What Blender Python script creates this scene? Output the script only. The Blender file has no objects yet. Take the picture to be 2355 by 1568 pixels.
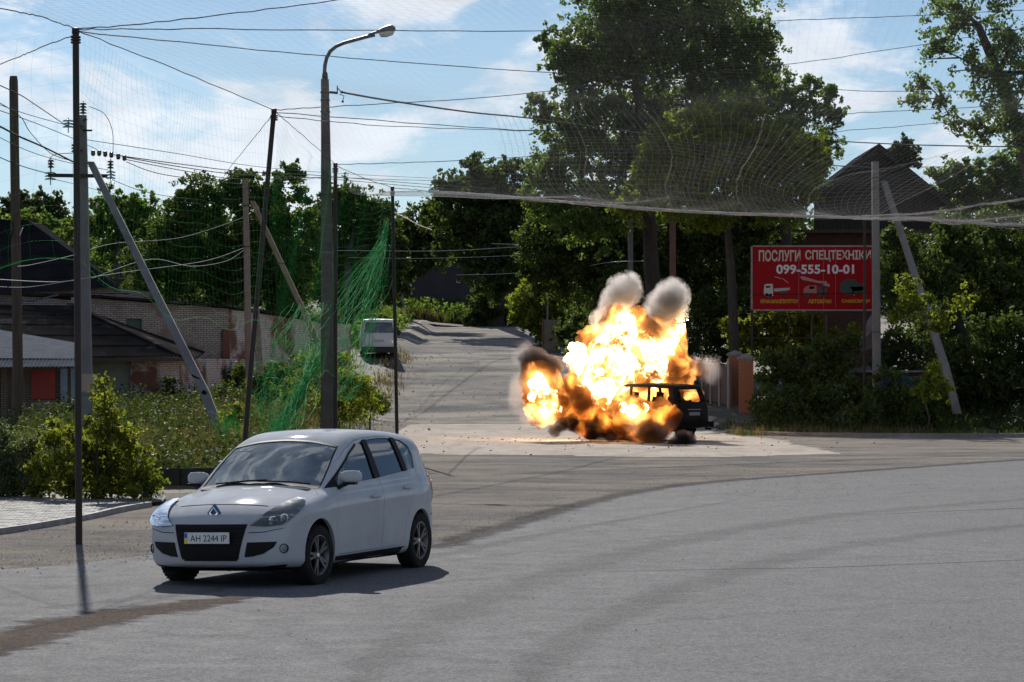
import bpy, bmesh, math, random
import numpy as np
from mathutils import Vector, Matrix
from mathutils.bvhtree import BVHTree
from mathutils.geometry import delaunay_2d_cdt

random.seed(7)
RNG = np.random.default_rng(11)
sc = bpy.context.scene
COL = sc.collection

# ---------------------------------------------------------------- camera, sky, sun
F = 6340.0            # focal length in reference pixels (2354 wide)
CX, HY, CH = 1177.0, 840.0, 2.36
cam = bpy.data.cameras.new('camera')
cam.sensor_width = 36.0
cam.lens = F / 2354.0 * 36.0
cam.shift_y = (HY - 784.0) / 2354.0
cam.clip_start = 0.5
cam.clip_end = 9000
camo = bpy.data.objects.new('camera', cam)
camo.location = (0, 0, CH)
camo.rotation_euler = (math.radians(90), 0, 0)
COL.objects.link(camo)
sc.camera = camo

SUN_EL, SUN_AZ = 33.0, -9.5        # azimuth measured from +Y towards +X
world = bpy.data.worlds.new('World')
sc.world = world
world.use_nodes = True
def build_world():
    nt = world.node_tree
    N, L = nt.nodes, nt.links
    N.clear()
    out = N.new('ShaderNodeOutputWorld')
    bg = N.new('ShaderNodeBackground')
    sky = N.new('ShaderNodeTexSky')
    sky.sky_type = 'NISHITA'
    sky.sun_disc = False
    sky.sun_elevation = math.radians(SUN_EL)
    sky.sun_rotation = math.radians(SUN_AZ)
    sky.altitude = 200
    sky.air_density = 1.0
    sky.dust_density = 0.15
    sky.ozone_density = 3.0
    tc = N.new('ShaderNodeTexCoord')
    sep = N.new('ShaderNodeSeparateXYZ')
    L.new(tc.outputs['Generated'], sep.inputs[0])
    # clouds: noise over the view direction, squeezed vertically so that they lie in banks
    mp = N.new('ShaderNodeMapping'); mp.inputs['Scale'].default_value = (1, 1, 2.6)
    mp.inputs['Location'].default_value = CLOUD_LOC
    L.new(tc.outputs['Generated'], mp.inputs[0])
    n1 = N.new('ShaderNodeTexNoise'); n1.inputs['Scale'].default_value = 9.0
    n1.inputs['Detail'].default_value = 9; n1.inputs['Roughness'].default_value = 0.62
    n1.inputs['Distortion'].default_value = 0.35
    L.new(mp.outputs[0], n1.inputs['Vector'])
    # more cloud low over the horizon
    low = N.new('ShaderNodeMapRange'); low.inputs[1].default_value = 0.0; low.inputs[2].default_value = 0.16
    low.inputs[3].default_value = 0.115; low.inputs[4].default_value = 0.0
    L.new(sep.outputs[2], low.inputs[0])
    ad = N.new('ShaderNodeMath'); ad.operation = 'ADD'
    L.new(n1.outputs[0], ad.inputs[0]); L.new(low.outputs[0], ad.inputs[1])
    cr = N.new('ShaderNodeMapRange'); cr.interpolation_type = 'SMOOTHSTEP'
    cr.inputs[1].default_value = 0.50; cr.inputs[2].default_value = 0.615
    L.new(ad.outputs[0], cr.inputs[0])
    mp2 = N.new('ShaderNodeMapping'); mp2.inputs['Scale'].default_value = (1, 1, 2.0)
    L.new(tc.outputs['Generated'], mp2.inputs[0])
    n2 = N.new('ShaderNodeTexNoise'); n2.inputs['Scale'].default_value = 26.0
    n2.inputs['Detail'].default_value = 6
    L.new(mp2.outputs[0], n2.inputs['Vector'])
    cs = N.new('ShaderNodeMapRange'); cs.inputs[1].default_value = 0.3; cs.inputs[2].default_value = 0.7
    cs.inputs[3].default_value = CLOUD_V * 0.80; cs.inputs[4].default_value = CLOUD_V
    L.new(n2.outputs[0], cs.inputs[0])
    cc = N.new('ShaderNodeMix'); cc.data_type = 'RGBA'; cc.blend_type = 'MULTIPLY'
    cc.inputs[0].default_value = 1.0
    L.new(cs.outputs[0], cc.inputs[6]); cc.inputs[7].default_value = (0.90, 0.95, 1.03, 1)
    tint = N.new('ShaderNodeMix'); tint.data_type = 'RGBA'; tint.blend_type = 'MULTIPLY'
    tint.inputs[0].default_value = 1.0
    L.new(sky.outputs[0], tint.inputs[6])
    tr = N.new('ShaderNodeValToRGB'); te = tr.color_ramp.elements
    te[0].position = 0.0; te[0].color = (.72, .85, 1.07, 1); te[1].position = .5; te[1].color = (.95, .98, 1.0, 1)
    tk = te.new(.10); tk.color = (.85, .91, 1.0, 1)
    L.new(sep.outputs[2], tr.inputs[0]); L.new(tr.outputs[0], tint.inputs[7])
    mx = N.new('ShaderNodeMix'); mx.data_type = 'RGBA'
    fac = N.new('ShaderNodeMath'); fac.operation = 'MULTIPLY'; fac.inputs[1].default_value = 0.92
    L.new(cr.outputs[0], fac.inputs[0])
    L.new(fac.outputs[0], mx.inputs[0]); L.new(tint.outputs[2], mx.inputs[6]); L.new(cc.outputs[2], mx.inputs[7])
    L.new(mx.outputs[2], bg.inputs['Color'])
    bg.inputs['Strength'].default_value = SKY_STR
    L.new(bg.outputs[0], out.inputs['Surface'])
SKY_STR = 0.056
CLOUD_V = 13.0
CLOUD_LOC = (3.1, 1.7, 0.4)
build_world()

sun = bpy.data.lights.new('sun', 'SUN')
sun.energy = 5.0
sun.angle = math.radians(0.5)
sun.color = (1.0, 0.95, 0.88)
suno = bpy.data.objects.new('sun', sun)
_a, _e = math.radians(SUN_AZ), math.radians(SUN_EL)
_sd = Vector((math.sin(_a) * math.cos(_e), math.cos(_a) * math.cos(_e), math.sin(_e)))
suno.rotation_euler = _sd.to_track_quat('Z', 'Y').to_euler()
suno.location = (0, 60, 60)
COL.objects.link(suno)

vs = sc.view_settings
sc.display_settings.display_device = 'sRGB'
vs.view_transform = 'Standard'
vs.look = 'None'
vs.gamma = 1
vs.use_curve_mapping = False
vs.exposure = 0.55
sc.cycles.volume_step_rate = 1.0
sc.cycles.volume_max_steps = 256
sc.cycles.transparent_max_bounces = 24
sc.cycles.max_bounces = 8
sc.cycles.sample_clamp_indirect = 6.0

# ---------------------------------------------------------------- small helpers
def P(x, y, d):
    """the place seen at reference pixel x, y when it stands d metres away"""
    return Vector(((x - CX) / F * d, d, CH - (y - HY) / F * d))

def lerp(a, b, t): return a + (b - a) * t
def sst(a, b, x):
    t = np.clip((np.asarray(x, float) - a) / (b - a), 0, 1)
    return t * t * (3 - 2 * t)

_bank_l = ([0, 50.5, 53, 75, 85, 100, 115, 140, 400], [0, 0, .22, .35, .5, .88, 1.1, 1.6, 1.6])
_bank_r = ([0, 95.5, 99, 106, 120, 200], [0, 0, .12, .75, 1.0, 1.0])
_glob = ([0, 112, 118, 128, 141, 170, 200, 207, 215, 232, 300, 9000],
         [0, 0, .3, 1.25, 2.47, 3.95, 5.2, 5.4, 6.0, 7.5, 8.6, 9.0])
def ground_h(x, y):
    x = np.asarray(x, float); y = np.asarray(y, float)
    g = np.interp(y, *_glob)
    l = np.interp(y, *_bank_l) * sst(-5.3, -6.6, x)
    r = np.interp(y, *_bank_r) * sst(5.2, 7.5, x)
    return np.maximum(g, np.maximum(l, r)) + 0.25 * np.minimum(g, np.maximum(l, r))

def G(x, y, dz=0.0):
    """ground point seen at a pixel in the flat part of the place"""
    d = F * CH / (y - HY)
    return Vector(((x - CX) / F * d, d, dz))

def gbase(x, d):
    X = (x - CX) / F * d; return Vector((X, d, float(ground_h(X, d))))

def tag(o, label=None, cat=None, group=None, kind=None):
    if label: o['label'] = label
    if cat: o['category'] = cat
    if group: o['group'] = group
    if kind: o['kind'] = kind
    return o

def empty(name, loc=(0, 0, 0), label=None, cat=None, group=None, rz=0.0):
    o = bpy.data.objects.new(name, None)
    o.location = loc; o.rotation_euler = (0, 0, rz)
    o.empty_display_size = 0.3
    COL.objects.link(o)
    return tag(o, label, cat, group)

def link(name, me, mat=None, parent=None, smooth=False):
    o = bpy.data.objects.new(name, me)
    if mat is not None and not me.materials: me.materials.append(mat)
    if smooth:
        me.polygons.foreach_set('use_smooth', [True] * len(me.polygons))
    if parent is not None: o.parent = parent
    COL.objects.link(o)
    return o

class MB:
    """collects shapes of one part"""
    def __init__(self): self.v = []; self.f = []
    def add(self, vs, fs):
        n = len(self.v)
        self.v.extend([tuple(p) for p in vs]); self.f.extend([tuple(i + n for i in q) for q in fs])
        return self
    def box(self, c, size, rot=None):
        sx, sy, sz = [s / 2 for s in size]
        vs = [Vector((x, y, z)) for x in (-sx, sx) for y in (-sy, sy) for z in (-sz, sz)]
        if rot is not None:
            vs = [rot @ p for p in vs]
        c = Vector(c)
        return self.add([p + c for p in vs], [(0, 1, 3, 2), (4, 6, 7, 5), (0, 4, 5, 1), (2, 3, 7, 6), (0, 2, 6, 4), (1, 5, 7, 3)])
    def bar(self, a, b, w, h=None, w2=None, h2=None, up=(0, 0, 1)):
        """rectangular bar from a to b, w x h at a, w2 x h2 at b"""
        a = Vector(a); b = Vector(b); h = h or w; w2 = w2 or w; h2 = h2 or h
        t = (b - a).normalized(); up = Vector(up)
        if abs(t.dot(up)) > .95: up = Vector((0, 1, 0))
        s = t.cross(up).normalized(); u = s.cross(t)
        vs = []
        for p, ww, hh in ((a, w, h), (b, w2, h2)):
            for i, j in ((-1, -1), (1, -1), (1, 1), (-1, 1)):
                vs.append(p + s * (i * ww / 2) + u * (j * hh / 2))
        return self.add(vs, [(3, 2, 1, 0), (4, 5, 6, 7), (0, 1, 5, 4), (1, 2, 6, 5), (2, 3, 7, 6), (3, 0, 4, 7)])
    def tube(self, pts, r, n=6, cap=True):
        pts = [Vector(p) for p in pts]
        rs = list(r) if hasattr(r, '__len__') else [r] * len(pts)
        vs = []; fs = []
        prev = None
        for i, p in enumerate(pts):
            t = (pts[min(i + 1, len(pts) - 1)] - pts[max(i - 1, 0)]).normalized()
            if prev is None:
                ref = Vector((0, 0, 1)) if abs(t.z) < .9 else Vector((0, 1, 0))
                s = t.cross(ref).normalized()
            else:
                s = (prev - t * prev.dot(t)).normalized()
            prev = s; u = t.cross(s)
            for k in range(n):
                a = 2 * math.pi * k / n
                vs.append(p + (s * math.cos(a) + u * math.sin(a)) * rs[i])
        for i in range(len(pts) - 1):
            for k in range(n):
                k2 = (k + 1) % n
                fs.append((i * n + k, i * n + k2, (i + 1) * n + k2, (i + 1) * n + k))
        if cap:
            fs.append(tuple(reversed(range(n)))); fs.append(tuple(range((len(pts) - 1) * n, len(pts) * n)))
        return self.add(vs, fs)
    def lathe(self, prof, n=24, axis='z', c=(0, 0, 0)):
        """prof: list of (r, h)"""
        vs = []; fs = []; c = Vector(c)
        for r, h in prof:
            for k in range(n):
                a = 2 * math.pi * k / n
                p = (r * math.cos(a), r * math.sin(a), h)
                if axis == 'y': p = (p[0], p[2], p[1])
                if axis == 'x': p = (p[2], p[0], p[1])
                vs.append(Vector(p) + c)
        for i in range(len(prof) - 1):
            for k in range(n):
                k2 = (k + 1) % n
                fs.append((i * n + k, i * n + k2, (i + 1) * n + k2, (i + 1) * n + k))
        return self.add(vs, fs)
    def prism(self, poly, a, b):
        """poly: list of 3-D points, swept from +a to +b (vectors)"""
        a = Vector(a); b = Vector(b); n = len(poly)
        vs = [Vector(p) + a for p in poly] + [Vector(p) + b for p in poly]
        fs = [tuple(reversed(range(n))), tuple(range(n, 2 * n))]
        fs += [(i, (i + 1) % n, n + (i + 1) % n, n + i) for i in range(n)]
        return self.add(vs, fs)
    def mesh(self, name, fix=True):
        me = bpy.data.meshes.new(name)
        me.from_pydata(self.v, [], self.f)
        if fix:
            bm = bmesh.new(); bm.from_mesh(me)
            bmesh.ops.recalc_face_normals(bm, faces=bm.faces)
            bm.to_mesh(me); bm.free()
        me.update()
        return me
    def build(self, name, mat=None, parent=None, smooth=False, angle=None):
        me = self.mesh(name)
        o = link(name, me, mat, parent, smooth)
        if angle:
            me.polygons.foreach_set('use_smooth', [True] * len(me.polygons))
            me.set_sharp_from_angle(angle=math.radians(angle))
        return o

def np_mesh(name, verts, faces, mat=None, parent=None, smooth=False):
    """verts (n,3) and faces (m,k) arrays to an object"""
    verts = np.asarray(verts, np.float32); faces = np.asarray(faces, np.int32)
    me = bpy.data.meshes.new(name)
    m, k = faces.shape
    me.vertices.add(len(verts)); me.vertices.foreach_set('co', verts.ravel())
    me.loops.add(m * k); me.loops.foreach_set('vertex_index', faces.ravel())
    me.polygons.add(m)
    me.polygons.foreach_set('loop_start', np.arange(0, m * k, k, dtype=np.int32))
    me.polygons.foreach_set('loop_total', np.full(m, k, np.int32))
    me.update(calc_edges=True)
    if smooth: me.polygons.foreach_set('use_smooth', [True] * m)
    return link(name, me, mat, parent)

# ---------------------------------------------------------------- materials
def rgba(c): return (c[0], c[1], c[2], 1.0)
def new_mat(name):
    m = bpy.data.materials.new(name); m.use_nodes = True
    nt = m.node_tree; nt.nodes.clear()
    out = nt.nodes.new('ShaderNodeOutputMaterial')
    return m, nt, nt.nodes, nt.links, out

def surf(name, c1, c2=None, scale=6.0, rough=.7, metal=0.0, bump=0.0, bscale=40.0, detail=5, c3=None, s3=1.2, t3=(.5, .65),
         spec=.5, coat=0.0, stretch=(1, 1, 1), rough2=None):
    """principled surface: noise between two colours, an optional third in larger patches, fine bump"""
    m, nt, N, L, out = new_mat(name)
    b = N.new('ShaderNodeBsdfPrincipled')
    b.inputs['Roughness'].default_value = rough
    b.inputs['Metallic'].default_value = metal
    b.inputs['Specular IOR Level'].default_value = spec
    b.inputs['Coat Weight'].default_value = coat
    b.inputs['Coat Roughness'].default_value = .04
    tc = N.new('ShaderNodeTexCoord')
    mp = N.new('ShaderNodeMapping'); mp.inputs['Scale'].default_value = stretch
    L.new(tc.outputs['Object'], mp.inputs[0])
    col = None
    if c2 is not None:
        n = N.new('ShaderNodeTexNoise'); n.inputs['Scale'].default_value = scale; n.inputs['Detail'].default_value = detail
        n.inputs['Roughness'].default_value = .62
        L.new(mp.outputs[0], n.inputs['Vector'])
        r = N.new('ShaderNodeMapRange'); r.inputs[1].default_value = .33; r.inputs[2].default_value = .67
        L.new(n.outputs[0], r.inputs[0])
        mx = N.new('ShaderNodeMix'); mx.data_type = 'RGBA'
        mx.inputs[6].default_value = rgba(c1); mx.inputs[7].default_value = rgba(c2)
        L.new(r.outputs[0], mx.inputs[0]); col = mx.outputs[2]
        if rough2 is not None:
            rr = N.new('ShaderNodeMapRange'); rr.inputs[3].default_value = rough; rr.inputs[4].default_value = rough2
            L.new(r.outputs[0], rr.inputs[0]); L.new(rr.outputs[0], b.inputs['Roughness'])
    if c3 is not None:
        n = N.new('ShaderNodeTexNoise'); n.inputs['Scale'].default_value = s3; n.inputs['Detail'].default_value = 7
        n.inputs['Roughness'].default_value = .6
        L.new(mp.outputs[0], n.inputs['Vector'])
        r = N.new('ShaderNodeMapRange'); r.inputs[1].default_value = t3[0]; r.inputs[2].default_value = t3[1]
        L.new(n.outputs[0], r.inputs[0])
        mx = N.new('ShaderNodeMix'); mx.data_type = 'RGBA'
        L.new(r.outputs[0], mx.inputs[0])
        if col is not None: L.new(col, mx.inputs[6])
        else: mx.inputs[6].default_value = rgba(c1)
        mx.inputs[7].default_value = rgba(c3); col = mx.outputs[2]
    if col is not None: L.new(col, b.inputs['Base Color'])
    else: b.inputs['Base Color'].default_value = rgba(c1)
    if bump:
        n = N.new('ShaderNodeTexNoise'); n.inputs['Scale'].default_value = bscale; n.inputs['Detail'].default_value = 6
        L.new(mp.outputs[0], n.inputs['Vector'])
        bp = N.new('ShaderNodeBump'); bp.inputs['Strength'].default_value = 1.0; bp.inputs['Distance'].default_value = bump
        L.new(n.outputs[0], bp.inputs['Height']); L.new(bp.outputs[0], b.inputs['Normal'])
    L.new(b.outputs[0], out.inputs[0])
    return m

def glass(name, tint=(.55, .62, .6), rough=.02, dirt_sheen=.06, ior=1.55):
    """thin pane: tinted see-through with a Fresnel reflection and a pale film: dust, and on the windscreen painted sky reflection"""
    m, nt, N, L, out = new_mat(name)
    t = N.new('ShaderNodeBsdfTransparent'); t.inputs[0].default_value = rgba(tint)
    g = N.new('ShaderNodeBsdfGlossy'); g.inputs['Roughness'].default_value = rough; g.inputs[0].default_value = (.95, .97, 1, 1)
    d = N.new('ShaderNodeBsdfDiffuse'); d.inputs[0].default_value = (.50, .54, .55, 1)
    fr = N.new('ShaderNodeFresnel'); fr.inputs[0].default_value = ior
    mx = N.new('ShaderNodeMixShader'); L.new(fr.outputs[0], mx.inputs[0]); L.new(t.outputs[0], mx.inputs[1]); L.new(g.outputs[0], mx.inputs[2])
    m2 = N.new('ShaderNodeMixShader')
    n = N.new('ShaderNodeTexNoise'); n.inputs['Scale'].default_value = 3; n.inputs['Detail'].default_value = 6
    tc = N.new('ShaderNodeTexCoord'); L.new(tc.outputs['Object'], n.inputs['Vector'])
    r = N.new('ShaderNodeMapRange'); r.inputs[1].default_value = .35; r.inputs[2].default_value = .75
    r.inputs[3].default_value = dirt_sheen * .4; r.inputs[4].default_value = dirt_sheen * 1.6
    L.new(n.outputs[0], r.inputs[0]); L.new(r.outputs[0], m2.inputs[0])
    L.new(mx.outputs[0], m2.inputs[1]); L.new(d.outputs[0], m2.inputs[2]); L.new(m2.outputs[0], out.inputs[0])
    return m

def leaf_mat(name, c1, c2, c3, trans=.4, rough=.65, thru=(1.5, 1.55, .55)):
    """leaves: each leaf its own shade, light passing through"""
    m, nt, N, L, out = new_mat(name)
    ge = N.new('ShaderNodeNewGeometry')
    cr = N.new('ShaderNodeValToRGB')
    e = cr.color_ramp.elements
    e[0].position = 0; e[0].color = rgba(c1); e[1].position = 1; e[1].color = rgba(c3)
    k = e.new(.55); k.color = rgba(c2)
    L.new(ge.outputs['Random Per Island'], cr.inputs[0])
    d = N.new('ShaderNodeBsdfPrincipled'); d.inputs['Roughness'].default_value = rough
    d.inputs['Specular IOR Level'].default_value = .10
    t = N.new('ShaderNodeBsdfTranslucent')
    hs = N.new('ShaderNodeMix'); hs.data_type = 'RGBA'; hs.blend_type = 'MULTIPLY'; hs.inputs[0].default_value = 1
    hs.inputs[7].default_value = rgba(thru)
    L.new(cr.outputs[0], hs.inputs[6]); L.new(cr.outputs[0], d.inputs['Base Color']); L.new(hs.outputs[2], t.inputs[0])
    mx = N.new('ShaderNodeMixShader'); mx.inputs[0].default_value = trans
    L.new(d.outputs[0], mx.inputs[1]); L.new(t.outputs[0], mx.inputs[2]); L.new(mx.outputs[0], out.inputs[0])
    return m
# ---------------------------------------------------------------- car bodies from signed distance fields
def catmull(pts, n=8, closed=True):
    pts = [np.array(p, float) for p in pts]; m = len(pts); out = []
    rng = range(m) if closed else range(m - 1)
    for i in rng:
        if closed: p0, p1, p2, p3 = pts[i - 1], pts[i], pts[(i + 1) % m], pts[(i + 2) % m]
        else: p0, p1, p2, p3 = pts[max(i - 1, 0)], pts[i], pts[i + 1], pts[min(i + 2, m - 1)]
        for k in range(n):
            t = k / n
            out.append(.5 * ((2 * p1) + (-p0 + p2) * t + (2 * p0 - 5 * p1 + 4 * p2 - p3) * t * t + (-p0 + 3 * p1 - 3 * p2 + p3) * t ** 3))
    if not closed: out.append(pts[-1])
    return np.array(out)

def poly_sdf(poly, X, Y):
    shp = X.shape; x = X.ravel(); y = Y.ravel()
    d = np.full(x.shape, 1e9); ins = np.zeros(x.shape, bool)
    n = len(poly)
    for i in range(n):
        ax, ay = poly[i]; bx, by = poly[(i + 1) % n]
        ex, ey = bx - ax, by - ay
        wx, wy = x - ax, y - ay
        t = np.clip((wx * ex + wy * ey) / (ex * ex + ey * ey + 1e-12), 0, 1)
        d = np.minimum(d, (wx - ex * t) ** 2 + (wy - ey * t) ** 2)
        c = ((ay > y) != (by > y))
        if ey != 0: ins ^= c & (x < ex * (y - ay) / ey + ax)
    d = np.sqrt(d)
    return np.where(ins, -d, d).reshape(shp)

class Grid2:
    def __init__(self, poly, x0, x1, y0, y1, st):
        self.x0, self.y0, self.st = x0, y0, st
        xs = np.arange(x0, x1, st); ys = np.arange(y0, y1, st)
        self.g = poly_sdf(poly, *np.meshgrid(xs, ys, indexing='ij'))
    def __call__(self, x, y):
        u = (x - self.x0) / self.st; v = (y - self.y0) / self.st
        a, b = self.g.shape
        u = np.clip(u, 0, a - 1.001); v = np.clip(v, 0, b - 1.001)
        i = u.astype(int); j = v.astype(int); fu = u - i; fv = v - j
        g = self.g
        return (g[i, j] * (1 - fu) + g[i + 1, j] * fu) * (1 - fv) + (g[i, j + 1] * (1 - fu) + g[i + 1, j + 1] * fu) * fv

def smax(a, b, k):
    h = np.clip(.5 + .5 * (a - b) / k, 0, 1)
    return b + (a - b) * h + k * h * (1 - h)

def surface_nets(D, org, vox):
    """D: 3-D field, negative inside. Returns verts, quads."""
    S = D < 0
    nx, ny, nz = D.shape
    cnt = np.zeros((nx - 1, ny - 1, nz - 1), np.float32)
    pos = np.zeros((nx - 1, ny - 1, nz - 1, 3), np.float32)
    cr = {}
    for ax in range(3):
        sl0 = [slice(None)] * 3; sl1 = [slice(None)] * 3
        sl0[ax] = slice(0, -1); sl1[ax] = slice(1, None)
        a = D[tuple(sl0)]; b = D[tuple(sl1)]
        c = (S[tuple(sl0)] != S[tuple(sl1)])
        cr[ax] = c
        t = np.where(c, a / np.where(c, a - b, 1), 0)
        idx = np.indices(c.shape).astype(np.float32)
        p = np.stack([idx[0], idx[1], idx[2]], -1)
        p[..., ax] += t
        o = [q for q in range(3) if q != ax]
        for d0 in (0, 1):
            for d1 in (0, 1):
                # edge (i,j,k) along ax touches cells with offset -d0,-d1 in the other axes
                se = [slice(None)] * 3; sc_ = [slice(None)] * 3
                for q, dd in zip(o, (d0, d1)):
                    if dd == 0: se[q] = slice(0, D.shape[q] - 1); sc_[q] = slice(0, None)
                    else: se[q] = slice(1, None); sc_[q] = slice(0, None)
                cc = c[tuple(se)]
                cnt[tuple(sc_)] += cc
                pos[tuple(sc_)] += p[tuple(se)] * cc[..., None]
    m = cnt > 0
    idm = np.full(cnt.shape, -1, np.int32)
    idm[m] = np.arange(m.sum())
    verts = pos[m] / cnt[m][:, None] * vox + np.array(org)
    quads = []
    for ax in range(3):
        c = cr[ax]; o = [q for q in range(3) if q != ax]
        I = np.argwhere(c)
        ok = (I[:, o[0]] > 0) & (I[:, o[1]] > 0) & (I[:, o[0]] < D.shape[o[0]] - 1) & (I[:, o[1]] < D.shape[o[1]] - 1)
        I = I[ok]
        s = S[I[:, 0], I[:, 1], I[:, 2]]
        def cell(d0, d1):
            J = I.copy(); J[:, o[0]] -= d0; J[:, o[1]] -= d1
            return idm[J[:, 0], J[:, 1], J[:, 2]]
        q = np.stack([cell(1, 1), cell(0, 1), cell(0, 0), cell(1, 0)], -1)
        flip = (s if ax != 1 else ~s)
        q[~flip] = q[~flip][:, ::-1]
        quads.append(q)
    return verts, np.concatenate(quads)

class CarShape:
    """body outline in the car's own frame: s runs from the nose backwards, y to its left, z up"""
    def __init__(self, side, plan, halfw, tz, tt, length, height, vox=.02, k=.10, rise=(0, 0), curve=.22, crown=.08,
                 arches=(), flare=.03, curve_r=.05):
        self.L = length
        sd = Grid2(catmull(side), -.4, length + .4, -.2, height + .5, .01)
        pl = catmull(plan, closed=False); pl = np.concatenate([pl, [(p[0], -p[1]) for p in pl[-2:0:-1]]])
        pd = Grid2(pl, -.4, length + .4, -.2, 1.8, .01)
        def fld(s, y, z):
            ay = np.abs(y)
            w = 1 - sst(length * .45, length * .62, s)
            s2 = s - curve * ay ** 2 * w + curve_r * ay ** 2 * (1 - w)
            z2 = z + crown * ay ** 2 * sst(.55, 1.0, z)
            d1 = sd(s2, z2)
            zz = z - rise[0] - rise[1] * (s - length / 2)
            T = np.interp(zz, tz, tt)
            for (as_, az, ar) in arches:
                T = T - flare * np.exp(-((s - as_) ** 2 + (z - az) ** 2) / (2 * (ar * .75) ** 2)) * (z < 1.2)
            d2 = pd(s, ay + T)
            return smax(d1, d2, k)
        self.f = fld
        self.vox = vox
        self.bb = ((-.12, length + .12), (-halfw - .12, halfw + .12), (.04, height + .12))
        g = [np.arange(a, b, vox) for a, b in self.bb]
        self.org = [a for a, b in self.bb]
        S, Y, Z = np.meshgrid(*g, indexing='ij')
        self.D = fld(S, Y, Z)
    def mesh(self, thick=None):
        D = self.D
        if thick: D = np.abs(D + thick / 2) - thick / 2
        v, q = surface_nets(D, self.org, self.vox)
        fn = self.f
        f = (lambda p: fn(p[:, 0], p[:, 1], p[:, 2]))
        if thick:
            g0 = f; f = lambda p: np.abs(g0(p) + thick / 2) - thick / 2
        e = .006
        for _ in range(2):
            d = f(v)
            gr = np.stack([f(v + np.eye(3)[i] * e) - f(v - np.eye(3)[i] * e) for i in range(3)], -1) / (2 * e)
            n2 = (gr ** 2).sum(1); step = gr * (d / np.maximum(n2, .25))[:, None]
            ln = np.linalg.norm(step, axis=1)
            step *= np.minimum(1, .6 * self.vox / np.maximum(ln, 1e-9))[:, None]
            v = v - step
        v = v.copy(); v[:, 0] = self.L / 2 - v[:, 0]      # x forward
        return v, q[:, ::-1]

def bvh_of(v, q): return BVHTree.FromPolygons([tuple(p) for p in v.tolist()], [tuple(f) for f in q.tolist()])

def raw_obj(v, f):
    me = bpy.data.meshes.new('tmp'); me.from_pydata([tuple(p) for p in v], [], [tuple(q) for q in f]); me.update()
    o = bpy.data.objects.new('tmp', me); COL.objects.link(o); bpy.context.view_layer.update()
    return o

def boolean(o, cutter, op='DIFFERENCE'):
    """exact boolean; if the solver loses the body, try again with the cutter nudged a hair"""
    n0 = len(o.data.polygons); dim0 = o.dimensions.copy()
    best = None
    for k in range(6):
        m = o.modifiers.new('b', 'BOOLEAN'); m.operation = op; m.object = cutter; m.solver = 'EXACT'
        m.use_self = False; m.use_hole_tolerant = (k % 2 == 1)
        cutter.location = (.0011 * k, .0007 * k, .0009 * k)
        bpy.context.view_layer.update()
        dg = bpy.context.evaluated_depsgraph_get()
        me = bpy.data.meshes.new_from_object(o.evaluated_get(dg))
        o.modifiers.clear()
        co = np.empty(len(me.vertices) * 3); me.vertices.foreach_get('co', co); co = co.reshape(-1, 3)
        ext = (co.max(0) - co.min(0)) if len(co) else np.zeros(3)
        ok = len(me.polygons) > .6 * n0 and max(abs(ext[i] - dim0[i]) for i in range(3)) < .25
        if ok: return me
        bpy.data.meshes.remove(me)
    return o.data.copy()

def loose_split(me):
    """list of bmesh-made meshes, one per connected piece"""
    n = len(me.vertices)
    ed = np.empty(len(me.edges) * 2, np.int32); me.edges.foreach_get('vertices', ed); ed = ed.reshape(-1, 2)
    lab = np.arange(n)
    while True:
        m = np.minimum(lab[ed[:, 0]], lab[ed[:, 1]])
        new = lab.copy(); np.minimum.at(new, ed[:, 0], m); np.minimum.at(new, ed[:, 1], m)
        new = new[new]
        if (new == lab).all(): break
        lab = new
    co = np.empty(n * 3); me.vertices.foreach_get('co', co); co = co.reshape(-1, 3)
    polys = [tuple(p.vertices) for p in me.polygons]
    pl = np.array([lab[p[0]] for p in polys])
    out = []
    for r in np.unique(lab):
        sel = np.where(pl == r)[0]
        if len(sel) < 8: continue
        vi = np.where(lab == r)[0]; mp = {int(a): i for i, a in enumerate(vi)}
        m2 = bpy.data.meshes.new('piece')
        m2.from_pydata([tuple(c) for c in co[vi]], [], [tuple(mp[a] for a in polys[i]) for i in sel])
        m2.update()
        c = co[vi]
        out.append((m2, c.min(0), c.max(0), c.mean(0), len(sel)))
    return out

def smooth_by(me, ang=32):
    me.polygons.foreach_set('use_smooth', [True] * len(me.polygons))
    me.set_sharp_from_angle(angle=math.radians(ang))

def inset_poly(poly, d):
    """offset a 2-D outline inwards by d (outwards if negative)"""
    n = len(poly); P2 = [Vector(p) for p in poly]
    area = sum(P2[i].x * P2[(i + 1) % n].y - P2[(i + 1) % n].x * P2[i].y for i in range(n))
    sg = 1 if area > 0 else -1
    out = []
    for i in range(n):
        a, b, c = P2[i - 1], P2[i], P2[(i + 1) % n]
        t1 = (b - a).normalized(); t2 = (c - b).normalized()
        n1 = Vector((-t1.y, t1.x)) * sg; n2 = Vector((-t2.y, t2.x)) * sg
        m = (n1 + n2); 
        m = m / max(m.length_squared, .3) * 2
        m = m * 1.0
        out.append(b + m * d * .5 * 1.0 if m.length < 3 else b + n1 * d)
    return [(p.x, p.y) for p in out]

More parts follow.
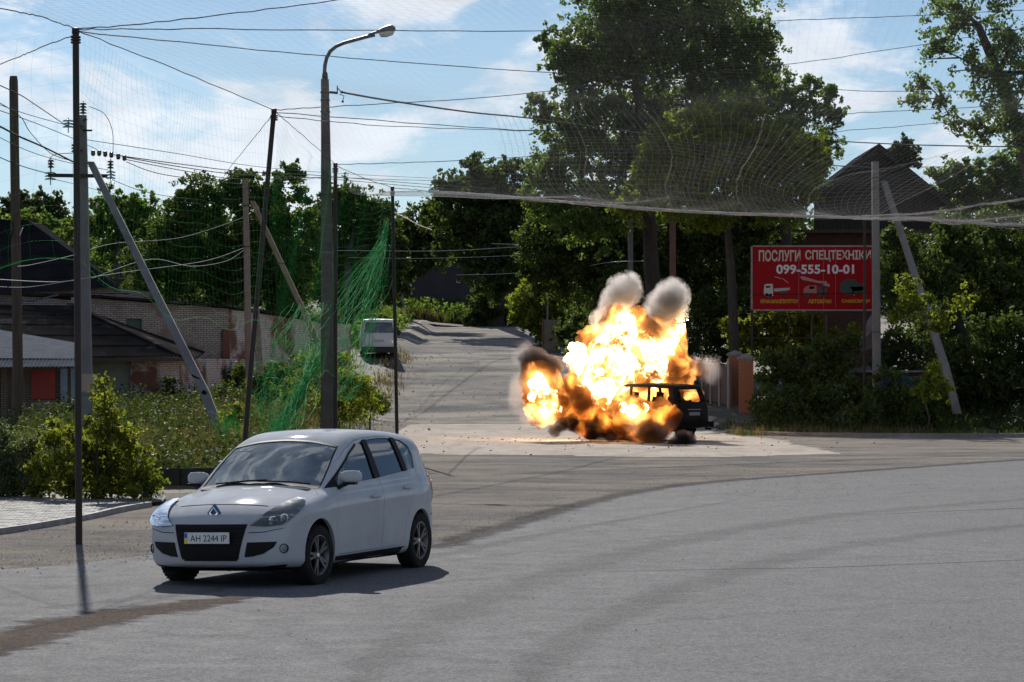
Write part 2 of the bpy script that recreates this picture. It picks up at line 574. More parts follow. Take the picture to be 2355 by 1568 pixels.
def patch2d(outline, step, holes=()):
    """triangulated interior of an outline with a regular filling of points"""
    o = [Vector(p) for p in outline]
    xs = [p.x for p in o]; ys = [p.y for p in o]
    dense = []
    for i in range(len(o)):
        a, b = o[i], o[(i + 1) % len(o)]
        k = max(1, int((b - a).length / step))
        dense += [a.lerp(b, j / k) for j in range(k)]
    pts = list(dense); edges = [(i, (i + 1) % len(dense)) for i in range(len(dense))]
    gx, gy = np.meshgrid(np.arange(min(xs), max(xs), step), np.arange(min(ys), max(ys), step * .9))
    poly = np.array([(p.x, p.y) for p in dense])
    sd = poly_sdf(poly, gx, gy)
    ok = sd < -step * .45
    pts += [Vector((a, b)) for a, b in zip(gx[ok], gy[ok])]
    r = delaunay_2d_cdt(pts, edges, [list(range(len(dense)))], 1, 1e-6)
    return [(p.x, p.y) for p in r[0]], [tuple(f) for f in r[2]]

def thick_patch(pts3, faces, nrm, out, th):
    """give a patch thickness th below its face, lifted by out"""
    n = len(pts3)
    v = [p + m * out for p, m in zip(pts3, nrm)] + [p + m * (out - th) for p, m in zip(pts3, nrm)]
    f = list(faces) + [tuple(n + i for i in reversed(q)) for q in faces]
    cnt = {}
    for q in faces:
        for i in range(len(q)):
            e = (q[i], q[(i + 1) % len(q)])
            cnt[e] = cnt.get(e, 0) + 1
    for (a, b) in cnt:
        if (b, a) not in cnt: f.append((b, a, n + a, n + b))
    return v, f

def cast_patch(bvh, outline, mapper, step, out=.004, th=.004, nmin=-1):
    """outline in some 2-D frame; mapper(u, v) gives (origin, direction); lands on the body"""
    p2, fs = patch2d(outline, step)
    pts = []; nr = []; ok = []
    for (u, v) in p2:
        o, d = mapper(u, v)
        h = bvh.ray_cast(o, d)
        if h[0] is None:
            ok.append(False); pts.append(Vector((0, 0, 0))); nr.append(Vector((0, 0, 1)))
        else:
            ok.append(True); pts.append(h[0]); n = h[1]
            if n.dot(d) > 0: n = -n
            nr.append(n)
    fs = [f for f in fs if all(ok[i] for i in f)]
    # smooth the normals a little along the patch
    acc = [Vector(n) for n in nr]
    for f in fs:
        for i in f:
            for j in f: acc[i] += nr[j]
    nr = [a.normalized() for a in acc]
    return thick_patch(pts, fs, nr, out, th)

def mirror_y(v, f): return [Vector((p.x, -p.y, p.z)) for p in v], [tuple(reversed(q)) for q in f]

def wheel_parts(parent, x, y, side, R, W, rim_r, tyre_m, rim_m, dark_m, spokes=5, steer=0.0, hubm=None):
    """tyre named wheel with its rim, hub cap and brake disc below it"""
    t = MB()
    w = W / 2
    t.lathe([(rim_r, -w * .8), (rim_r + .012, -w * .95), (R - .05, -w), (R - .018, -w * .92), (R - .002, -w * .7), (R, -w * .3), (R, w * .3),
             (R - .002, w * .7), (R - .018, w * .92), (R - .05, w), (rim_r + .012, w * .95), (rim_r, w * .8), (rim_r - .01, 0), (rim_r, -w * .8)], n=40, axis='y')
    for k in range(40):     # tread blocks
        a = 2 * math.pi * (k + .5) / 40
        rot = Matrix.Rotation(-a, 3, 'Y')
        t.box(rot @ Vector((R + .001, 0, 0)), (.007, W * .8, .030), rot)
    o = t.build('wheel', tyre_m, parent, angle=40)
    o.location = (x, y, R); o.rotation_euler = (0, 0, steer)
    r = MB(); oy = side * w * .78
    r.lathe([(rim_r - .002, -w * .8), (rim_r - .025, -w * .6), (rim_r - .03, side * w * .2), (rim_r - .012, oy * .9), (rim_r + .004, oy * 1.12), (rim_r - .006, oy * 1.14),
             (rim_r - .022, oy * .95), (rim_r - .036, side * w * .15), (rim_r - .03, -w * .55)], n=40, axis='y')
    for k in range(spokes):
        for dk in (-.17, .17):
            a = 2 * math.pi * k / spokes + .3
            p0 = Vector((math.sin(a + dk * .5) * .045, oy * .80, math.cos(a + dk * .5) * .045))
            p1 = Vector((math.sin(a + dk) * (rim_r - .018), oy * .92, math.cos(a + dk) * (rim_r - .018)))
            r.bar(p0, p1, .034, .026, .026, .022, up=(0, 1, 0))
    r.lathe([(.0, oy * .92), (.05, oy * .9), (.062, oy * .78), (.06, oy * .5)], n=20, axis='y')
    r.build('rim', rim_m, o, angle=40)
    d = MB(); d.lathe([(.0, 0), (rim_r * .72, 0), (rim_r * .72, side * w * .2), (0.0, side * w * .2)], n=28, axis='y')
    d.build('brake_disc', dark_m, o, angle=40)
    h = MB(); h.lathe([(.0, oy * 1.0), (.022, oy * .98), (.028, oy * .9)], n=16, axis='y')
    h.build('hub_cap', hubm or dark_m, o, angle=40)
    return o
# ---------------------------------------------------------------- silver-white car
CAR_ROOT = (-2.395, 31.107)
CAR_YAW = -.379          # heading: forward = (sin, -cos)
def build_car():
    M_p = surf('car_paint', (.42, .435, .46), (.37, .385, .405), scale=2.0, rough=.7, metal=.0, spec=.0, coat=.5, detail=3,
               c3=(.27, .265, .26), s3=1.6, t3=(.62, .95))
    M_blk = surf('black_plastic', (.008, .008, .009), (.013, .013, .013), scale=30, rough=.6, spec=.15)
    M_tyre = surf('tyre_rubber', (.011, .011, .012), (.026, .024, .022), scale=9, rough=.9, spec=.15)
    M_rim = surf('alloy_rim', (.16, .16, .165), (.09, .085, .085), scale=8, rough=.4, metal=.7)
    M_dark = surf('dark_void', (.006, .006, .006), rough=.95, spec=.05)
    M_chr = surf('chrome', (.75, .76, .78), rough=.12, metal=1.0)
    M_ws = glass('windscreen_glass', (.70, .78, .78), dirt_sheen=.36, ior=2.3)  # film thickened to paint the bright sky reflection into the pane
    M_sg = glass('side_glass', (.22, .27, .30), dirt_sheen=.03, ior=1.8)
    M_int = surf('interior_cloth', (.10, .10, .105), (.15, .15, .15), scale=20, rough=.9)
    M_int2 = surf('light_trim', (.25, .24, .22), rough=.8)
    M_lens = glass('lamp_lens', (.8, .82, .84), rough=.16, dirt_sheen=.04)
    M_red = surf('tail_lamp', (.35, .02, .02), rough=.2, coat=.5)
    M_plate = surf('plate_white', (.72, .72, .70), (.6, .6, .58), scale=8, rough=.5)
    M_ink = surf('plate_ink', (.01, .01, .012), rough=.6)
    M_blue = surf('plate_blue', (.02, .12, .45), rough=.5)
    M_yel = surf('plate_yellow', (.75, .55, .03), rough=.5)
    side = [(.10, .20), (.5, .165), (1.5, .16), (2.6, .165), (3.6, .18), (4.1, .24), (4.28, .32), (4.335, .48), (4.34, .70), (4.31, .93), (4.24, 1.12),
            (4.10, 1.38), (4.01, 1.50), (3.75, 1.565), (3.3, 1.605), (2.8, 1.625), (2.4, 1.615), (2.1, 1.578), (1.85, 1.495), (1.55, 1.325), (1.25, 1.125),
            (1.07, 1.022), (.9, .985), (.6, .922), (.32, .840), (.13, .745), (.045, .65), (.01, .54), (0, .42), (.02, .29)]
    plan = [(0, 0), (.004, .25), (.03, .50), (.11, .70), (.28, .835), (.55, .89), (1.0, .905), (1.8, .91), (2.6, .91), (3.4, .905), (3.85, .875), (4.12, .80), (4.27, .66),
            (4.33, .4), (4.34, 0)]
    tz = [.10, .18, .30, .45, .58, .66, .80, .88, .95, 1.0, 1.1, 1.3, 1.45, 1.55, 1.7]
    tt = [.10, .05, .02, .012, .012, .012, .0, .008, .03, .058, .092, .155, .215, .27, .37]
    cs = CarShape(side, plan, .92, tz, tt, 4.34, 1.63, vox=.022, k=.11, rise=(.0, .035), arches=((.86, .36, .38), (3.56, .36, .38)), flare=.030)
    v, q = cs.mesh()
    bvh = bvh_of(v, q)
    vs_, qs = cs.mesh(thick=.04)
    HL = 4.34 / 2
    # --- cutters
    c = MB()
    def sx(s): return HL - s
    dlo_f = [(1.28, 1.005), (1.60, 1.17), (1.95, 1.345), (2.20, 1.445), (2.44, 1.487), (2.49, 1.06), (1.9, 1.03)]
    dlo_r = [(2.55, 1.065), (2.50, 1.492), (2.85, 1.508), (3.20, 1.502), (3.28, 1.12)]
    dlo_q = [(3.34, 1.125), (3.265, 1.498), (3.45, 1.475), (3.62, 1.405), (3.655, 1.30), (3.60, 1.15)]
    for pl in (dlo_f, dlo_r, dlo_q):
        c.prism([(sx(s), -1.2, z) for s, z in pl], (0, 0, 0), (0, 2.4, 0))
    cw = MB()
    # windscreen: plane across the car, cut along the glass normal
    ws = [(-.72, .09), (-.35, .045), (0, .035), (.35, .045), (.72, .09), (.69, .40), (.625, .86), (.33, .90), (0, .912), (-.33, .90), (-.625, .86), (-.69, .40)]
    b0 = Vector((sx(1.10), 0, 1.03)); b1 = Vector((sx(1.86), 0, 1.50)); up = (b1 - b0).normalized(); nn = Vector((up.z, 0, -up.x))
    if nn.x < 0: nn = -nn
    def ws_pt(a, t): return b0 + Vector((0, 1, 0)) * a + up * t
    cw.prism([ws_pt(a, t) for a, t in ws], nn * -.34, nn * .5)
    cg = MB()
    # rear glass
    rg = [(-.56, 1.10), (.56, 1.10), (.48, 1.42), (-.48, 1.42)]
    cg.prism([(-HL - .3, y, z) for y, z in rg], (0, 0, 0), (.75, 0, 0))
    # wheel wells
    ca = MB()
    for s0 in (.86, 3.56):
        for sg in (-1, 1):
            n = 32; R = .352
            pl = [(sx(s0) + R * math.cos(2 * math.pi * i / n), sg * .56, .325 + R * math.sin(2 * math.pi * i / n) * (1.0)) for i in range(n)]
            ca.prism(pl, (0, 0, 0), (0, sg * .6, 0))
    # seams: rings that free the doors, bonnet and bumper
    cr = MB()
    def ring(poly, to3, a, b, w=.0075):
        o = [to3(*p) for p in poly]; i = [to3(*p) for p in inset_poly(poly, w)]
        n = len(poly); a = Vector(a); b = Vector(b)
        V = [Vector(p) + a for p in o] + [Vector(p) + b for p in o] + [Vector(p) + a for p in i] + [Vector(p) + b for p in i]
        Fs = []
        for k in range(n):
            k2 = (k + 1) % n
            Fs += [(k, k2, n + k2, n + k), (2 * n + k2, 2 * n + k, 3 * n + k, 3 * n + k2), (k2, k, 2 * n + k, 2 * n + k2), (n + k, n + k2, 3 * n + k2, 3 * n + k)]
        cr.add(V, Fs)
    fd = [(1.30, .98), (1.285, .62), (1.30, .30), (1.36, .265), (2.44, .275), (2.50, .50), (2.52, 1.03), (2.472, 1.515), (2.2, 1.488), (1.93, 1.40), (1.58, 1.235)]
    rd = [(2.526, 1.03), (2.512, .52), (2.455, .275), (2.98, .28), (3.08, .36), (3.14, .55), (3.24, .72), (3.32, .82), (3.34, 1.10), (3.235, 1.527), (2.85, 1.532), (2.485, 1.517)]
    for pl in (fd, rd):
        pl = [tuple(p) for p in pl]
        for sg in (-1, 1):
            ring(pl, lambda s, z, sg=sg: Vector((sx(s), sg * .30, z)), (0, 0, 0), (0, sg * .9, 0))
    hood = [(.365, -.50), (.345, -.25), (.335, 0), (.345, .25), (.365, .50), (.42, .60), (.66, .755), (1.02, .80), (1.12, .73), (1.08, .40), (1.055, 0), (1.08, -.40), (1.12, -.73), (1.02, -.80), (.66, -.755), (.42, -.60)]
    ring(hood, lambda s, y: Vector((sx(s), y, .60)), (0, 0, 0), (0, 0, .8), .008)
    shell = raw_obj(vs_, qs)
    for cut in (cw, cg, c, ca, cr):
        co = bpy.data.objects.new('cut', cut.mesh('cut')); COL.objects.link(co)
        me = boolean(shell, co)
        old = shell.data; shell.data = me; bpy.data.meshes.remove(old); bpy.context.view_layer.update()
        bpy.data.objects.remove(co)
    pieces = loose_split(shell.data)
    bpy.data.objects.remove(shell)
    root = empty('hatchback_car', (CAR_ROOT[0], CAR_ROOT[1], 0),
                 'silver white compact family car turning on the asphalt in the foreground', 'car', rz=CAR_YAW - math.pi / 2)
    # sprung mass leans a little outwards in the bend
    lean = Matrix.Translation((0, 0, .012)) @ Matrix.Rotation(-.010, 4, 'Y') @ Matrix.Rotation(.024, 4, 'X')
    def part(name, me, mat, parent=root, sm=32):
        if sm: smooth_by(me, sm)
        o = link(name, me, mat, parent)
        if parent is root: o.matrix_local = lean
        return o
    def vf(name, v, f, mat, parent=root, sm=32):
        me = bpy.data.meshes.new(name); me.from_pydata([tuple(p) for p in v], [], f); me.update()
        return part(name, me, mat, parent, sm)
    doors = []
    for me, lo, hi, ce, n in sorted(pieces, key=lambda t: -t[4]):
        mid = (lo + hi) / 2; ext = hi - lo
        if ext[0] > 3.5: nm = 'body'
        elif abs(mid[1]) < .1 and ext[1] > .9: nm = 'bonnet'
        elif abs(mid[1]) > .4 and ext[2] > .8: nm = 'door'
        elif n > 150: nm = 'body_panel'
        else:
            bpy.data.meshes.remove(me); continue
        o = part(nm, me, M_p)
        if nm == 'door': doors.append((o, lo, hi))
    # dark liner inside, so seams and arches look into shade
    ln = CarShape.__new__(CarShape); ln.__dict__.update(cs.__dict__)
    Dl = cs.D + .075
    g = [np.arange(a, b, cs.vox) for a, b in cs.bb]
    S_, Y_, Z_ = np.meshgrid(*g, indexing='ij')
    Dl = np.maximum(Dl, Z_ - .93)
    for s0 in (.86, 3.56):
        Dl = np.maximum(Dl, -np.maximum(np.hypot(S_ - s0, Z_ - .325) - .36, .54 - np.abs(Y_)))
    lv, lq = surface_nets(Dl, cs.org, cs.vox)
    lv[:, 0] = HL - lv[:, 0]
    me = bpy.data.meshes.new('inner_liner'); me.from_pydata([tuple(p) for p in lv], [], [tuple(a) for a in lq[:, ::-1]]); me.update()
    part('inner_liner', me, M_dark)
    # --- glass
    def side_map(sg): return lambda s, z: (Vector((sx(s), sg * 2, z)), Vector((0, -sg, 0)))
    for sg in (1, -1):
        for pl in (dlo_f, dlo_r, dlo_q):
            v_, f_ = cast_patch(bvh, inset_poly(pl, -.008), side_map(sg), .05, out=-.012, th=.004)
            vf('side_window', v_, f_, M_sg)
        # black pillars and seals
        for pl in ([(2.425, 1.06), (2.405, 1.492), (2.52, 1.500), (2.575, 1.07)], [(3.255, 1.115), (3.18, 1.512), (3.29, 1.505), (3.365, 1.13)],
                   [(1.235, .985), (1.6, 1.180), (1.95, 1.358), (2.2, 1.460), (2.22, 1.44), (1.96, 1.335), (1.64, 1.175), (1.46, 1.08), (1.46, 1.0)]):
            v_, f_ = cast_patch(bvh, pl, side_map(sg), .04, out=.0035, th=.012)
            vf('pillar_trim', v_, f_, M_blk)
    wm = lambda a, t: (ws_pt(a, t) + nn * 1.0, -nn)
    v_, f_ = cast_patch(bvh, inset_poly(ws, -.012), wm, .05, out=-.006, th=.004)
    wso = vf('windscreen', v_, f_, M_ws)
    # black band round the windscreen
    for pl in ([(-.72, .04), (0, -.015), (.72, .04), (.715, .105), (.35, .065), (0, .055), (-.35, .065), (-.715, .105)],
               [(.61, .85), (.33, .885), (0, .895), (-.33, .885), (-.61, .85), (-.625, .88), (-.33, .92), (0, .93), (.33, .92), (.625, .88)],
               [(.712, .08), (.728, .08), (.700, .42), (.638, .88), (.622, .88), (.685, .42)], [(-.712, .08), (-.728, .08), (-.700, .42), (-.638, .88), (-.622, .88), (-.685, .42)]):
        v_, f_ = cast_patch(bvh, pl, wm, .03, out=.002, th=.006)
        vf('windscreen_seal', v_, f_, M_blk)
    rm = lambda y, z: (Vector((-HL - 1, y, z)), Vector((1, 0, 0)))
    v_, f_ = cast_patch(bvh, [(-.6, 1.07), (.6, 1.07), (.52, 1.44), (-.52, 1.44)], rm, .06, out=-.004, th=.004)
    vf('rear_window', v_, f_, M_sg)
    # --- inside the cabin
    d = MB()
    d.box((sx(1.45), 0, .90), (.55, 1.36, .16)); d.box((sx(1.22), 0, .97), (.30, 1.30, .03)); d.box((sx(1.70), .0, .80), (.1, .4, .25))
    d.build('dashboard', M_int, root).matrix_local = lean
    for sg in (1, -1):
        m = MB()
        m.box((sx(2.45), sg * .38, .62), (.55, .5, .16)); m.bar((sx(2.72), sg * .38, .62), (sx(2.95), sg * .38, 1.18), .5, .12, .42, .1)
        m.bar((sx(2.95), sg * .38, 1.19), (sx(2.99), sg * .38, 1.38), .26, .09, .22, .08)
        m.build('front_seat', M_int, root).matrix_local = lean
    m = MB(); m.box((sx(3.45), 0, .62), (.55, 1.2, .16)); m.bar((sx(3.7), 0, .62), (sx(3.92), 0, 1.15), 1.2, .12); 
    for yy in (-.4, 0, .4): m.bar((sx(3.92), yy, 1.16), (sx(3.95), yy, 1.32), .24, .08)
    m.build('rear_seat', M_int, root).matrix_local = lean
    # steering wheel on the car's right
    m = MB(); cc = Vector((sx(1.72), -.37, 1.02)); ax = Vector((-.9, 0, .43)).normalized(); u = Vector((0, 1, 0)); w = ax.cross(u)
    m.tube([cc + (u * math.cos(a) + w * math.sin(a)) * .19 for a in np.linspace(0, 2 * math.pi, 33)], .016, 8, cap=False)
    m.tube([cc - u * .18, cc, cc + u * .18], .018, 6); m.tube([cc, cc - ax * .25], .03, 8)
    m.build('steering_wheel', M_int, root, smooth=True).matrix_local = lean
    m = MB(); m.box((sx(1.84), 0, 1.38), (.03, .22, .07)); m.tube([(sx(1.84), 0, 1.38), (sx(1.80), 0, 1.46)], .01)
    m.build('rear_view_mirror', M_blk, root).matrix_local = lean
    m = MB(); m.box((sx(1.20), .05, .992), (.20, .42, .006)); m.build('paper_on_dashboard', M_int2, root).matrix_local = lean
    # wipers
    m = MB()
    for a in ([(-.52, .075), (-.1, .06), (.12, .075)], [(.02, .055), (.40, .07), (.62, .09)]):
        pp = []
        for aa, tt_ in a:
            h = bvh.ray_cast(ws_pt(aa, tt_) + nn, -nn)
            if h[0]: pp.append(h[0] + nn * .018)
        m.tube(pp, .009, 5)
    m.build('wiper', M_blk, root).matrix_local = lean
    # --- front features, traced in front view (y to the car's left, z up)
    fm = lambda y, z: (Vector((HL + 1.5, y, z)), Vector((-1, 0, 0)))
    def fpatch(name, pl, mat, out=.004, th=.004, step=.035, mir=False, mp=fm, sm=32, parent=root):
        v_, f_ = cast_patch(bvh, pl, mp, step, out=out, th=th)
        o = vf(name, v_, f_, mat, parent, sm)
        if mir:
            v2, f2 = mirror_y(v_, f_); vf(name, v2, f2, mat, parent, sm)
        return o
    grille = [(-.435, .645), (.425, .645), (.325, .275), (-.345, .275)]
    fpatch('grille', grille, M_blk, out=.004, th=.02)
    for k in range(9):
        z = .605 - k * .042; hw = .43 - (.645 - z) * .24 - .03
        fpatch('grille_bar', [(-hw, z + .006), (hw, z + .006), (hw, z - .006), (-hw, z - .006)], M_blk, out=.018, th=.014, step=.06)
    fpatch('air_intake', [(.43, .455), (.73, .46), (.70, .40), (.60, .335), (.48, .305), (.395, .30)], M_blk, out=.004, th=.02, mir=True)
    fpatch('bumper_lip', [(-.78, .215), (-.5, .195), (0, .19), (.5, .195), (.78, .215), (.80, .165), (.5, .13), (0, .125), (-.5, .13), (-.80, .165)], M_blk, out=.006, th=.03)
    # seams on the bumper
    for pl in ([(.445, .56), (.60, .565), (.78, .60), (.78, .594), (.60, .557), (.445, .552)],):
        fpatch('bumper_seam', pl, M_dark, out=.0022, th=.003, step=.03, mir=True)
    # dark gap along the front edge of the bonnet
    hs = [(.375, -.52), (.345, -.25), (.335, 0), (.345, .25), (.375, .52)]
    strip = [(a - .007, b) for a, b in hs] + [(a + .007, b) for a, b in hs[::-1]]
    fpatch('bonnet_gap', strip, M_dark, out=.0025, th=.003, step=.03, mp=lambda s, y: (Vector((sx(s), y, 2)), Vector((0, 0, -1))))
    # headlamps seen obliquely so that they wrap round the corner
    an = math.radians(42)
    for sg in (1, -1):
        dr = Vector((-math.cos(an), -math.sin(an) * sg, 0)); uu = Vector((-math.sin(an), math.cos(an) * sg, 0)); o0 = Vector((HL - .35, .62 * sg, 0))
        hm = lambda u, z, dr=dr, uu=uu, o0=o0: (o0 + uu * u + Vector((0, 0, z)) - dr * 2, dr)
        hl = HEADLAMP
        v_, f_ = cast_patch(bvh, hl, hm, .03, out=.003, th=.01); lamp = vf('headlight', v_, f_, surf_cache('lamp_housing', (.03, .03, .034)))
        up_ = HEADLAMP_TOP
        v_, f_ = cast_patch(bvh, up_, hm, .03, out=.008, th=.006); vf('lamp_reflector', v_, f_, surf_cache('lamp_white', (.42, .43, .44), rough=.3), lamp)
        m = MB()
        for (cu, cz, rr) in ((-.075, .683, .044), (.045, .705, .044)):
            o_, d_ = hm(cu, cz); h = bvh.ray_cast(o_, d_)
            if h[0]:
                ctr = h[0]; prof = []
                a1 = uu; a2 = Vector((0, 0, 1))
                ringp = []
                for r_, off in ((rr, .010), (rr, .018), (rr * .8, .018), (rr * .74, .006), (rr * .4, .012), (0.001, .020)):
                    ringp.append([ctr - d_ * off + (a1 * math.cos(t) + a2 * math.sin(t)) * r_ for t in np.linspace(0, 2 * math.pi, 24, endpoint=False)])
                V = [p for r_ in ringp for p in r_]; Fq = []
                for i in range(len(ringp) - 1):
                    for k in range(24): Fq.append((i * 24 + k, i * 24 + (k + 1) % 24, (i + 1) * 24 + (k + 1) % 24, (i + 1) * 24 + k))
                m.add(V, Fq)
        m.build('lamp_bowl', M_chr, lamp, angle=40)
        v_, f_ = cast_patch(bvh, hl, hm, .03, out=.028, th=.003); vf('lamp_cover', v_, f_, M_lens, lamp)
        # fog lamp
        m = MB(); o_, d_ = hm(.03, .385); h = bvh.ray_cast(o_, d_)
        ctr = h[0]
        ringp = []
        for r_, off in ((.052, -.01), (.050, .006), (.043, .006), (.036, -.008)):
            ringp.append([ctr - d_ * off + (uu * math.cos(t) + Vector((0, 0, 1)) * math.sin(t)) * r_ for t in np.linspace(0, 2 * math.pi, 24, endpoint=False)])
        V = [p for r_ in ringp for p in r_]; Fq = [(i * 24 + k, i * 24 + (k + 1) % 24, (i + 1) * 24 + (k + 1) % 24, (i + 1) * 24 + k) for i in range(3) for k in range(24)]
        m.add(V, Fq); fo = m.build('fog_light', M_blk, root, angle=40); fo.matrix_local = lean
        m = MB(); m.lathe([(0, .008), (.02, .005), (.034, 0)], n=20)
        l_ = m.build('lens', M_lens, fo, smooth=True)
        l_.matrix_local = Matrix.Translation(ctr) @ Matrix(((uu.x, 0, -d_.x), (uu.y, 0, -d_.y), (0, 1, 0))).to_4x4()
    # emblem: an open upright diamond
    h = bvh.ray_cast(Vector((HL + 1, 0, .762)), Vector((-1, 0, 0))); n_ = h[1]; 
    if n_.x < 0: n_ = -n_
    ctr = h[0]; n_ = Vector((1, 0, .12)).normalized(); eu = Vector((-.12, 0, 1)).normalized(); er = Vector((0, 1, 0)); ctr = ctr + n_ * .012
    def dia(w, hh, off): return [ctr + n_ * off + er * a * w + eu * b * hh for a, b in ((0, 1), (.28, .72), (1, 0), (.28, -.72), (0, -1), (-.28, -.72), (-1, 0), (-.28, .72))]
    def dia2(w, hh, off): return [ctr + n_ * off + er * a * w + eu * b * hh for a, b in ((0, 1), (.5, .5), (1, 0), (.5, -.5), (0, -1), (-.5, -.5), (-1, 0), (-.5, .5))]
    m = MB(); R = [dia2(.058, .074, -.02), dia2(.056, .070, .014), dia2(.036, .048, .016), dia2(.026, .034, -.012)]
    V = [p for r_ in R for p in r_]; m.add(V, [(i * 8 + k, i * 8 + (k + 1) % 8, (i + 1) * 8 + (k + 1) % 8, (i + 1) * 8 + k) for i in range(3) for k in range(8)])
    em_ = m.build('emblem', M_chr, root); em_.matrix_local = lean
    m = MB(); R2 = [dia2(.078, .098, .004)]; m.prism(R2[0], (0, 0, 0), n_ * -.03); m.build('emblem_recess', surf_cache('emblem_blue', (.03, .045, .10), rough=.3), em_)
    # number plate
    pz = .505; px = HL + .030
    m = MB(); m.box((px, 0, pz), (.012, .53, .118)); pl = m.build('number_plate', M_plate, root); pl.matrix_local = lean
    m = MB(); m.box((px + .007, -.245, pz + .027), (.003, .036, .052)); m.build('plate_band', M_blue, pl)
    m = MB(); m.box((px + .007, -.245, pz - .029), (.003, .036, .052)); m.build('plate_band', M_yel, pl)
    t = text_mesh('AH 2244 IP', .098, width=.43)
    o = link('plate_letters', t, M_ink, pl)
    o.matrix_local = Matrix.Translation((px + .0072, .022, pz - .036)) @ Matrix(((0, 0, 1), (1, 0, 0), (0, 1, 0))).to_4x4()
    # mirrors
    for sg in (1, -1):
        m = MB(); c0 = Vector((sx(1.50), sg * (.975 if sg > 0 else .90), 1.095))
        n = 14
        rings_ = []
        for t_, r_ in ((-.125, .25), (-.11, .72), (-.05, .97), (0.02, 1.0), (.09, .93), (.12, .6), (.127, .2)):
            rings_.append([c0 + Vector((.045 * math.cos(a) * r_ + (.025 if math.cos(a) > 0 else 0) * r_, sg * t_, .078 * math.sin(a) * r_ * (1 if math.sin(a) > 0 else .75))) for a in np.linspace(0, 2 * math.pi, n, endpoint=False)])
        V = [p for r_ in rings_ for p in r_]; Fq = [(i * n + k, i * n + (k + 1) % n, (i + 1) * n + (k + 1) % n, (i + 1) * n + k) for i in range(len(rings_) - 1) for k in range(n)]
        Fq += [tuple(range(n)), tuple(range((len(rings_) - 1) * n, len(rings_) * n))]
        m.add(V, Fq); mo = m.build('wing_mirror', M_p, root, smooth=True); mo.matrix_local = lean
        m = MB(); m.bar((sx(1.45), sg * .83, .98), (sx(1.50), sg * .93, 1.035), .10, .04, .07, .05); m.box((sx(1.50), sg * .96, 1.03), (.09, .14, .03))
        m.build('mirror_foot', M_blk, mo)
    # door handles
    for sg in (1, -1):
        for s_, z_ in ((2.27, .862), (3.17, .935)):
            h = bvh.ray_cast(Vector((sx(s_), sg * 2, z_)), Vector((0, -sg, 0)))
            y = h[0].y
            m = MB(); m.tube([(sx(s_ - .10), y + sg * .0, z_), (sx(s_ - .08), y + sg * .03, z_), (sx(s_), y + sg * .036, z_ + .002), (sx(s_ + .08), y + sg * .03, z_), (sx(s_ + .10), y, z_)], [.013, .016, .017, .016, .013], 8)
            dd = [o for o, lo, hi in doors if (lo[1] + hi[1]) * sg > 0 and lo[0] < sx(s_) < hi[0]]
            pr = dd[0] if dd else root
            ho = m.build('handle', M_p, pr, smooth=True)
            if pr is root: ho.matrix_local = lean
    # sills, side strips and lower black edge
    for sg in (1, -1):
        v_, f_ = cast_patch(bvh, [(1.24, .245), (3.12, .265), (3.10, .175), (1.26, .165)], side_map(sg), .05, out=.006, th=.02)
        vf('sill', v_, f_, M_blk)
        v_, f_ = cast_patch(bvh, [(3.98, 1.06), (4.10, 1.03), (4.22, .99), (4.25, .78), (4.14, .74), (4.05, .86)], side_map(sg), .04, out=.006, th=.02)
        vf('tail_light', v_, f_, M_red)
        v_, f_ = cast_patch(bvh, [(3.90, .60), (4.30, .63), (4.30, .622), (3.90, .592)], side_map(sg), .04, out=.002, th=.004)
        vf('bumper_seam', v_, f_, M_dark)
    m = MB(); m.box((-HL + .02, 0, .88), (.03, .52, .11)); m.build('rear_plate', M_plate, root).matrix_local = lean
    # underside and exhaust
    m = MB(); m.box((0, 0, .17), (3.9, 1.3, .05)); m.tube([(-1.2, -.4, .16), (-HL + .03, -.45, .2)], .03, 8); m.build('underbody', M_dark, root).matrix_local = lean
    # roof aerial
    m = MB(); m.tube([(sx(3.75), 0, 1.56), (sx(3.95), 0, 1.70)], .006, 5); m.build('aerial', M_blk, root).matrix_local = lean
    for s_ in (.86, 3.56):
        for sg in (1, -1):
            wheel_parts(root, sx(s_), sg * .79, sg, .325, .215, .215, M_tyre, M_rim, M_dark, steer=(-.05 if s_ < 1 else 0), hubm=M_chr)
    return root
_mc = {}
def surf_cache(name, c, c2=None, **k):
    if name not in _mc: _mc[name] = surf(name, c, c2, **k)
    return _mc[name]
HEADLAMP = [(-.30, .628), (-.15, .618), (.01, .63), (.09, .67), (.22, .75), (.345, .835), (.365, .875), (.30, .885), (.15, .848), (.0, .795), (-.12, .742), (-.22, .682)]
HEADLAMP_TOP = [(-.13, .735), (.0, .792), (.15, .845), (.30, .882), (.352, .87), (.30, .835), (.18, .80), (.06, .765), (-.04, .735)]

def text_mesh(s, size, width=None, depth=.001, shear=0.0, align='CENTER', height=None, bold=0.0):
    cu = bpy.data.curves.new('txt', 'FONT'); cu.body = s; cu.size = size; cu.align_x = align
    cu.extrude = depth; cu.resolution_u = 3; cu.shear = shear; cu.offset = bold
    o = bpy.data.objects.new('txt', cu); COL.objects.link(o)
    dg = bpy.context.evaluated_depsgraph_get(); dg.update()
    me = bpy.data.meshes.new_from_object(o.evaluated_get(dg))
    bpy.data.objects.remove(o); bpy.data.curves.remove(cu)
    n = len(me.vertices); co = np.empty(n * 3); me.vertices.foreach_get('co', co); co = co.reshape(-1, 3)
    lo = co.min(0); hi = co.max(0)
    if width:
        co[:, 0] = (co[:, 0] - (lo[0] + hi[0]) / 2) * width / (hi[0] - lo[0])
    if height:
        co[:, 1] = (co[:, 1] - lo[1]) * height / (hi[1] - lo[1])
    me.vertices.foreach_set('co', co.ravel()); me.update(); me.materials.clear()
    return me
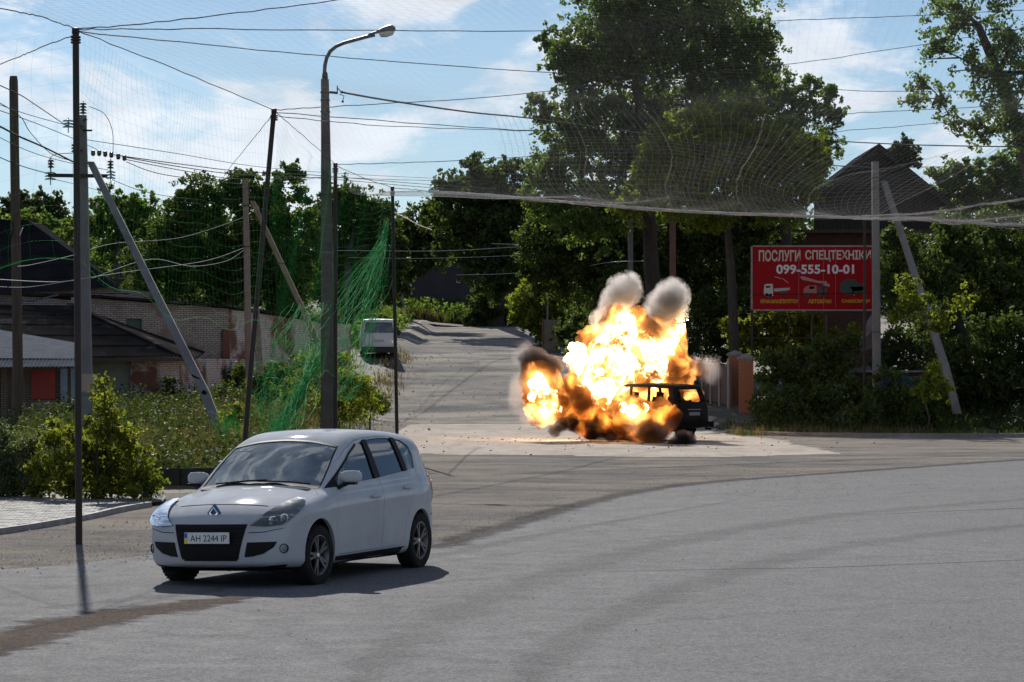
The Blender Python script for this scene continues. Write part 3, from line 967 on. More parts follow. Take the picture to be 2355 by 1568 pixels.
# ---------------------------------------------------------------- ground, road, paths
def asphalt_mat(name, base, spread=.02, patch=(.1, .1, .1), crack=.5, tint=(1, 1, 1), streak=(1, .25, 1), rough=.75, sandy=None, bump=.006, spec=.35, crack_scale=.35, wave=.16, soft=False):
    m, nt, N, L, out = new_mat(name)
    b = N.new('ShaderNodeBsdfPrincipled'); b.inputs['Specular IOR Level'].default_value = spec
    tc = N.new('ShaderNodeTexCoord')
    def noise(sc_, det=4, rg=.6, st=(1, 1, 1)):
        mp = N.new('ShaderNodeMapping'); mp.inputs['Scale'].default_value = st
        L.new(tc.outputs['Object'], mp.inputs[0])
        n = N.new('ShaderNodeTexNoise'); n.inputs['Scale'].default_value = sc_; n.inputs['Detail'].default_value = det; n.inputs['Roughness'].default_value = rg
        L.new(mp.outputs[0], n.inputs['Vector']); return n.outputs[0]
    def mr(src, a, b_, c, d):
        r = N.new('ShaderNodeMapRange'); r.inputs[1].default_value = a; r.inputs[2].default_value = b_; r.inputs[3].default_value = c; r.inputs[4].default_value = d
        L.new(src, r.inputs[0]); return r.outputs[0]
    def mul(a, b_):
        k = N.new('ShaderNodeMath'); k.operation = 'MULTIPLY'; L.new(a, k.inputs[0]); L.new(b_, k.inputs[1]); return k.outputs[0]
    grain = mr(noise(26, 4, .9), .30, .70, .40, 1.60)
    grain2 = mr(noise(75, 2, .9), .32, .68, .55, 1.45)
    big = mr(noise(.16, 6, .6), .3, .7, .93, 1.07)
    st = mr(noise(1.1, 7, .7, streak), .3, .7, 1 - wave, 1 + wave)
    v = mul(mul(grain, grain2), mul(big, st))
    # hairline cracks: thin valleys of a distorted cell pattern
    vo = N.new('ShaderNodeTexVoronoi'); vo.feature = 'DISTANCE_TO_EDGE'; vo.inputs['Scale'].default_value = crack_scale
    ds = N.new('ShaderNodeTexNoise'); ds.inputs['Scale'].default_value = 1.5; ds.inputs['Detail'].default_value = 5
    L.new(tc.outputs['Object'], ds.inputs['Vector'])
    va = N.new('ShaderNodeVectorMath'); va.operation = 'MULTIPLY_ADD'; va.inputs[1].default_value = (1.6, 1.6, 0)
    L.new(ds.outputs['Color'], va.inputs[0]); L.new(tc.outputs['Object'], va.inputs[2]); L.new(va.outputs[0], vo.inputs['Vector'])
    ck = mr(vo.outputs['Distance'], 0.0, .012, 1 - crack, 1)
    v = mul(v, ck)
    mx = N.new('ShaderNodeMix'); mx.data_type = 'RGBA'; mx.blend_type = 'MULTIPLY'; mx.inputs[0].default_value = 1
    mx.inputs[6].default_value = (base * tint[0], base * tint[1], base * tint[2], 1)
    L.new(v, mx.inputs[7]); col = mx.outputs[2]
    if sandy:
        m2 = N.new('ShaderNodeMix'); m2.data_type = 'RGBA'
        f = mr(noise(sandy[1], 8, .62, sandy[4] if len(sandy) > 4 else (1, .35, 1)), sandy[2], sandy[3], 0, .85); L.new(f, m2.inputs[0])
        m3 = N.new('ShaderNodeMix'); m3.data_type = 'RGBA'; m3.blend_type = 'MULTIPLY'; m3.inputs[0].default_value = 1
        m3.inputs[6].default_value = rgba(sandy[0]); L.new(grain, m3.inputs[7])
        L.new(col, m2.inputs[6]); L.new(m3.outputs[2], m2.inputs[7]); col = m2.outputs[2]
    L.new(col, b.inputs['Base Color'])
    L.new(mr(noise(2.2, 6), .3, .7, rough - .08, rough + .12), b.inputs['Roughness'])
    bp = N.new('ShaderNodeBump'); bp.inputs['Distance'].default_value = bump; bp.inputs['Strength'].default_value = 1
    hh = N.new('ShaderNodeMath'); hh.operation = 'ADD'; L.new(noise(55, 4, .8), hh.inputs[0]); L.new(mul(ck, ck), hh.inputs[1])
    L.new(hh.outputs[0], bp.inputs['Height']); L.new(bp.outputs[0], b.inputs['Normal'])
    if soft:      # thins out raggedly towards the rim, as swept dirt does
        at = N.new('ShaderNodeAttribute'); at.attribute_name = 'rim'; tr_ = N.new('ShaderNodeBsdfTransparent'); ms = N.new('ShaderNodeMixShader')
        ad_ = N.new('ShaderNodeMath'); ad_.operation = 'ADD'; L.new(at.outputs['Fac'], ad_.inputs[0]); L.new(mr(noise(3.5, 8, .75), .25, .75, -.55, .35), ad_.inputs[1])
        L.new(mr(ad_.outputs[0], .08, .55, 0, .88 if soft is True else soft), ms.inputs[0]); L.new(tr_.outputs[0], ms.inputs[1]); L.new(b.outputs[0], ms.inputs[2]); L.new(ms.outputs[0], out.inputs[0])
    else:
        L.new(b.outputs[0], out.inputs[0])
    return m

M_ASPH = asphalt_mat('road_asphalt', .132, wave=.045, crack=.14, tint=(1.0, 1.0, 1.03), rough=.86, sandy=((.16, .145, .13), .22, .60, .78, (1, .5, 1)), bump=.003, crack_scale=.13, spec=.02)
M_SHOULDER = asphalt_mat('worn_shoulder', .150, wave=.3, crack=.3, tint=(1.0, .96, .92), streak=(.6, .6, 1), rough=.85, sandy=((.25, .22, .19), .45, .42, .62, (.5, 1.0, 1)), bump=.02, spec=.0)
M_APRON = asphalt_mat('glow_tinted_concrete', .34, crack=.35, tint=(1.0, .90, .80), rough=.8, sandy=((.24, .215, .19), .5, .52, .75, (.6, 1.4, 1)), bump=.006, spec=.0, crack_scale=.22)  # warm tint paints the fire's glow into the pale concrete colour
M_STREET = asphalt_mat('rough_street', .165, wave=.3, crack=.3, tint=(1.0, .98, .96), streak=(.5, .8, 1), rough=.8, sandy=((.31, .285, .25), .40, .42, .60, (.45, .9, 1)), bump=.02, spec=.0)
M_DIRT = surf('verge_earth', (.075, .062, .045), (.05, .055, .028), scale=.8, rough=.95, bump=.05, bscale=6, c3=(.16, .125, .085), s3=.25, t3=(.5, .66))
M_SAND = asphalt_mat('dirt_trail', .10, crack=0.0, tint=(1.12, .93, .82), rough=.9, bump=.01, spec=.0, soft=True)

def terrain():
    xs = np.unique(np.concatenate([np.linspace(-900, -70, 22), np.linspace(-70, -24, 32), np.linspace(-24, 24, 97), np.linspace(24, 70, 32), np.linspace(70, 900, 22)]))
    ys = np.unique(np.concatenate([np.linspace(-60, 45, 28), np.linspace(45, 125, 161), np.linspace(125, 240, 116), np.linspace(240, 600, 40), np.linspace(600, 4000, 25)]))
    X, Y = np.meshgrid(xs, ys, indexing='ij')
    Z = ground_h(X, Y)
    rough = .05 * np.sin(X * 1.7 + Y * .6) * np.sin(Y * 1.3 - X * .4)
    mask = np.clip(np.maximum(sst(-6.6, -8, X) * sst(54, 58, Y), sst(206, 215, Y)), 0, 1)
    Z = Z + rough * mask
    n0, n1 = X.shape
    V = np.stack([X.ravel(), Y.ravel(), Z.ravel()], 1)
    i, j = np.meshgrid(np.arange(n0 - 1), np.arange(n1 - 1), indexing='ij')
    a = (i * n1 + j).ravel()
    o = np_mesh('ground', V, np.stack([a, a + n1, a + n1 + 1, a + 1], 1), M_DIRT, smooth=True)
    tag(o, kind='structure')
terrain()

def sheet(name, poly, off, mat, step=1.0, jag=0.0, seed=1):
    rr = random.Random(seed)
    pts = []
    for i in range(len(poly)):
        a, b = Vector(poly[i]), Vector(poly[(i + 1) % len(poly)])
        k = max(1, int((b - a).length / (.5 if jag else step * 2)))
        k = min(k, 160)
        for t in range(k):
            p = a.lerp(b, t / k)
            if jag: p = p + Vector((rr.uniform(-jag, jag), rr.uniform(-jag, jag)))
            pts.append((p.x, p.y))
    v, f = patch2d(pts, step)
    v = np.array(v); z = ground_h(v[:, 0], v[:, 1]) + off
    bm = bmesh.new()
    vs = [bm.verts.new((a[0], a[1], c)) for a, c in zip(v, z)]
    for q in f:
        try: bm.faces.new([vs[i] for i in q])
        except ValueError: pass
    bmesh.ops.recalc_face_normals(bm, faces=bm.faces)
    if sum(fc.normal.z for fc in bm.faces) < 0: bmesh.ops.reverse_faces(bm, faces=bm.faces)
    me = bpy.data.meshes.new(name); bm.to_mesh(me); bm.free()
    o = link(name, me, mat, smooth=True)
    return tag(o, kind='structure')

def gxy(x, y):
    p = G(x, y); return (p.x, p.y)
# the shoulder lies under everything near the junction
sheet('road_shoulder', [(-26, 20), (26, 20), (26, 92), (7.2, 94), (7.2, 112), (-5.6, 112), (-5.6, 52), (-7.6, 50.4), (-16, 46.5), (-26, 44)], .003, M_SHOULDER, 2.0)
sheet('side_street', [(-5.5, 111.5), (-5.6, 120), (-6.2, 141), (-6.9, 170), (-7.8, 204), (-7.8, 205.6), (.9, 205.6), (.7, 200), (1.6, 180), (3.2, 155), (6.2, 128), (7.4, 111.5)], .02, M_STREET, .8, jag=.22, seed=3)
sheet('cross_street', [(-60, 201), (-7.8, 203), (1, 204.0), (60, 206), (60, 200), (1, 198), (-7.8, 197), (-60, 195)], .03, M_STREET, 3)
ap = [gxy(853, 1000), gxy(905, 1030), gxy(950, 1043), gxy(1080, 1047), gxy(1230, 1046), gxy(1500, 1052), gxy(1750, 1050), gxy(1935, 1043), (8.3, 88), (7.6, 92), (7.3, 96), (7.4, 113), (-5.5, 113), (-5.6, 105)]
sheet('concrete_apron', ap, .008, M_APRON, 1.2, jag=.32, seed=5)
edge = [(-420, 1352), (-200, 1330), (0, 1314), (120, 1303), (260, 1288), (420, 1272), (700, 1268), (1000, 1255), (1060, 1236), (1180, 1202), (1300, 1166), (1450, 1131), (1620, 1107), (1900, 1086), (2150, 1068), (2354, 1054), (2700, 1036), (3300, 1014)]
road = [gxy(*p) for p in edge] + [(45, 60), (45, -30), (-45, -30), (-20, 15)]
ro = sheet('road', road, .013, M_ASPH, 2.0, jag=.14, seed=9)
# old tar seams and a ridge of swept sand on the carriageway
def ribbon(name, px, w, off, mat, n=8, seed=0, taper=True):
    rr = random.Random(seed)
    c = catmull([gxy(*p) for p in px], n, closed=False)
    L_ = []; R_ = []
    for i, p in enumerate(c):
        t = c[min(i + 1, len(c) - 1)] - c[max(i - 1, 0)]; t = t / (np.hypot(*t) + 1e-9); nn = np.array((-t[1], t[0]))
        k = i / (len(c) - 1); ww = w * (math.sin(math.pi * min(max(k, .04), .96)) ** .5 if taper else 1) * (1 + rr.uniform(-.25, .25))
        L_.append(p + nn * ww / 2); R_.append(p - nn * ww / 2)
    M_ = [(a + b) / 2 for a, b in zip(L_, R_)]
    V = [(p[0], p[1], off) for row in (L_, M_, R_) for p in row]
    k = len(c)
    me = bpy.data.meshes.new(name); me.from_pydata(V, [], [(r_ * k + i, r_ * k + i + 1, (r_ + 1) * k + i + 1, (r_ + 1) * k + i) for r_ in (0, 1) for i in range(k - 1)]); me.update()
    at = me.attributes.new('rim', 'FLOAT', 'POINT'); at.data.foreach_set('value', [0.0] * k + [1.0] * k + [0.0] * k)
    if me.polygons[0].normal.z < 0: me.flip_normals()
    return tag(link(name, me, mat), kind='structure')
ribbon('dirt_trail', [(-500, 1600), (-200, 1540), (0, 1480), (150, 1440), (300, 1412), (420, 1396), (560, 1375)], 1.25, .017, M_SAND, seed=2)
M_TAR = surf('tar_seam', (.045, .045, .047), (.07, .07, .07), scale=8, rough=.95, spec=.05)
for i, (px, w) in enumerate([([(1900, 1182), (2020, 1184), (2150, 1178), (2354, 1170), (2600, 1160)], .05), ([(1380, 1318), (1600, 1312), (1900, 1307), (2354, 1290), (2700, 1278)], .035),
                                                           ([(1440, 1105), (1600, 1096), (1800, 1090), (2000, 1075)], .03)]):
    ribbon('tar_seam', px, w, .0155, M_TAR, seed=i)

M_EDGE = asphalt_mat('gritty_edge', .085, crack=0.0, tint=(1.05, .95, .88), rough=.9, bump=.02, spec=.0, wave=.3, soft=.45)
ribbon('grit_band', [(x, y + 4) for x, y in edge[6:]], .8, .0165, M_EDGE, seed=11, n=14, taper=False)
# tyre-darkened bands and stains on the carriageway
M_TYRE = asphalt_mat('tyre_darkened', .120, crack=0.0, rough=.85, bump=.003, spec=.0, soft=.13)
for i, (px, w) in enumerate([([(2800, 1120), (2354, 1150), (1900, 1190), (1500, 1260), (1150, 1370), (900, 1500), (800, 1620)], 1.0), ([(2800, 1175), (2354, 1210), (1950, 1258), (1600, 1345), (1300, 1480), (1200, 1600)], .9),
                             ([(100, 1400), (400, 1370), (800, 1320), (1200, 1240), (1700, 1150)], .6)]):
    ribbon('tyre_band', px, w, .0148 + i * .0003, M_TYRE, seed=30 + i, n=12)
def debris():
    r = random.Random(8); m = MB()
    for _ in range(150):
        x = r.gauss(2.6, 3.6); y = r.gauss(84.5, 4.5); s_ = r.uniform(.012, .055)
        m.box((x, y, .02 + s_ * .2), (s_, s_ * r.uniform(.3, 1), s_ * .4), Matrix.Rotation(r.uniform(0, 3), 3, 'Z') @ Matrix.Rotation(r.uniform(-.5, .5), 3, 'X'))
    tag(m.build('debris', surf('charred_debris', (.02, .018, .017), (.05, .04, .035), scale=6, rough=.9, spec=.1)), kind='stuff')
debris()
# paved footway on the left with its kerb
M_PAVE = surf('paving_concrete', (.155, .152, .148), (.11, .108, .106), scale=1.4, rough=.85, bump=.004, bscale=60, c3=(.16, .15, .135), s3=.5, t3=(.5, .7))
M_JOINT = surf('joint_sand', (.07, .063, .05), rough=.95)
M_KERB = surf('kerb_concrete', (.24, .235, .23), (.15, .145, .14), scale=3, rough=.85, bump=.01, bscale=30)
_pv = [gxy(-300, 1262), gxy(-120, 1243), gxy(0, 1228), gxy(120, 1208), gxy(200, 1194), gxy(290, 1174), gxy(375, 1160), gxy(382, 1147), gxy(250, 1142), gxy(0, 1142), gxy(-300, 1142)]
def paving():
    poly = np.array(_pv)
    v, f = patch2d(_pv, 1.0)
    me = bpy.data.meshes.new('footway'); me.from_pydata([(a, b, .06) for a, b in v], [], f); me.update()
    if me.polygons[0].normal.z < 0: me.flip_normals()
    tag(link('footway', me, M_JOINT), kind='structure')
    ang = math.radians(24); ca, sa = math.cos(ang), math.sin(ang)
    m = MB(); rr = random.Random(4)
    for i in range(-70, 160):
        for j in range(-40, 90):
            u = i * .212 + (.106 if j % 2 else 0); w = j * .112
            x = -16 + u * ca - w * sa; y = 37 + u * sa + w * ca
            if not (-14 < x < -4): continue
            if poly_sdf(poly, np.array([x]), np.array([y]))[0] > -.10: continue
            z = .069 + rr.uniform(-.003, .004)
            hx, hy = .1, .05
            pts = [(x + a * hx * ca - b * hy * sa, y + a * hx * sa + b * hy * ca, z + rr.uniform(-.001, .001)) for a, b in ((-1, -1), (1, -1), (1, 1), (-1, 1))]
            lo = [(p[0], p[1], .055) for p in pts]
            m.add(pts + lo, [(0, 1, 2, 3), (0, 4, 5, 1), (1, 5, 6, 2), (3, 7, 4, 0), (2, 6, 7, 3)])
    me = bpy.data.meshes.new('paving_stone'); me.from_pydata(m.v, [], m.f); me.update()
    tag(link('paving_stone', me, M_PAVE), kind='stuff')
paving()
def kerb():
    root = empty('kerb', (0, 0, 0), 'low concrete kerb along the paved footway beside the dark net pole', 'kerb')
    px = [(-200, 1254), (-100, 1242), (0, 1229), (100, 1213), (200, 1195), (290, 1175), (372, 1161)]
    c = catmull([gxy(*p) for p in px], 6, closed=False); rr = random.Random(2)
    seg = 0
    i = 0; pts = [Vector((p[0], p[1], 0)) for p in c]
    acc = [0.0]
    for a, b in zip(pts[:-1], pts[1:]): acc.append(acc[-1] + (b - a).length)
    def at(s):
        for k in range(len(acc) - 1):
            if acc[k + 1] >= s: return pts[k].lerp(pts[k + 1], (s - acc[k]) / (acc[k + 1] - acc[k]))
        return pts[-1]
    s = 0
    while s + .9 < acc[-1]:
        a, b = at(s + .006), at(s + .994); dz = rr.uniform(-.006, .006)
        m = MB(); m.bar(a + Vector((0, 0, .02 + dz)), b + Vector((0, 0, .02 + rr.uniform(-.006, .006))), .09, .14)
        m.build('kerb_stone', M_KERB, root); s += 1.0
kerb()
# far kerb on the right, in front of the trees
def kerb2():
    root = empty('kerb', (0, 0, 0), 'worn concrete kerb below the bushes and red billboard on the right', 'kerb')
    pts = [Vector((p[0], p[1], 0)) for p in catmull([(7.55, 96.5), (8.6, 92.6), (10.5, 91.2), (14, 90.3), (19, 90), (26, 90)], 10, closed=False)]
    for k in range(0, len(pts) - 1):
        a, b = pts[k], pts[k + 1]; n = max(1, int((b - a).length / 1.0))
        for t in range(n):
            p, q = a.lerp(b, (t + .01) / n), a.lerp(b, (t + .99) / n)
            m = MB(); m.bar(p + Vector((0, 0, .05)), q + Vector((0, 0, .05)), .14, .17); m.build('kerb_stone', M_KERB, root)
kerb2()
# loose stones
def gravel():
    rr = np.random.default_rng(3)
    pts = []
    def band(n, fx): 
        for _ in range(n): pts.append(fx())
    e = np.array([gxy(*p) for p in edge])
    for _ in range(1500):
        k = rr.integers(1, len(e) - 1); t = rr.random(); p = e[k] * (1 - t) + e[k + 1 if k + 1 < len(e) else k] * t
        pts.append((p[0] + rr.normal(0, .5), p[1] + abs(rr.normal(0, 1.4)) + .2, rr.uniform(.006, .02)))
    for _ in range(1500): pts.append((rr.uniform(-8, 10), rr.uniform(50, 74), rr.uniform(.006, .02)))
    for _ in range(900): pts.append((rr.uniform(-13, -3), rr.uniform(31, 42), rr.uniform(.008, .025)))
    for _ in range(700): pts.append((rr.uniform(-5, 8), rr.uniform(112, 160), rr.uniform(.02, .07)))
    for _ in range(700):
        x = -6 + rr.normal(0, 1.1); pts.append((x, rr.uniform(85, 150), rr.uniform(.03, .09)))
    for _ in range(200): pts.append((rr.uniform(-9, 9), rr.uniform(14, 34), rr.uniform(.006, .014)))
    pts = np.array(pts)
    z = ground_h(pts[:, 0], pts[:, 1]) + .014
    base = np.array([(1, 0, 0), (0, 1, 0), (-1, 0, 0), (0, -1, 0), (0, 0, .8)])
    n = len(pts); jit = rr.uniform(.6, 1.4, (n, 5, 3)); rot = rr.uniform(0, 6.28, n)
    V = base[None] * jit; c, s = np.cos(rot)[:, None], np.sin(rot)[:, None]
    V = np.stack([V[..., 0] * c - V[..., 1] * s, V[..., 0] * s + V[..., 1] * c, V[..., 2]], -1) * pts[:, 2][:, None, None]
    V = V + np.stack([pts[:, 0], pts[:, 1], z], -1)[:, None]
    fa = np.array([(0, 1, 4), (1, 2, 4), (2, 3, 4), (3, 0, 4)])
    Fc = (np.arange(n) * 5)[:, None, None] + fa[None]
    o = np_mesh('gravel', V.reshape(-1, 3), Fc.reshape(-1, 3), surf('stone_chips', (.12, .115, .105), (.06, .055, .05), scale=3, rough=.9))
    tag(o, kind='stuff')
gravel()
# ---------------------------------------------------------------- walls, sheds, houses
def brick_mat(name, c1, c2, mortar, scale, wear=None, bump=.012, rot=0.0, s3=.55, t3=(.5, .62)):
    m, nt, N, L, out = new_mat(name)
    b = N.new('ShaderNodeBsdfPrincipled'); b.inputs['Roughness'].default_value = .9; b.inputs['Specular IOR Level'].default_value = .2
    tc = N.new('ShaderNodeTexCoord')
    br = N.new('ShaderNodeTexBrick')
    br.inputs['Color1'].default_value = rgba(c1); br.inputs['Color2'].default_value = rgba(c2); br.inputs['Mortar'].default_value = rgba(mortar)
    br.inputs['Scale'].default_value = 1.0; br.inputs['Mortar Size'].default_value = .012; br.inputs['Brick Width'].default_value = .26; br.inputs['Row Height'].default_value = .077
    L.new(tc.outputs['UV'], br.inputs['Vector'])
    col = br.outputs['Color']
    def noise(s, d=6):
        n = N.new('ShaderNodeTexNoise'); n.inputs['Scale'].default_value = s; n.inputs['Detail'].default_value = d; n.inputs['Roughness'].default_value = .65
        L.new(tc.outputs['UV'], n.inputs['Vector']); return n.outputs[0]
    def mr(src, a, b_, c=0, d=1):
        r = N.new('ShaderNodeMapRange'); r.inputs[1].default_value = a; r.inputs[2].default_value = b_; r.inputs[3].default_value = c; r.inputs[4].default_value = d
        L.new(src, r.inputs[0]); return r.outputs[0]
    if wear:
        mx = N.new('ShaderNodeMix'); mx.data_type = 'RGBA'
        L.new(mr(noise(s3, 9), *t3), mx.inputs[0]); L.new(col, mx.inputs[6]); mx.inputs[7].default_value = rgba(wear); 
        mm = N.new('ShaderNodeMix'); mm.data_type = 'RGBA'; mm.blend_type = 'MULTIPLY'; mm.inputs[0].default_value = .8
        L.new(mx.outputs[2], mm.inputs[6]); L.new(mr(noise(14, 4), .3, .7, .55, 1.3), mm.inputs[7]); col = mm.outputs[2]
    L.new(col, b.inputs['Base Color'])
    bp = N.new('ShaderNodeBump'); bp.inputs['Distance'].default_value = bump
    iv = mr(br.outputs['Fac'], 0, 1, 1, 0); L.new(iv, bp.inputs['Height']); L.new(bp.outputs[0], b.inputs['Normal'])
    L.new(b.outputs[0], out.inputs[0])
    return m

def wall_uv(name, a, b, z0, z1, mat, parent=None, th=.25, holes=(), z1b=None):
    """upright wall from a to b (ground plan points) with real openings; holes: (u0, u1, z0, z1). uv in metres"""
    a = Vector((a[0], a[1], 0)); b = Vector((b[0], b[1], 0)); Lw = (b - a).length; t = (b - a) / Lw
    n = Vector((t.y, -t.x, 0))
    if n.y > 0: n = -n            # faces the camera side
    z1b = z1 if z1b is None else z1b
    us = sorted({0.0, Lw} | {h[0] for h in holes} | {h[1] for h in holes} | {Lw * k / 8 for k in range(1, 8)})
    zs = sorted({z0} | {h[2] for h in holes} | {h[3] for h in holes} | {min(z1, z1b)})
    V = []; Fs = []; UV = []
    def quad(pts, uv):
        k = len(V); V.extend(pts); Fs.append((k, k + 1, k + 2, k + 3)); UV.append(uv)
    def pt(u, z, back=0): return a + t * u - n * (th * back) + Vector((0, 0, z))
    def inh(u, z): return any(h[0] < u < h[1] and h[2] < z < h[3] for h in holes)
    for i in range(len(us) - 1):
        for j in range(len(zs) - 1):
            u0, u1, w0, w1 = us[i], us[i + 1], zs[j], zs[j + 1]
            if inh((u0 + u1) / 2, (w0 + w1) / 2): continue
            quad([pt(u0, w0), pt(u1, w0), pt(u1, w1), pt(u0, w1)], [(u0, w0), (u1, w0), (u1, w1), (u0, w1)])
            quad([pt(u1, w0, 1), pt(u0, w0, 1), pt(u0, w1, 1), pt(u1, w1, 1)], [(u1, w0), (u0, w0), (u0, w1), (u1, w1)])
        zt = lambda u: lerp(z1, z1b, u / Lw)
        u0, u1 = us[i], us[i + 1]; w = min(z1, z1b)
        quad([pt(u0, w), pt(u1, w), pt(u1, zt(u1)), pt(u0, zt(u0))], [(u0, w), (u1, w), (u1, zt(u1)), (u0, zt(u0))])
        quad([pt(u1, w, 1), pt(u0, w, 1), pt(u0, zt(u0), 1), pt(u1, zt(u1), 1)], [(u1, w), (u0, w), (u0, zt(u0)), (u1, zt(u1))])
        quad([pt(u0, zt(u0)), pt(u1, zt(u1)), pt(u1, zt(u1), 1), pt(u0, zt(u0), 1)], [(u0, 0), (u1, 0), (u1, th), (u0, th)])
    for u, s in ((0, 0), (Lw, 1)):
        z_ = z1 if s == 0 else z1b
        quad([pt(u, z0), pt(u, z0, 1), pt(u, z_, 1), pt(u, z_)], [(0, z0), (th, z0), (th, z_), (0, z_)])
    for h in holes:
        for (u, w, u2, w2) in ((h[0], h[2], h[0], h[3]), (h[1], h[3], h[1], h[2]), (h[0], h[3], h[1], h[3]), (h[1], h[2], h[0], h[2])):
            quad([pt(u, w), pt(u2, w2), pt(u2, w2, 1), pt(u, w, 1)], [(0, w), (0, w2), (th, w2), (th, w)])
    me = bpy.data.meshes.new(name); me.from_pydata(V, [], Fs); me.update()
    uvl = me.uv_layers.new(name='UVMap'); flat = [c for q in UV for p in q for c in p]
    uvl.data.foreach_set('uv', flat)
    o = link(name, me, mat, parent)
    return o, (a, t, n, Lw)

def corrugated(name, q, waves, amp, mat, parent=None, rows=1, lap=.03):
    """corrugated sheet between eave-left, eave-right, top-right, top-left; sheets in rows lap over each other"""
    el, er, tr_, tl = [Vector(p) for p in q]
    nrm = (er - el).cross(tl - el).normalized()
    if nrm.z < 0: nrm = -nrm
    m = MB(); N_ = waves * 4
    for r_ in range(rows):
        t0, t1 = r_ / rows, (r_ + 1) / rows + (.02 if r_ < rows - 1 else 0)
        V = []; 
        for th in (0, .012):
            for k, t in ((0, t0), (1, t1)):
                for i in range(N_ + 1):
                    u = i / N_
                    p = el.lerp(er, u).lerp(tl.lerp(tr_, u), t)
                    V.append(p + nrm * (math.sin(u * waves * 2 * math.pi) * amp + (lap if k == 0 else 0) * (1 if rows > 1 else 0) - th))
        n = N_ + 1
        Fs = [(i, i + 1, n + i + 1, n + i) for i in range(N_)] + [(2 * n + i + 1, 2 * n + i, 3 * n + i, 3 * n + i + 1) for i in range(N_)]
        Fs += [(i + 1, i, 2 * n + i, 2 * n + i + 1) for i in range(N_)] + [(n + i, n + i + 1, 3 * n + i + 1, 3 * n + i) for i in range(N_)]
        m.add(V, Fs)
    o = m.build(name, mat, parent, smooth=False)
    return o

M_WBRICK = brick_mat('whitewashed_brick', (.64, .585, .55), (.55, .49, .46), (.30, .26, .24), 1, wear=(.17, .085, .065), s3=.42, t3=(.47, .55))
M_GBRICK = brick_mat('grey_brick', (.40, .36, .33), (.30, .265, .24), (.08, .07, .065), 1, wear=(.20, .15, .12), s3=.9)
M_DBRICK = brick_mat('dark_red_brick', (.12, .05, .035), (.085, .036, .026), (.04, .035, .03), 1)
M_SLATE = surf('asbestos_sheet', (.030, .028, .028), (.016, .015, .015), scale=1.3, rough=.95, spec=.0, c3=(.085, .08, .075), s3=.8, t3=(.55, .7), bump=.004, bscale=30)
M_METAL = surf('galvanised_sheet', (.115, .125, .145), (.080, .088, .105), scale=2.5, rough=.9, metal=.0, spec=.0, c3=(.15, .12, .10), s3=1.5, t3=(.6, .75))
M_TILE = surf('dark_slate_roof', (.018, .019, .023), (.028, .028, .031), scale=1.2, rough=.95, spec=.0)
M_WOODD = surf('dark_planks', (.035, .028, .024), (.02, .016, .014), scale=3, rough=.9, stretch=(6, 6, .6))
M_WOOD = surf('weathered_wood', (.075, .055, .04), (.04, .03, .022), scale=4, rough=.9, bump=.01, bscale=10, stretch=(4, 4, .3))
M_CONC = surf('pole_concrete', (.175, .172, .175), (.12, .117, .118), scale=2.0, rough=.88, bump=.004, bscale=50, c3=(.10, .085, .075), s3=.9, t3=(.52, .7), stretch=(1, 1, .5))
M_CONCR = surf('stained_concrete', (.20, .15, .13), (.13, .10, .09), scale=2.0, rough=.9, bump=.004, bscale=50)
M_BLACKP = surf('rusty_black_steel', (.016, .012, .011), (.03, .017, .013), scale=3, rough=.6, metal=.3, stretch=(1, 1, .3))
M_RUST = surf('rust_steel', (.12, .05, .03), (.07, .035, .025), scale=5, rough=.85)
M_CABLE = surf('cable_rubber', (.012, .012, .013), rough=.95, spec=.04)
M_ALU = surf('aluminium_wire', (.42, .43, .45), rough=.6, metal=.3)
M_WHITE = surf('white_trim', (.62, .62, .60), (.5, .5, .48), scale=4, rough=.6)
M_GLASSD = surf('dark_window_glass', (.012, .014, .016), rough=.08, coat=.6)
M_RED = surf('banner_red', (.36, .035, .02), (.28, .03, .02), scale=2, rough=.6)

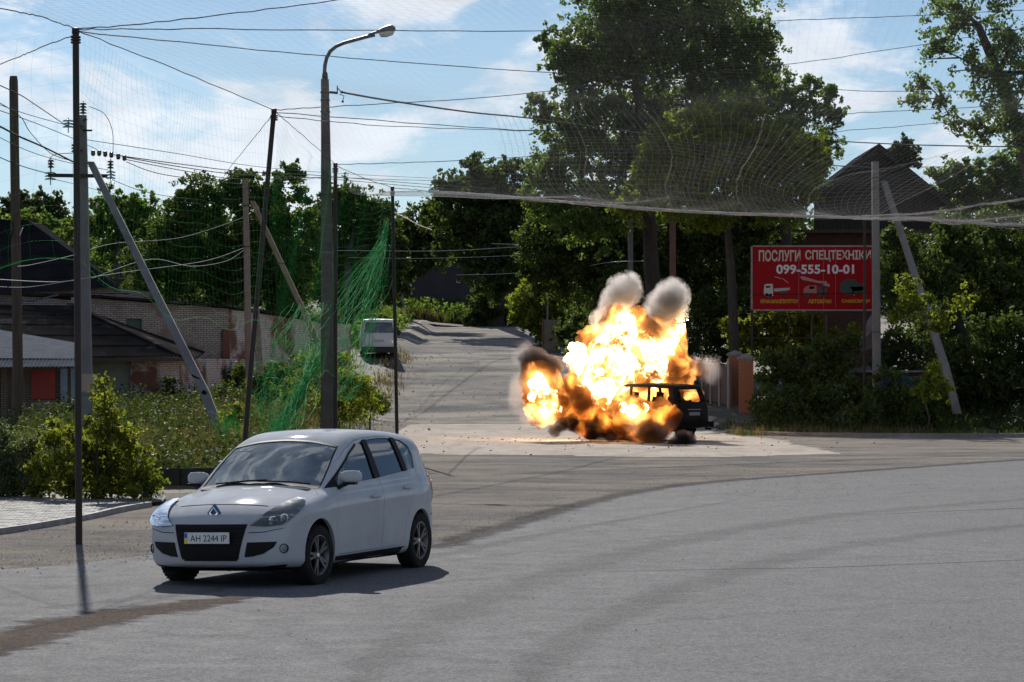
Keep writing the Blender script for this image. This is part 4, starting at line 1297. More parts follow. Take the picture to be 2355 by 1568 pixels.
def long_shed():
    root = empty('brick_shed', (-14, 108, float(ground_h(-14, 108))), 'long whitewashed brick shed with peeling paint behind the left poles', 'building')
    def loc(o): o.matrix_parent_inverse = Matrix.Translation(-root.location); return o
    A = (-16.6, 104.6); B = (-11.2, 108.8); C = (-7.9, 117.5)
    # upper wall with its small window opening
    ZB = .2
    o, fr = wall_uv('wall', A, B, ZB, 4.95, M_GBRICK, root, holes=((2.25, 2.95, 3.45, 4.15),), z1b=4.60); loc(o)
    a, t, n, Lw = fr
    win = MB(); c = a + t * 2.6 - n * .12 + Vector((0, 0, 3.8)); win.bar(c - t * .35, c + t * .35, .02, .70)
    w = loc(win.build('window', surf_cache('green_shutter', (.02, .07, .045), rough=.6), root))
    g = MB()
    for k in (-.35, 0, .35): g.bar(c + n * .03 + t * k + Vector((0, 0, -.35)), c + n * .03 + t * k + Vector((0, 0, .35)), .035)
    g.bar(c + n * .035 - t * .35, c + n * .035 + t * .35, .03)
    x = g.build('window_bar', M_WOODD, w); x.matrix_parent_inverse = Matrix.Translation(-root.location)
    o, fr2 = wall_uv('wall', B, C, ZB, 4.58, M_WBRICK, root, z1b=4.15); loc(o)
    a2, t2, n2, L2 = fr2
    # roof slabs over the wall, a thin overhanging deck
    m = MB()
    for (p, q, zp, zq, nn) in ((A, B, 4.99, 4.64, n), (B, C, 4.62, 4.19, n2)):
        pa = Vector((p[0], p[1], zp)) + nn * .3; pb = Vector((q[0], q[1], zq)) + nn * .3
        back = -nn * 6.0 + Vector((0, 0, .15))
        m.prism([pa, pb, pb + back, pa + back], (0, 0, 0), (0, 0, .09))
    loc(m.build('roof', M_SLATE, root))
    m = MB()
    for s0, zz in ((.6, 4.98), (3.0, 4.86)):
        p0 = a + t * s0 + n * .28 + Vector((0, 0, zz + .12)); m.bar(p0, p0 + t * 1.6, .25, .03)
    loc(m.build('roof_sheet', M_SLATE, root))
    # brick buttress where the two walls meet
    m = MB(); m.box((B[0] - .05, B[1] - .12, 3.05), (.26, .34, 1.5)); loc(m.build('pier', surf_cache('pier_brick', (.15, .055, .04), rough=.9), root))
    # right return
    o, _ = wall_uv('wall', C, (C[0] + .8, C[1] + 4), ZB, 4.15, M_WBRICK, root); loc(o)
    # front annex: lower wall
    o, fr3 = wall_uv('wall', (-15.6, 98.6), (-11.9, 98.6), ZB, 2.62, M_WBRICK, root, holes=((.55, 1.95, .75, 2.55),)); loc(o)
    o, fr4 = wall_uv('wall', (-11.9, 98.6), (-9.8, 108), ZB, 2.60, M_WBRICK, root); loc(o)
    a3, t3, n3, _ = fr3
    # painted shutter in the opening: sage panel with orange figure, framed
    c = a3 - n3 * .1 + t3 * 1.25 + Vector((0, 0, 1.65))
    m = MB(); m.bar(c - t3 * .7, c + t3 * .7, .03, 1.8); sh = loc(m.build('painted_shutter', surf_cache('sage_paint', (.19, .22, .17), (.13, .17, .13), scale=3, rough=.8), root))
    def fig(nm, pts, col):
        mm = MB(); mm.prism([c + n3 * .02 + t3 * u + Vector((0, 0, w_)) for u, w_ in pts], (0, 0, 0), n3 * .008)
        x_ = mm.build(nm, surf_cache(nm + '_paint', col, rough=.8), sh); x_.matrix_parent_inverse = Matrix.Translation(-root.location)
    fig('orange_patch', [(.22, .55), (.30, .80), (.52, .82), (.62, .55), (.68, -.1), (.66, -.85), (.30, -.85), (.1, -.5), (.35, -.1), (.25, .2)], (.36, .09, .035))
    fig('red_patch', [(-.3, -.45), (.1, -.42), (.3, -.6), (.3, -.88), (-.3, -.88)], (.16, .02, .015))
    fig('green_patch', [(-.45, .3), (-.1, .6), (.15, .45), (.2, .1), (-.05, -.35), (-.4, -.3)], (.03, .12, .06))
    # annex roof of corrugated sheets, hipped towards the right
    m_ = corrugated('annex_roof', [(-20.5, 97.7, 2.62), (-11.75, 97.7, 2.66), (-16.75, 104.5, 4.62), (-21.5, 104.5, 4.72)], 64, .016, M_SLATE, root, rows=5, lap=.04); loc(m_)
    m = MB(); m.add([(-11.75, 97.7, 2.69), (-16.75, 104.5, 4.65), (-11.9, 107.0, 2.9), (-11.4, 98.4, 2.55)], [(0, 1, 2), (0, 2, 3)]); m.add([(-11.75, 97.7, 2.64), (-16.75, 104.5, 4.60), (-11.9, 107.0, 2.85), (-11.4, 98.4, 2.50)], [(2, 1, 0), (3, 2, 0)])
    loc(m.build('annex_hip', M_SLATE, root))
    m = MB(); m.bar((-11.7, 97.65, 2.72), (-16.75, 104.45, 4.70), .22, .06); loc(m.build('hip_cap', M_SLATE, root))
    m = MB(); m.bar((-21.5, 104.4, 4.83), (-18.2, 104.4, 4.80), .28, .06); m.bar((-18.2, 104.4, 4.80), (-17.2, 104.4, 5.02), .26, .05); loc(m.build('ridge_flashing', M_METAL, root))
    m = MB(); m.bar((-20.5, 97.75, 2.53), (-11.8, 97.75, 2.57), .12, .14); loc(m.build('eave_board', M_WOOD, root))
    return root
long_shed()

def kiosk():
    root = empty('kiosk_shed', (-16.5, 92.5, float(ground_h(-16.5, 92.5))), 'low shed with grey corrugated metal roof and red banners at the left edge', 'shed')
    inv = Matrix.Translation(-root.location)
    def loc(o): o.matrix_parent_inverse = inv; return o
    gz = root.location.z - .1
    loc(corrugated('metal_roof', [(-19.5, 89.6, 2.62), (-14.25, 89.6, 2.58), (-14.55, 95.5, 3.05), (-22, 96.5, 4.3)], 80, .010, M_METAL, root))
    loc(corrugated('metal_roof', [(-17.8, 88.9, 2.30), (-14.1, 88.9, 2.33), (-14.15, 89.55, 2.55), (-17.8, 89.55, 2.55)], 30, .016, M_METAL, root))
    o, fr = wall_uv('wall', (-19.5, 91.6), (-14.3, 91.6), gz, 2.6, brick_mat('tan_brick', (.28, .20, .15), (.23, .165, .12), (.10, .085, .07), 1, wear=(.16, .12, .1)), root,
                    holes=((1.62, 2.52, gz + .02, 2.4),)); loc(o)
    m = MB(); m.box((-17.4, 91.75, 1.5), (.9, .05, 2.0)); loc(m.build('door', M_WOODD, root))
    def panel(nm, x0, x1, z0, z1, mat, y=91.50, par=None):
        mm = MB(); mm.box(((x0 + x1) / 2, y, (z0 + z1) / 2), (x1 - x0, .03, z1 - z0)); return loc(mm.build(nm, mat, par or root))
    b = panel('red_banner', -15.95, -15.15, 1.25, 2.20, M_RED)
    panel('picture', -15.93, -15.17, 1.42, 1.85, surf_cache('banner_photo', (.10, .08, .07), (.25, .2, .17), scale=9, rough=.6), 91.475, b)
    b2 = panel('poster', -14.98, -14.32, .95, 2.25, surf_cache('poster_blue', (.26, .33, .40), (.18, .24, .31), scale=3, rough=.6))
    for (x0, z0, w, h, nm) in ((-14.93, 1.05, .12, .25, 'red_block'), (-14.9, 1.75, .14, .22, 'red_block'), (-14.6, 1.45, .10, .16, 'blue_block'), (-14.6, 1.75, .10, .16, 'blue_block'), (-14.63, 1.05, .16, .2, 'blue_block')):
        panel(nm, x0, x0 + w, z0, z0 + h, surf_cache(nm, (.35, .03, .03) if 'red' in nm else (.02, .06, .25), rough=.6), 91.475, b2)
    panel('counter_panel', -15.95, -15.15, .62, 1.15, surf_cache('tan_panel', (.27, .20, .165), rough=.8))
    panel('counter_panel', -15.95, -15.05, -.1, .52, surf_cache('brown_panel', (.12, .075, .06), rough=.8))
    for x in (-19.3, -17.95, -16.35, -14.4):
        mm = MB(); mm.bar((x, 89.7, gz), (x, 89.7, 2.5), .10); loc(mm.build('post', M_WOOD, root))
    mm = MB(); mm.bar((-19.4, 89.7, 2.45), (-14.2, 89.7, 2.42), .1, .12); loc(mm.build('beam', M_WOOD, root))
kiosk()

def barn():
    root = empty('dark_barn', (-26, 126, float(ground_h(-26, 126))), 'big dark hipped roof of a barn behind the shed at the far left', 'building')
    inv = Matrix.Translation(-root.location)
    loc = lambda o: (setattr(o, 'matrix_parent_inverse', inv), o)[1]
    q = [P(-180, 690, 124), P(275, 660, 124), P(62, 506, 128), P(-180, 500, 128)]
    loc(corrugated('roof', q, 60, .03, M_TILE, root, rows=6, lap=.05))
    m = MB(); e1 = q[1]; t1 = q[2]; back = Vector((e1.x + 1.0, e1.y + 9, e1.z)); tb = Vector((t1.x, t1.y + 5, t1.z))
    back.x -= 2.0; m.add([e1 + Vector((0, 0, .02)), back, tb, t1 + Vector((0, 0, .02))], [(0, 1, 2, 3)]); m.add([e1 - Vector((0, 0, .1)), back - Vector((0, 0, .1)), tb - Vector((0, 0, .1)), t1 - Vector((0, 0, .1))], [(3, 2, 1, 0)])
    loc(m.build('roof_hip', M_TILE, root))
    z0 = float(ground_h(-26, 126)) - .5
    o, _ = wall_uv('wall', (q[0].x, 124.6), (q[1].x - .4, 124.6), z0, q[1].z, M_GBRICK, root); loc(o)
    o, _ = wall_uv('wall', (q[1].x - .4, 124.6), (q[1].x + .4, 133), z0, q[1].z, M_GBRICK, root); loc(o)
barn()

def retaining_wall():
    root = empty('retaining_wall', (-8, 51.8, 0), 'low dark concrete retaining wall behind the silver car', 'wall')
    rr = random.Random(5)
    pts = [(-10.6, 52.6), (-8.6, 51.6), (-7.2, 51.4), (-5.4, 52.6)]
    c = [Vector((a, b, 0)) for a, b in pts]
    for i in range(3):
        n = max(1, int((c[i + 1] - c[i]).length / .9))
        for k in range(n):
            a = c[i].lerp(c[i + 1], (k + .01) / n) - root.location; b = c[i].lerp(c[i + 1], (k + .99) / n) - root.location
            m = MB(); dz = rr.uniform(-.02, .02); m.bar(a + Vector((0, 0, .1 + dz)), b + Vector((0, 0, .1 + dz)), .2, .62); m.build('wall_block', surf_cache('old_concrete', (.055, .05, .045), (.03, .028, .026), scale=3, rough=.95, spec=0.0), root)
retaining_wall()

def gable_house():
    d = 137.0
    g0 = gbase(2010, d)
    root = empty('gable_house', g0, 'dark wooden house gable with brick storey behind the red billboard', 'house')
    inv = Matrix.Translation(-root.location)
    loc = lambda o: (setattr(o, 'matrix_parent_inverse', inv), o)[1]
    apex = P(2018, 338, d); el = P(1850, 468, d); er = P(2180, 470, d)
    bl = P(1870, 532, d); brt = P(2165, 532, d)
    m = MB(); wl = [P(1872, 455, d), P(2018, 345, d), P(2160, 458, d), P(2160, 530, d), P(1872, 530, d)]
    m.prism(wl, (0, 0, 0), (0, .2, 0)); loc(m.build('gable_wall', M_WOODD, root))
    # boards across the gable
    x0, x1 = wl[4].x, wl[3].x; x = x0; rr = random.Random(3)
    while x < x1 - .2:
        w = .22; xm = x + w / 2
        # roof line above this board
        zt = lerp(apex.z, el.z, abs(xm - apex.x) / (apex.x - el.x)) - .12
        mm = MB(); mm.box((xm, d - .02 - rr.uniform(0, .012), (wl[3].z + zt) / 2), (w - .02, .03, zt - wl[3].z)); loc(mm.build('plank', M_WOODD, root)); x += w
    for s, e in ((-1, el), (1, er)):
        m = MB(); dv = (e - apex); off = Vector((0, -.5, 0)); m.prism([apex + off, e + off, e + off + Vector((0, 10, 0)), apex + off + Vector((0, 10, 0))], (0, 0, 0), (0, 0, .14)); loc(m.build('roof', M_TILE, root))
        m = MB(); m.bar(apex + Vector((0, -.52, -.08)), e + Vector((0, -.52, -.08)), .05, .2); loc(m.build('barge_board', M_WOODD, root))
    o, _ = wall_uv('wall', (P(1770, 0, d).x, d + .25), (P(2012, 0, d).x, d + .25), g0.z - .3, P(0, 531, d).z, M_DBRICK, root, holes=((1.6, 2.6, g0.z + 1.2, g0.z + 2.6),)); loc(o)
    m = MB(); m.box((P(1770, 0, d).x + 2.1, d + .4, g0.z + 1.9), (1.0, .04, 1.4)); loc(m.build('window', M_GLASSD, root))
    m = MB(); a = P(1765, 532, d); b = P(2165, 532, d); m.bar(a + Vector((0, -.1, 0)), b + Vector((0, -.1, 0)), .5, .16); loc(m.build('ledge', M_WOOD, root))
    m = MB(); p = P(1780, 520, d); m.box(p + Vector((0, .3, -.6)), (.7, .7, 1.6)); loc(m.build('porch_post', M_DBRICK, root))
gable_house()

def street_house():
    d = 216.0; g0 = gbase(980, d)
    root = empty('cottage', g0, 'dark cottage with one pale-framed window at the end of the side street', 'house')
    inv = Matrix.Translation(-root.location); loc = lambda o: (setattr(o, 'matrix_parent_inverse', inv), o)[1]
    x0, x1 = P(840, 0, d).x, P(1130, 0, d).x; zt = P(0, 585, d).z; wu0 = P(932, 0, d).x - x0; wu1 = P(957, 0, d).x - x0
    M_CW = surf('dark_render', (.045, .038, .042), (.03, .026, .03), scale=.8, rough=.9)
    o, fr = wall_uv('wall', (x0, d), (x1, d), g0.z - 1.0, zt, M_CW, root, holes=((wu0, wu1, P(0, 645, d).z, P(0, 610, d).z),)); loc(o)
    m = MB(); cx = x0 + (wu0 + wu1) / 2; cz = (P(0, 645, d).z + P(0, 610, d).z) / 2; w = wu1 - wu0; h = P(0, 610, d).z - P(0, 645, d).z
    m.box((cx, d + .1, cz), (w, .02, h)); wo = loc(m.build('window', M_GLASSD, root))
    f = MB()
    for sx_ in (-1, 1): f.box((cx + sx_ * (w / 2 - .05), d + .04, cz), (.10, .08, h))
    f.box((cx, d + .04, cz + h / 2 - .05), (w - .2, .08, .10)); f.box((cx - .1, d + .045, cz), (.07, .07, h - .2))
    x = f.build('window_frame', M_WHITE, wo); x.matrix_parent_inverse = inv
    f = MB(); f.box((cx, d - .06, cz - h / 2 - .04), (w + .15, .3, .09)); x = f.build('sill', M_WHITE, wo); x.matrix_parent_inverse = inv
    loc(corrugated('roof', [(x0 - .6, d - .6, zt - .1), (x1 + .6, d - .6, zt - .1), (x1 - 1.5, d + 5, zt + 2.6), (x0 + 1.5, d + 5, zt + 2.6)], 44, .03, M_TILE, root))
street_house()

# brick gate pillar, brick by brick, and the railing running back from it
def brick_unit(mat):
    m = MB(); m.box((0, 0, 0), (.25, .12, .065)); me = m.mesh('brick'); me.materials.append(mat); return me
M_OBRICK = surf('orange_brick', (.36, .135, .065), (.26, .09, .045), scale=5, rough=.9, bump=.004, bscale=60)
M_MORT = surf('mortar', (.20, .18, .16), rough=.95)
def pillar(x, y, h, label, group, detail=True, w=.52):
    z0 = float(ground_h(x, y)) - .15
    root = empty('brick_pillar', (x, y, z0), label, 'pillar', group)
    m = MB(); m.box((0, 0, h / 2), (w - .03, w - .03, h)); m.build('mortar_core', M_MORT, root)
    if detail:
        bm_ = BRK; n = int(h / .077); rr = random.Random(int(x * 10))
        for r_ in range(n):
            z = .04 + r_ * .077; od = r_ % 2
            for face in range(3):      # front, left, right
                if face == 0: places = [(-.13, -w / 2 + .055, 0), (.13, -w / 2 + .055, 0)] if od == 0 else [(0, -w / 2 + .055, 0)]
                else:
                    sg = -1 if face == 1 else 1
                    places = [(sg * (w / 2 - .055), .0, 90)] if od == 0 else [(sg * (w / 2 - .055), -.13, 90), (sg * (w / 2 - .055), .13, 90)]
                for (bx, by, an) in places:
                    o = bpy.data.objects.new('brick', bm_); o.location = (bx + rr.uniform(-.004, .004), by + rr.uniform(-.006, .004), z); o.rotation_euler = (0, 0, math.radians(an + rr.uniform(-1, 1)))
                    if od == 1 and face == 0: o.scale = (1.0, 1, 1)
                    o.parent = root; COL.objects.link(o)
    m = MB(); m.box((0, 0, h + .04), (w + .1, w + .1, .08)); m.add([(-.3, -.3, h + .08), (.3, -.3, h + .08), (.3, .3, h + .08), (-.3, .3, h + .08), (0, 0, h + .22)], [(0, 1, 4), (1, 2, 4), (2, 3, 4), (3, 0, 4), (3, 2, 1, 0)])
    m.build('cap', surf_cache('cap_concrete', (.19, .18, .175), rough=.9), root)
    return root
BRK = brick_unit(M_OBRICK)
pillar(8.85, 104.3, 2.15, 'orange brick gate pillar lit by the fire, nearest of the row', 'brick pillars of the fence')
pillar(8.78, 108.6, 2.1, 'brick pillar partly hidden behind the nearest gate pillar', 'brick pillars of the fence')
def railing():
    a = Vector((7.45, 122, 0)); b = Vector((8.6, 105.2, 0))
    root = empty('metal_railing', (8, 113, float(ground_h(8, 113))), 'rusty panelled railing with thin posts between the brick pillars', 'fence')
    inv = Matrix.Translation(-root.location); n = 7
    for k in range(n + 1):
        p = a.lerp(b, k / n) + Vector((-.35, 0, 0)); z = float(ground_h(p.x, p.y))
        m = MB(); m.tube([(p.x, p.y, z - .2), (p.x, p.y, z + 1.95)], .045, 6); o = m.build('post', surf_cache('pale_post', (.30, .24, .21), rough=.7), root); o.matrix_parent_inverse = inv
        if k < n:
            q = a.lerp(b, (k + 1) / n) + Vector((-.3, 0, 0)); z2 = float(ground_h(q.x, q.y))
            m = MB(); m.bar(p + Vector((0.06, 0, z + .85)), q + Vector((0.06, 0, z2 + .85)), .03, 1.5); o = m.build('panel', surf_cache('panel_paint', (.13, .075, .055), (.09, .05, .04), scale=3, rough=.8), root); o.matrix_parent_inverse = inv
            m = MB(); m.bar(p + Vector((0, 0, z + 1.66)), q + Vector((0, 0, z2 + 1.66)), .05, .05); o = m.build('rail', M_RUST, root); o.matrix_parent_inverse = inv
railing()
def slab_post():
    p = gbase(1270, 152); root = empty('concrete_slab', p, 'upright weathered concrete slab standing beyond the fireball left side', 'slab')
    m = MB(); m.box((0, 0, .9), (.92, .25, 1.9)); m.build('panel', M_CONCR, root); m = MB(); m.box((-.52, .0, .9), (.10, .3, 1.95)); m.build('edge_post', M_RUST, root)
    m = MB(); m.tube([(-.28, .1, 1.8), (-.25, .1, 3.6)], .05, 6); m.build('pipe', M_CONC, root)
slab_post()
def low_wall():
    root = empty('garden_wall', (0, 0, 0), 'low dark brick wall with a blue sheet behind the right-hand bushes', 'wall')
    wall_uv('wall', (12.6, 101.5), (17.6, 103.5), -.2, 2.1, M_DBRICK, root)
    m = MB(); m.bar((13.4, 101.6, 1.75), (15.6, 102.5, 1.75), .04, .42); m.build('blue_sheet', surf_cache('blue_paint', (.01, .05, .16), rough=.6), root)
    m = MB(); m.bar((12.6, 101.45, 2.14), (17.6, 103.45, 2.14), .34, .07); m.build('coping', M_CONC, root)
low_wall()
def torn_tarp():
    r = np.random.default_rng(4)
    ps = [(1862, 775), (1905, 795), (1948, 800), (1972, 790), (1985, 765), (1994, 738), (2004, 722), (2006, 760), (2008, 800), (1980, 808), (1940, 812), (1890, 806)]
    m = MB(); m.prism([P(x, y, 101 + r.uniform(-.3, .3)) for x, y in ps], (0, 0, 0), (0, .04, 0))
    o = m.build('torn_tarp', surf_cache('grey_canvas', (.14, .13, .125), (.09, .085, .08), scale=2, rough=.9)); tag(o, 'torn grey canvas hanging in the bushes left of the right-hand pole', 'tarp')
torn_tarp()
# ---------------------------------------------------------------- leaves, trees, weeds
def unit(n, r):
    v = r.normal(size=(n, 3)); return v / np.linalg.norm(v, axis=1, keepdims=True)
def leaf_geo(C, size, r, up=.35, wide=.42, droop=.0):
    n = len(C)
    a = unit(n, r); a[:, 2] -= droop; a /= np.linalg.norm(a, axis=1, keepdims=True)
    nn = unit(n, r) + np.array([0, 0, up]); b = np.cross(nn, a); b /= (np.linalg.norm(b, axis=1, keepdims=True) + 1e-9)
    c = np.cross(a, b)
    s = (size * r.uniform(.6, 1.4, n))[:, None]
    v0 = C - a * s * .5; v2 = C + a * s * .5 + c * s * .08
    v1 = C + b * s * wide - c * s * .10 - a * s * .06; v3 = C - b * s * wide - c * s * .10 - a * s * .06
    V = np.stack([v0, v1, v2, v3], 1).reshape(-1, 3)
    k = np.arange(n) * 4
    Fc = np.stack([np.stack([k, k + 1, k + 2], 1), np.stack([k, k + 2, k + 3], 1)], 1).reshape(-1, 3)
    return V, Fc
DENS = 2.6
def ball(n, r, p=2.2):
    return unit(n, r) * (r.random(n) ** (1 / p))[:, None]

LEAF = {
    'dark': leaf_mat('leaf_dark', (.032, .052, .018), (.054, .080, .026), (.085, .112, .038), .40),
    'poplar': leaf_mat('leaf_poplar', (.045, .078, .026), (.080, .125, .038), (.135, .175, .060), .48),
    'lime': leaf_mat('leaf_light', (.075, .102, .020), (.120, .148, .026), (.17, .19, .040), .52),
    'yellow': leaf_mat('leaf_yellowish', (.060, .082, .016), (.11, .125, .022), (.20, .20, .040), .5),
    'far': leaf_mat('leaf_far', (.040, .060, .030), (.055, .078, .036), (.080, .100, .045), .3),
    'grey': leaf_mat('leaf_greygreen', (.060, .080, .045), (.090, .110, .060), (.13, .15, .085), .35),
}
M_BARK = surf('bark', (.055, .045, .035), (.025, .02, .016), scale=6, rough=.95, bump=.03, bscale=12, stretch=(1, 1, .25))
M_STEM = surf('green_stem', (.08, .09, .03), (.06, .05, .03), scale=9, rough=.8)

def limb(mb, a, b, r0, r1, rr, n=6, bend=.12):
    a = Vector(a); b = Vector(b); L_ = (b - a).length
    m = a.lerp(b, .5) + Vector((rr.uniform(-1, 1), rr.uniform(-1, 1), rr.uniform(-.2, .8))) * L_ * bend
    pts = [a.lerp(m, t).lerp(m.lerp(b, t), t) for t in (0, .25, .5, .75, 1)]
    mb.tube(pts, [lerp(r0, r1, t) for t in (0, .25, .5, .75, 1)], n, cap=False)
    return pts

def tree(name, label, lobes, base, leaf='dark', size=.16, k=11, per=42, trunk_r=.25, d=None, group=None, cat='tree', seed=0, spread=.5, crad=.26, twigs=3, up=.35, droop=0.0, shell=2.2, depth=.8):
    """lobes: (centre, radius) list; base: ground point of the trunk"""
    r = np.random.default_rng(seed + 100); rr = random.Random(seed)
    base = Vector(base)
    root = empty(name, base, label, cat, group)
    tr = MB(); C = []
    cs = [Vector(c) for c, R in lobes]
    mid = sum(cs, Vector()) / len(cs); lowz = min(c.z for c in cs)
    fork = Vector((lerp(base.x, mid.x, .3), base.y, lerp(base.z, lowz, .7)))
    spine_top = Vector((mid.x, mid.y, lerp(lowz, max(c.z for c in cs), .7)))
    tr.tube([(0, 0, -.2), Vector((rr.uniform(-.1, .1), rr.uniform(-.1, .1), (fork.z - base.z) * .5)), fork - base], [trunk_r * 1.25, trunk_r, trunk_r * .85], 10, cap=False)
    sp = limb(tr, fork - base, spine_top - base, trunk_r * .85, trunk_r * .3, rr, 8, .06)
    # each lobe hangs on the nearest point already reached, so boughs fork and arch
    nodes = [(Vector(p) + base, trunk_r * lerp(.75, .3, i / 4)) for i, p in enumerate(sp)]
    order = sorted(lobes, key=lambda l: min((Vector(l[0]) - q).length for q, _ in nodes))
    for (c, R) in order:
        c = Vector(c)
        q0, r0 = min(nodes, key=lambda nd: (nd[0] - c).length - nd[1] * 2.0 + max(0, nd[0].z - c.z) * .5)
        r1 = max(min(r0 * .62, trunk_r * .3), .02)
        pts = limb(tr, q0 - base, c - base, r1, r1 * .45, rr, 6, .14)
        nodes.append((c, r1 * .6)); nodes.append((Vector(pts[2]) + base, r1 * .8))
        ncl = max(3, int(k * R * R * DENS))
        off = ball(ncl, r, shell) * R
        off[:, 1] *= depth
        cl = off + np.array(c)
        for q in range(min(twigs, ncl)):
            limb(tr, pts[rr.choice((2, 3, 4))], Vector(cl[q]) - base, trunk_r * .08, .010, rr, 4)
        cr = r.uniform(.7, 1.5, ncl) * crad * (.8 + .4 * R)
        # loose sprays that break up the outline
        no = max(3, ncl // 3); oo = unit(no, r) * (R * r.uniform(.95, 1.28, no))[:, None]; oo[:, 1] *= depth
        for q in range(no):
            o = ball(int(per * .35), r, 1.6) * crad * (.5 + .4 * R) * .8; C.append(oo[q] + np.array(c) + o)
        for q in range(ncl):
            n = int(1.25 * per * r.uniform(.6, 1.4))
            o = ball(n, r, 2.0) * cr[q]; o[:, 2] *= .75
            C.append(cl[q] + o)
    C = np.concatenate(C) - np.array(base)
    V, Fc = leaf_geo(C, size * .92, r, up=up, droop=droop)
    tr.build('trunk', M_BARK, root, smooth=True)
    np_mesh('crown', V, Fc, LEAF[leaf], root)
    return root

def plobes(px, d, spread=None, seed=0, depth=.4):
    """pixel lobes (x, y, r) at distance d, staggered in depth"""
    rr = random.Random(seed * 7 + 5); out = []
    xs = [p[0] for p in px]; hw = (max(xs) - min(xs)) / 2 / F * d + 1
    for i, (x, y, r_) in enumerate(px):
        dd = d + rr.uniform(-1, 1) * depth * hw
        out.append((P(x, y, dd), r_ / F * dd))
    return out

TG = 'trees beyond the street'
tree('poplar_tree', 'tallest broad green tree standing behind the explosion, its top cut by the picture edge',
     plobes([(1500, 60, 150), (1650, 90, 130), (1380, 140, 110), (1420, 20, 100), (1580, -80, 150), (1310, 140, 62), (1310, 290, 88), (1450, 270, 120), (1610, 250, 120), (1720, 110, 72),
             (1290, 385, 78), (1420, 400, 105), (1550, 370, 100), (1255, 455, 62), (1360, 500, 90), (1260, 90, 30), (1250, 240, 38), (1750, 190, 40)], 125, seed=1), gbase(1520, 126), 'poplar', .165, 12, 46, .42, seed=1, group=TG, crad=.24)
tree('poplar_tree', 'dark green tree right of the tallest tree with a notched loose outline',
     plobes([(1790, 215, 62), (1865, 225, 50), (1900, 255, 42), (1830, 300, 78), (1895, 340, 46), (1700, 240, 80), (1745, 330, 85), (1850, 390, 60), (1920, 215, 22), (1760, 160, 36)], 131, seed=2), gbase(1800, 131), 'poplar', .16, 12, 40, .3, seed=2, group=TG, crad=.22)
tree('maple_tree', 'lighter yellow-green tree low in front of the tallest dark tree',
     plobes([(1520, 335, 50), (1600, 300, 60), (1710, 285, 66), (1780, 340, 80), (1660, 380, 95), (1850, 410, 58), (1750, 440, 85), (1560, 450, 62), (1450, 475, 46), (1490, 400, 40), (1640, 470, 70), (1880, 350, 38), (1700, 360, 70), (1600, 400, 60), (1820, 460, 60), (1560, 380, 50)], 111, seed=3, depth=.25), gbase(1690, 112), 'lime', .15, 15, 40, .20, seed=3, group=TG, crad=.24)
tree('dark_tree', 'dark spreading tree behind the fireball under the net edge',
     plobes([(1250, 560, 75), (1330, 620, 85), (1450, 590, 95), (1560, 560, 90), (1680, 560, 90), (1650, 680, 90), (1760, 620, 72), (1450, 690, 90), (1560, 650, 80), (1340, 530, 80), (1420, 520, 80), (1520, 510, 80), (1620, 510, 80), (1720, 520, 70), (1790, 560, 60), (1250, 620, 60), (1700, 600, 60)], 133, seed=4), gbase(1480, 134), 'dark', .17, 13, 46, .3, seed=4, group=TG)
tree('dark_tree', 'dark low tree filling the gap between fireball and red billboard',
     plobes([(1700, 780, 60), (1640, 790, 60), (1560, 760, 70), (1720, 700, 60), (1640, 720, 60), (1800, 690, 50)], 128, seed=5), gbase(1680, 129), 'dark', .16, 12, 40, .16, seed=5, group=TG)
tree('walnut_tree', 'old dark tree with a thick ivy-covered trunk at the end of the side street',
     plobes([(1100, 415, 62), (1040, 440, 44), (1185, 425, 62), (1060, 520, 85), (1165, 540, 95), (1250, 500, 75), (1140, 620, 72), (1235, 610, 62), (1120, 480, 90), (1300, 660, 55)], 178, seed=6), gbase(1135, 199), 'dark', .24, 9, 40, .85, seed=6, group=TG)
tree('ivy_column', 'dark mound of ivy hugging the thick tree trunk at the street end',
     plobes([(1130, 730, 52), (1125, 690, 42), (1130, 650, 36), (1105, 745, 40), (1160, 742, 42)], 199, seed=7, depth=.3), gbase(1130, 199), 'dark', .22, 16, 46, .3, cat='ivy', seed=7)
tree('dark_tree', 'rounded dark tree left of the side street with sky above it',
     plobes([(985, 505, 48), (930, 545, 50), (1000, 560, 60), (940, 610, 40), (1010, 480, 30)], 190, seed=8), gbase(890, 207), 'dark', .24, 11, 40, .3, seed=8, group=TG)
tree('walnut_tree', 'domed dark tree behind the concrete lamp post',
     plobes([(790, 478, 62), (850, 500, 58), (760, 560, 72), (860, 580, 75), (800, 650, 80), (720, 620, 60), (890, 640, 60), (745, 500, 36), (905, 560, 40)], 175, seed=9), gbase(800, 170), 'dark', .24, 10, 42, .4, seed=9, group=TG)
tree('walnut_tree', 'broad dark green tree behind the whitewashed brick wall',
     plobes([(450, 465, 66), (540, 440, 58), (615, 450, 52), (668, 400, 30), (655, 520, 80), (560, 560, 98), (440, 570, 98), (360, 620, 85), (500, 660, 88), (620, 640, 92), (690, 600, 66), (400, 520, 60), (640, 410, 28), (700, 440, 26), (330, 700, 60), (660, 700, 60)], 137, seed=10), gbase(520, 138), 'dark', .19, 11, 44, .45, seed=10, group=TG)
tree('ash_tree', 'yellow-green treetop between the dark tree and the left concrete pole',
     plobes([(262, 470, 44), (320, 478, 46), (228, 510, 46), (300, 540, 60), (250, 580, 50), (180, 520, 34), (350, 560, 50)], 150, seed=11), gbase(270, 150), 'poplar', .22, 10, 36, .3, seed=11, group=TG)
tree('far_tree', 'grey-green treetop on the skyline at the far left',
     plobes([(40, 478, 40), (105, 465, 38), (70, 500, 50), (10, 500, 40), (130, 500, 34), (-60, 490, 60)], 200, seed=12), gbase(60, 200), 'far', .28, 8, 34, .4, seed=12, group=TG)
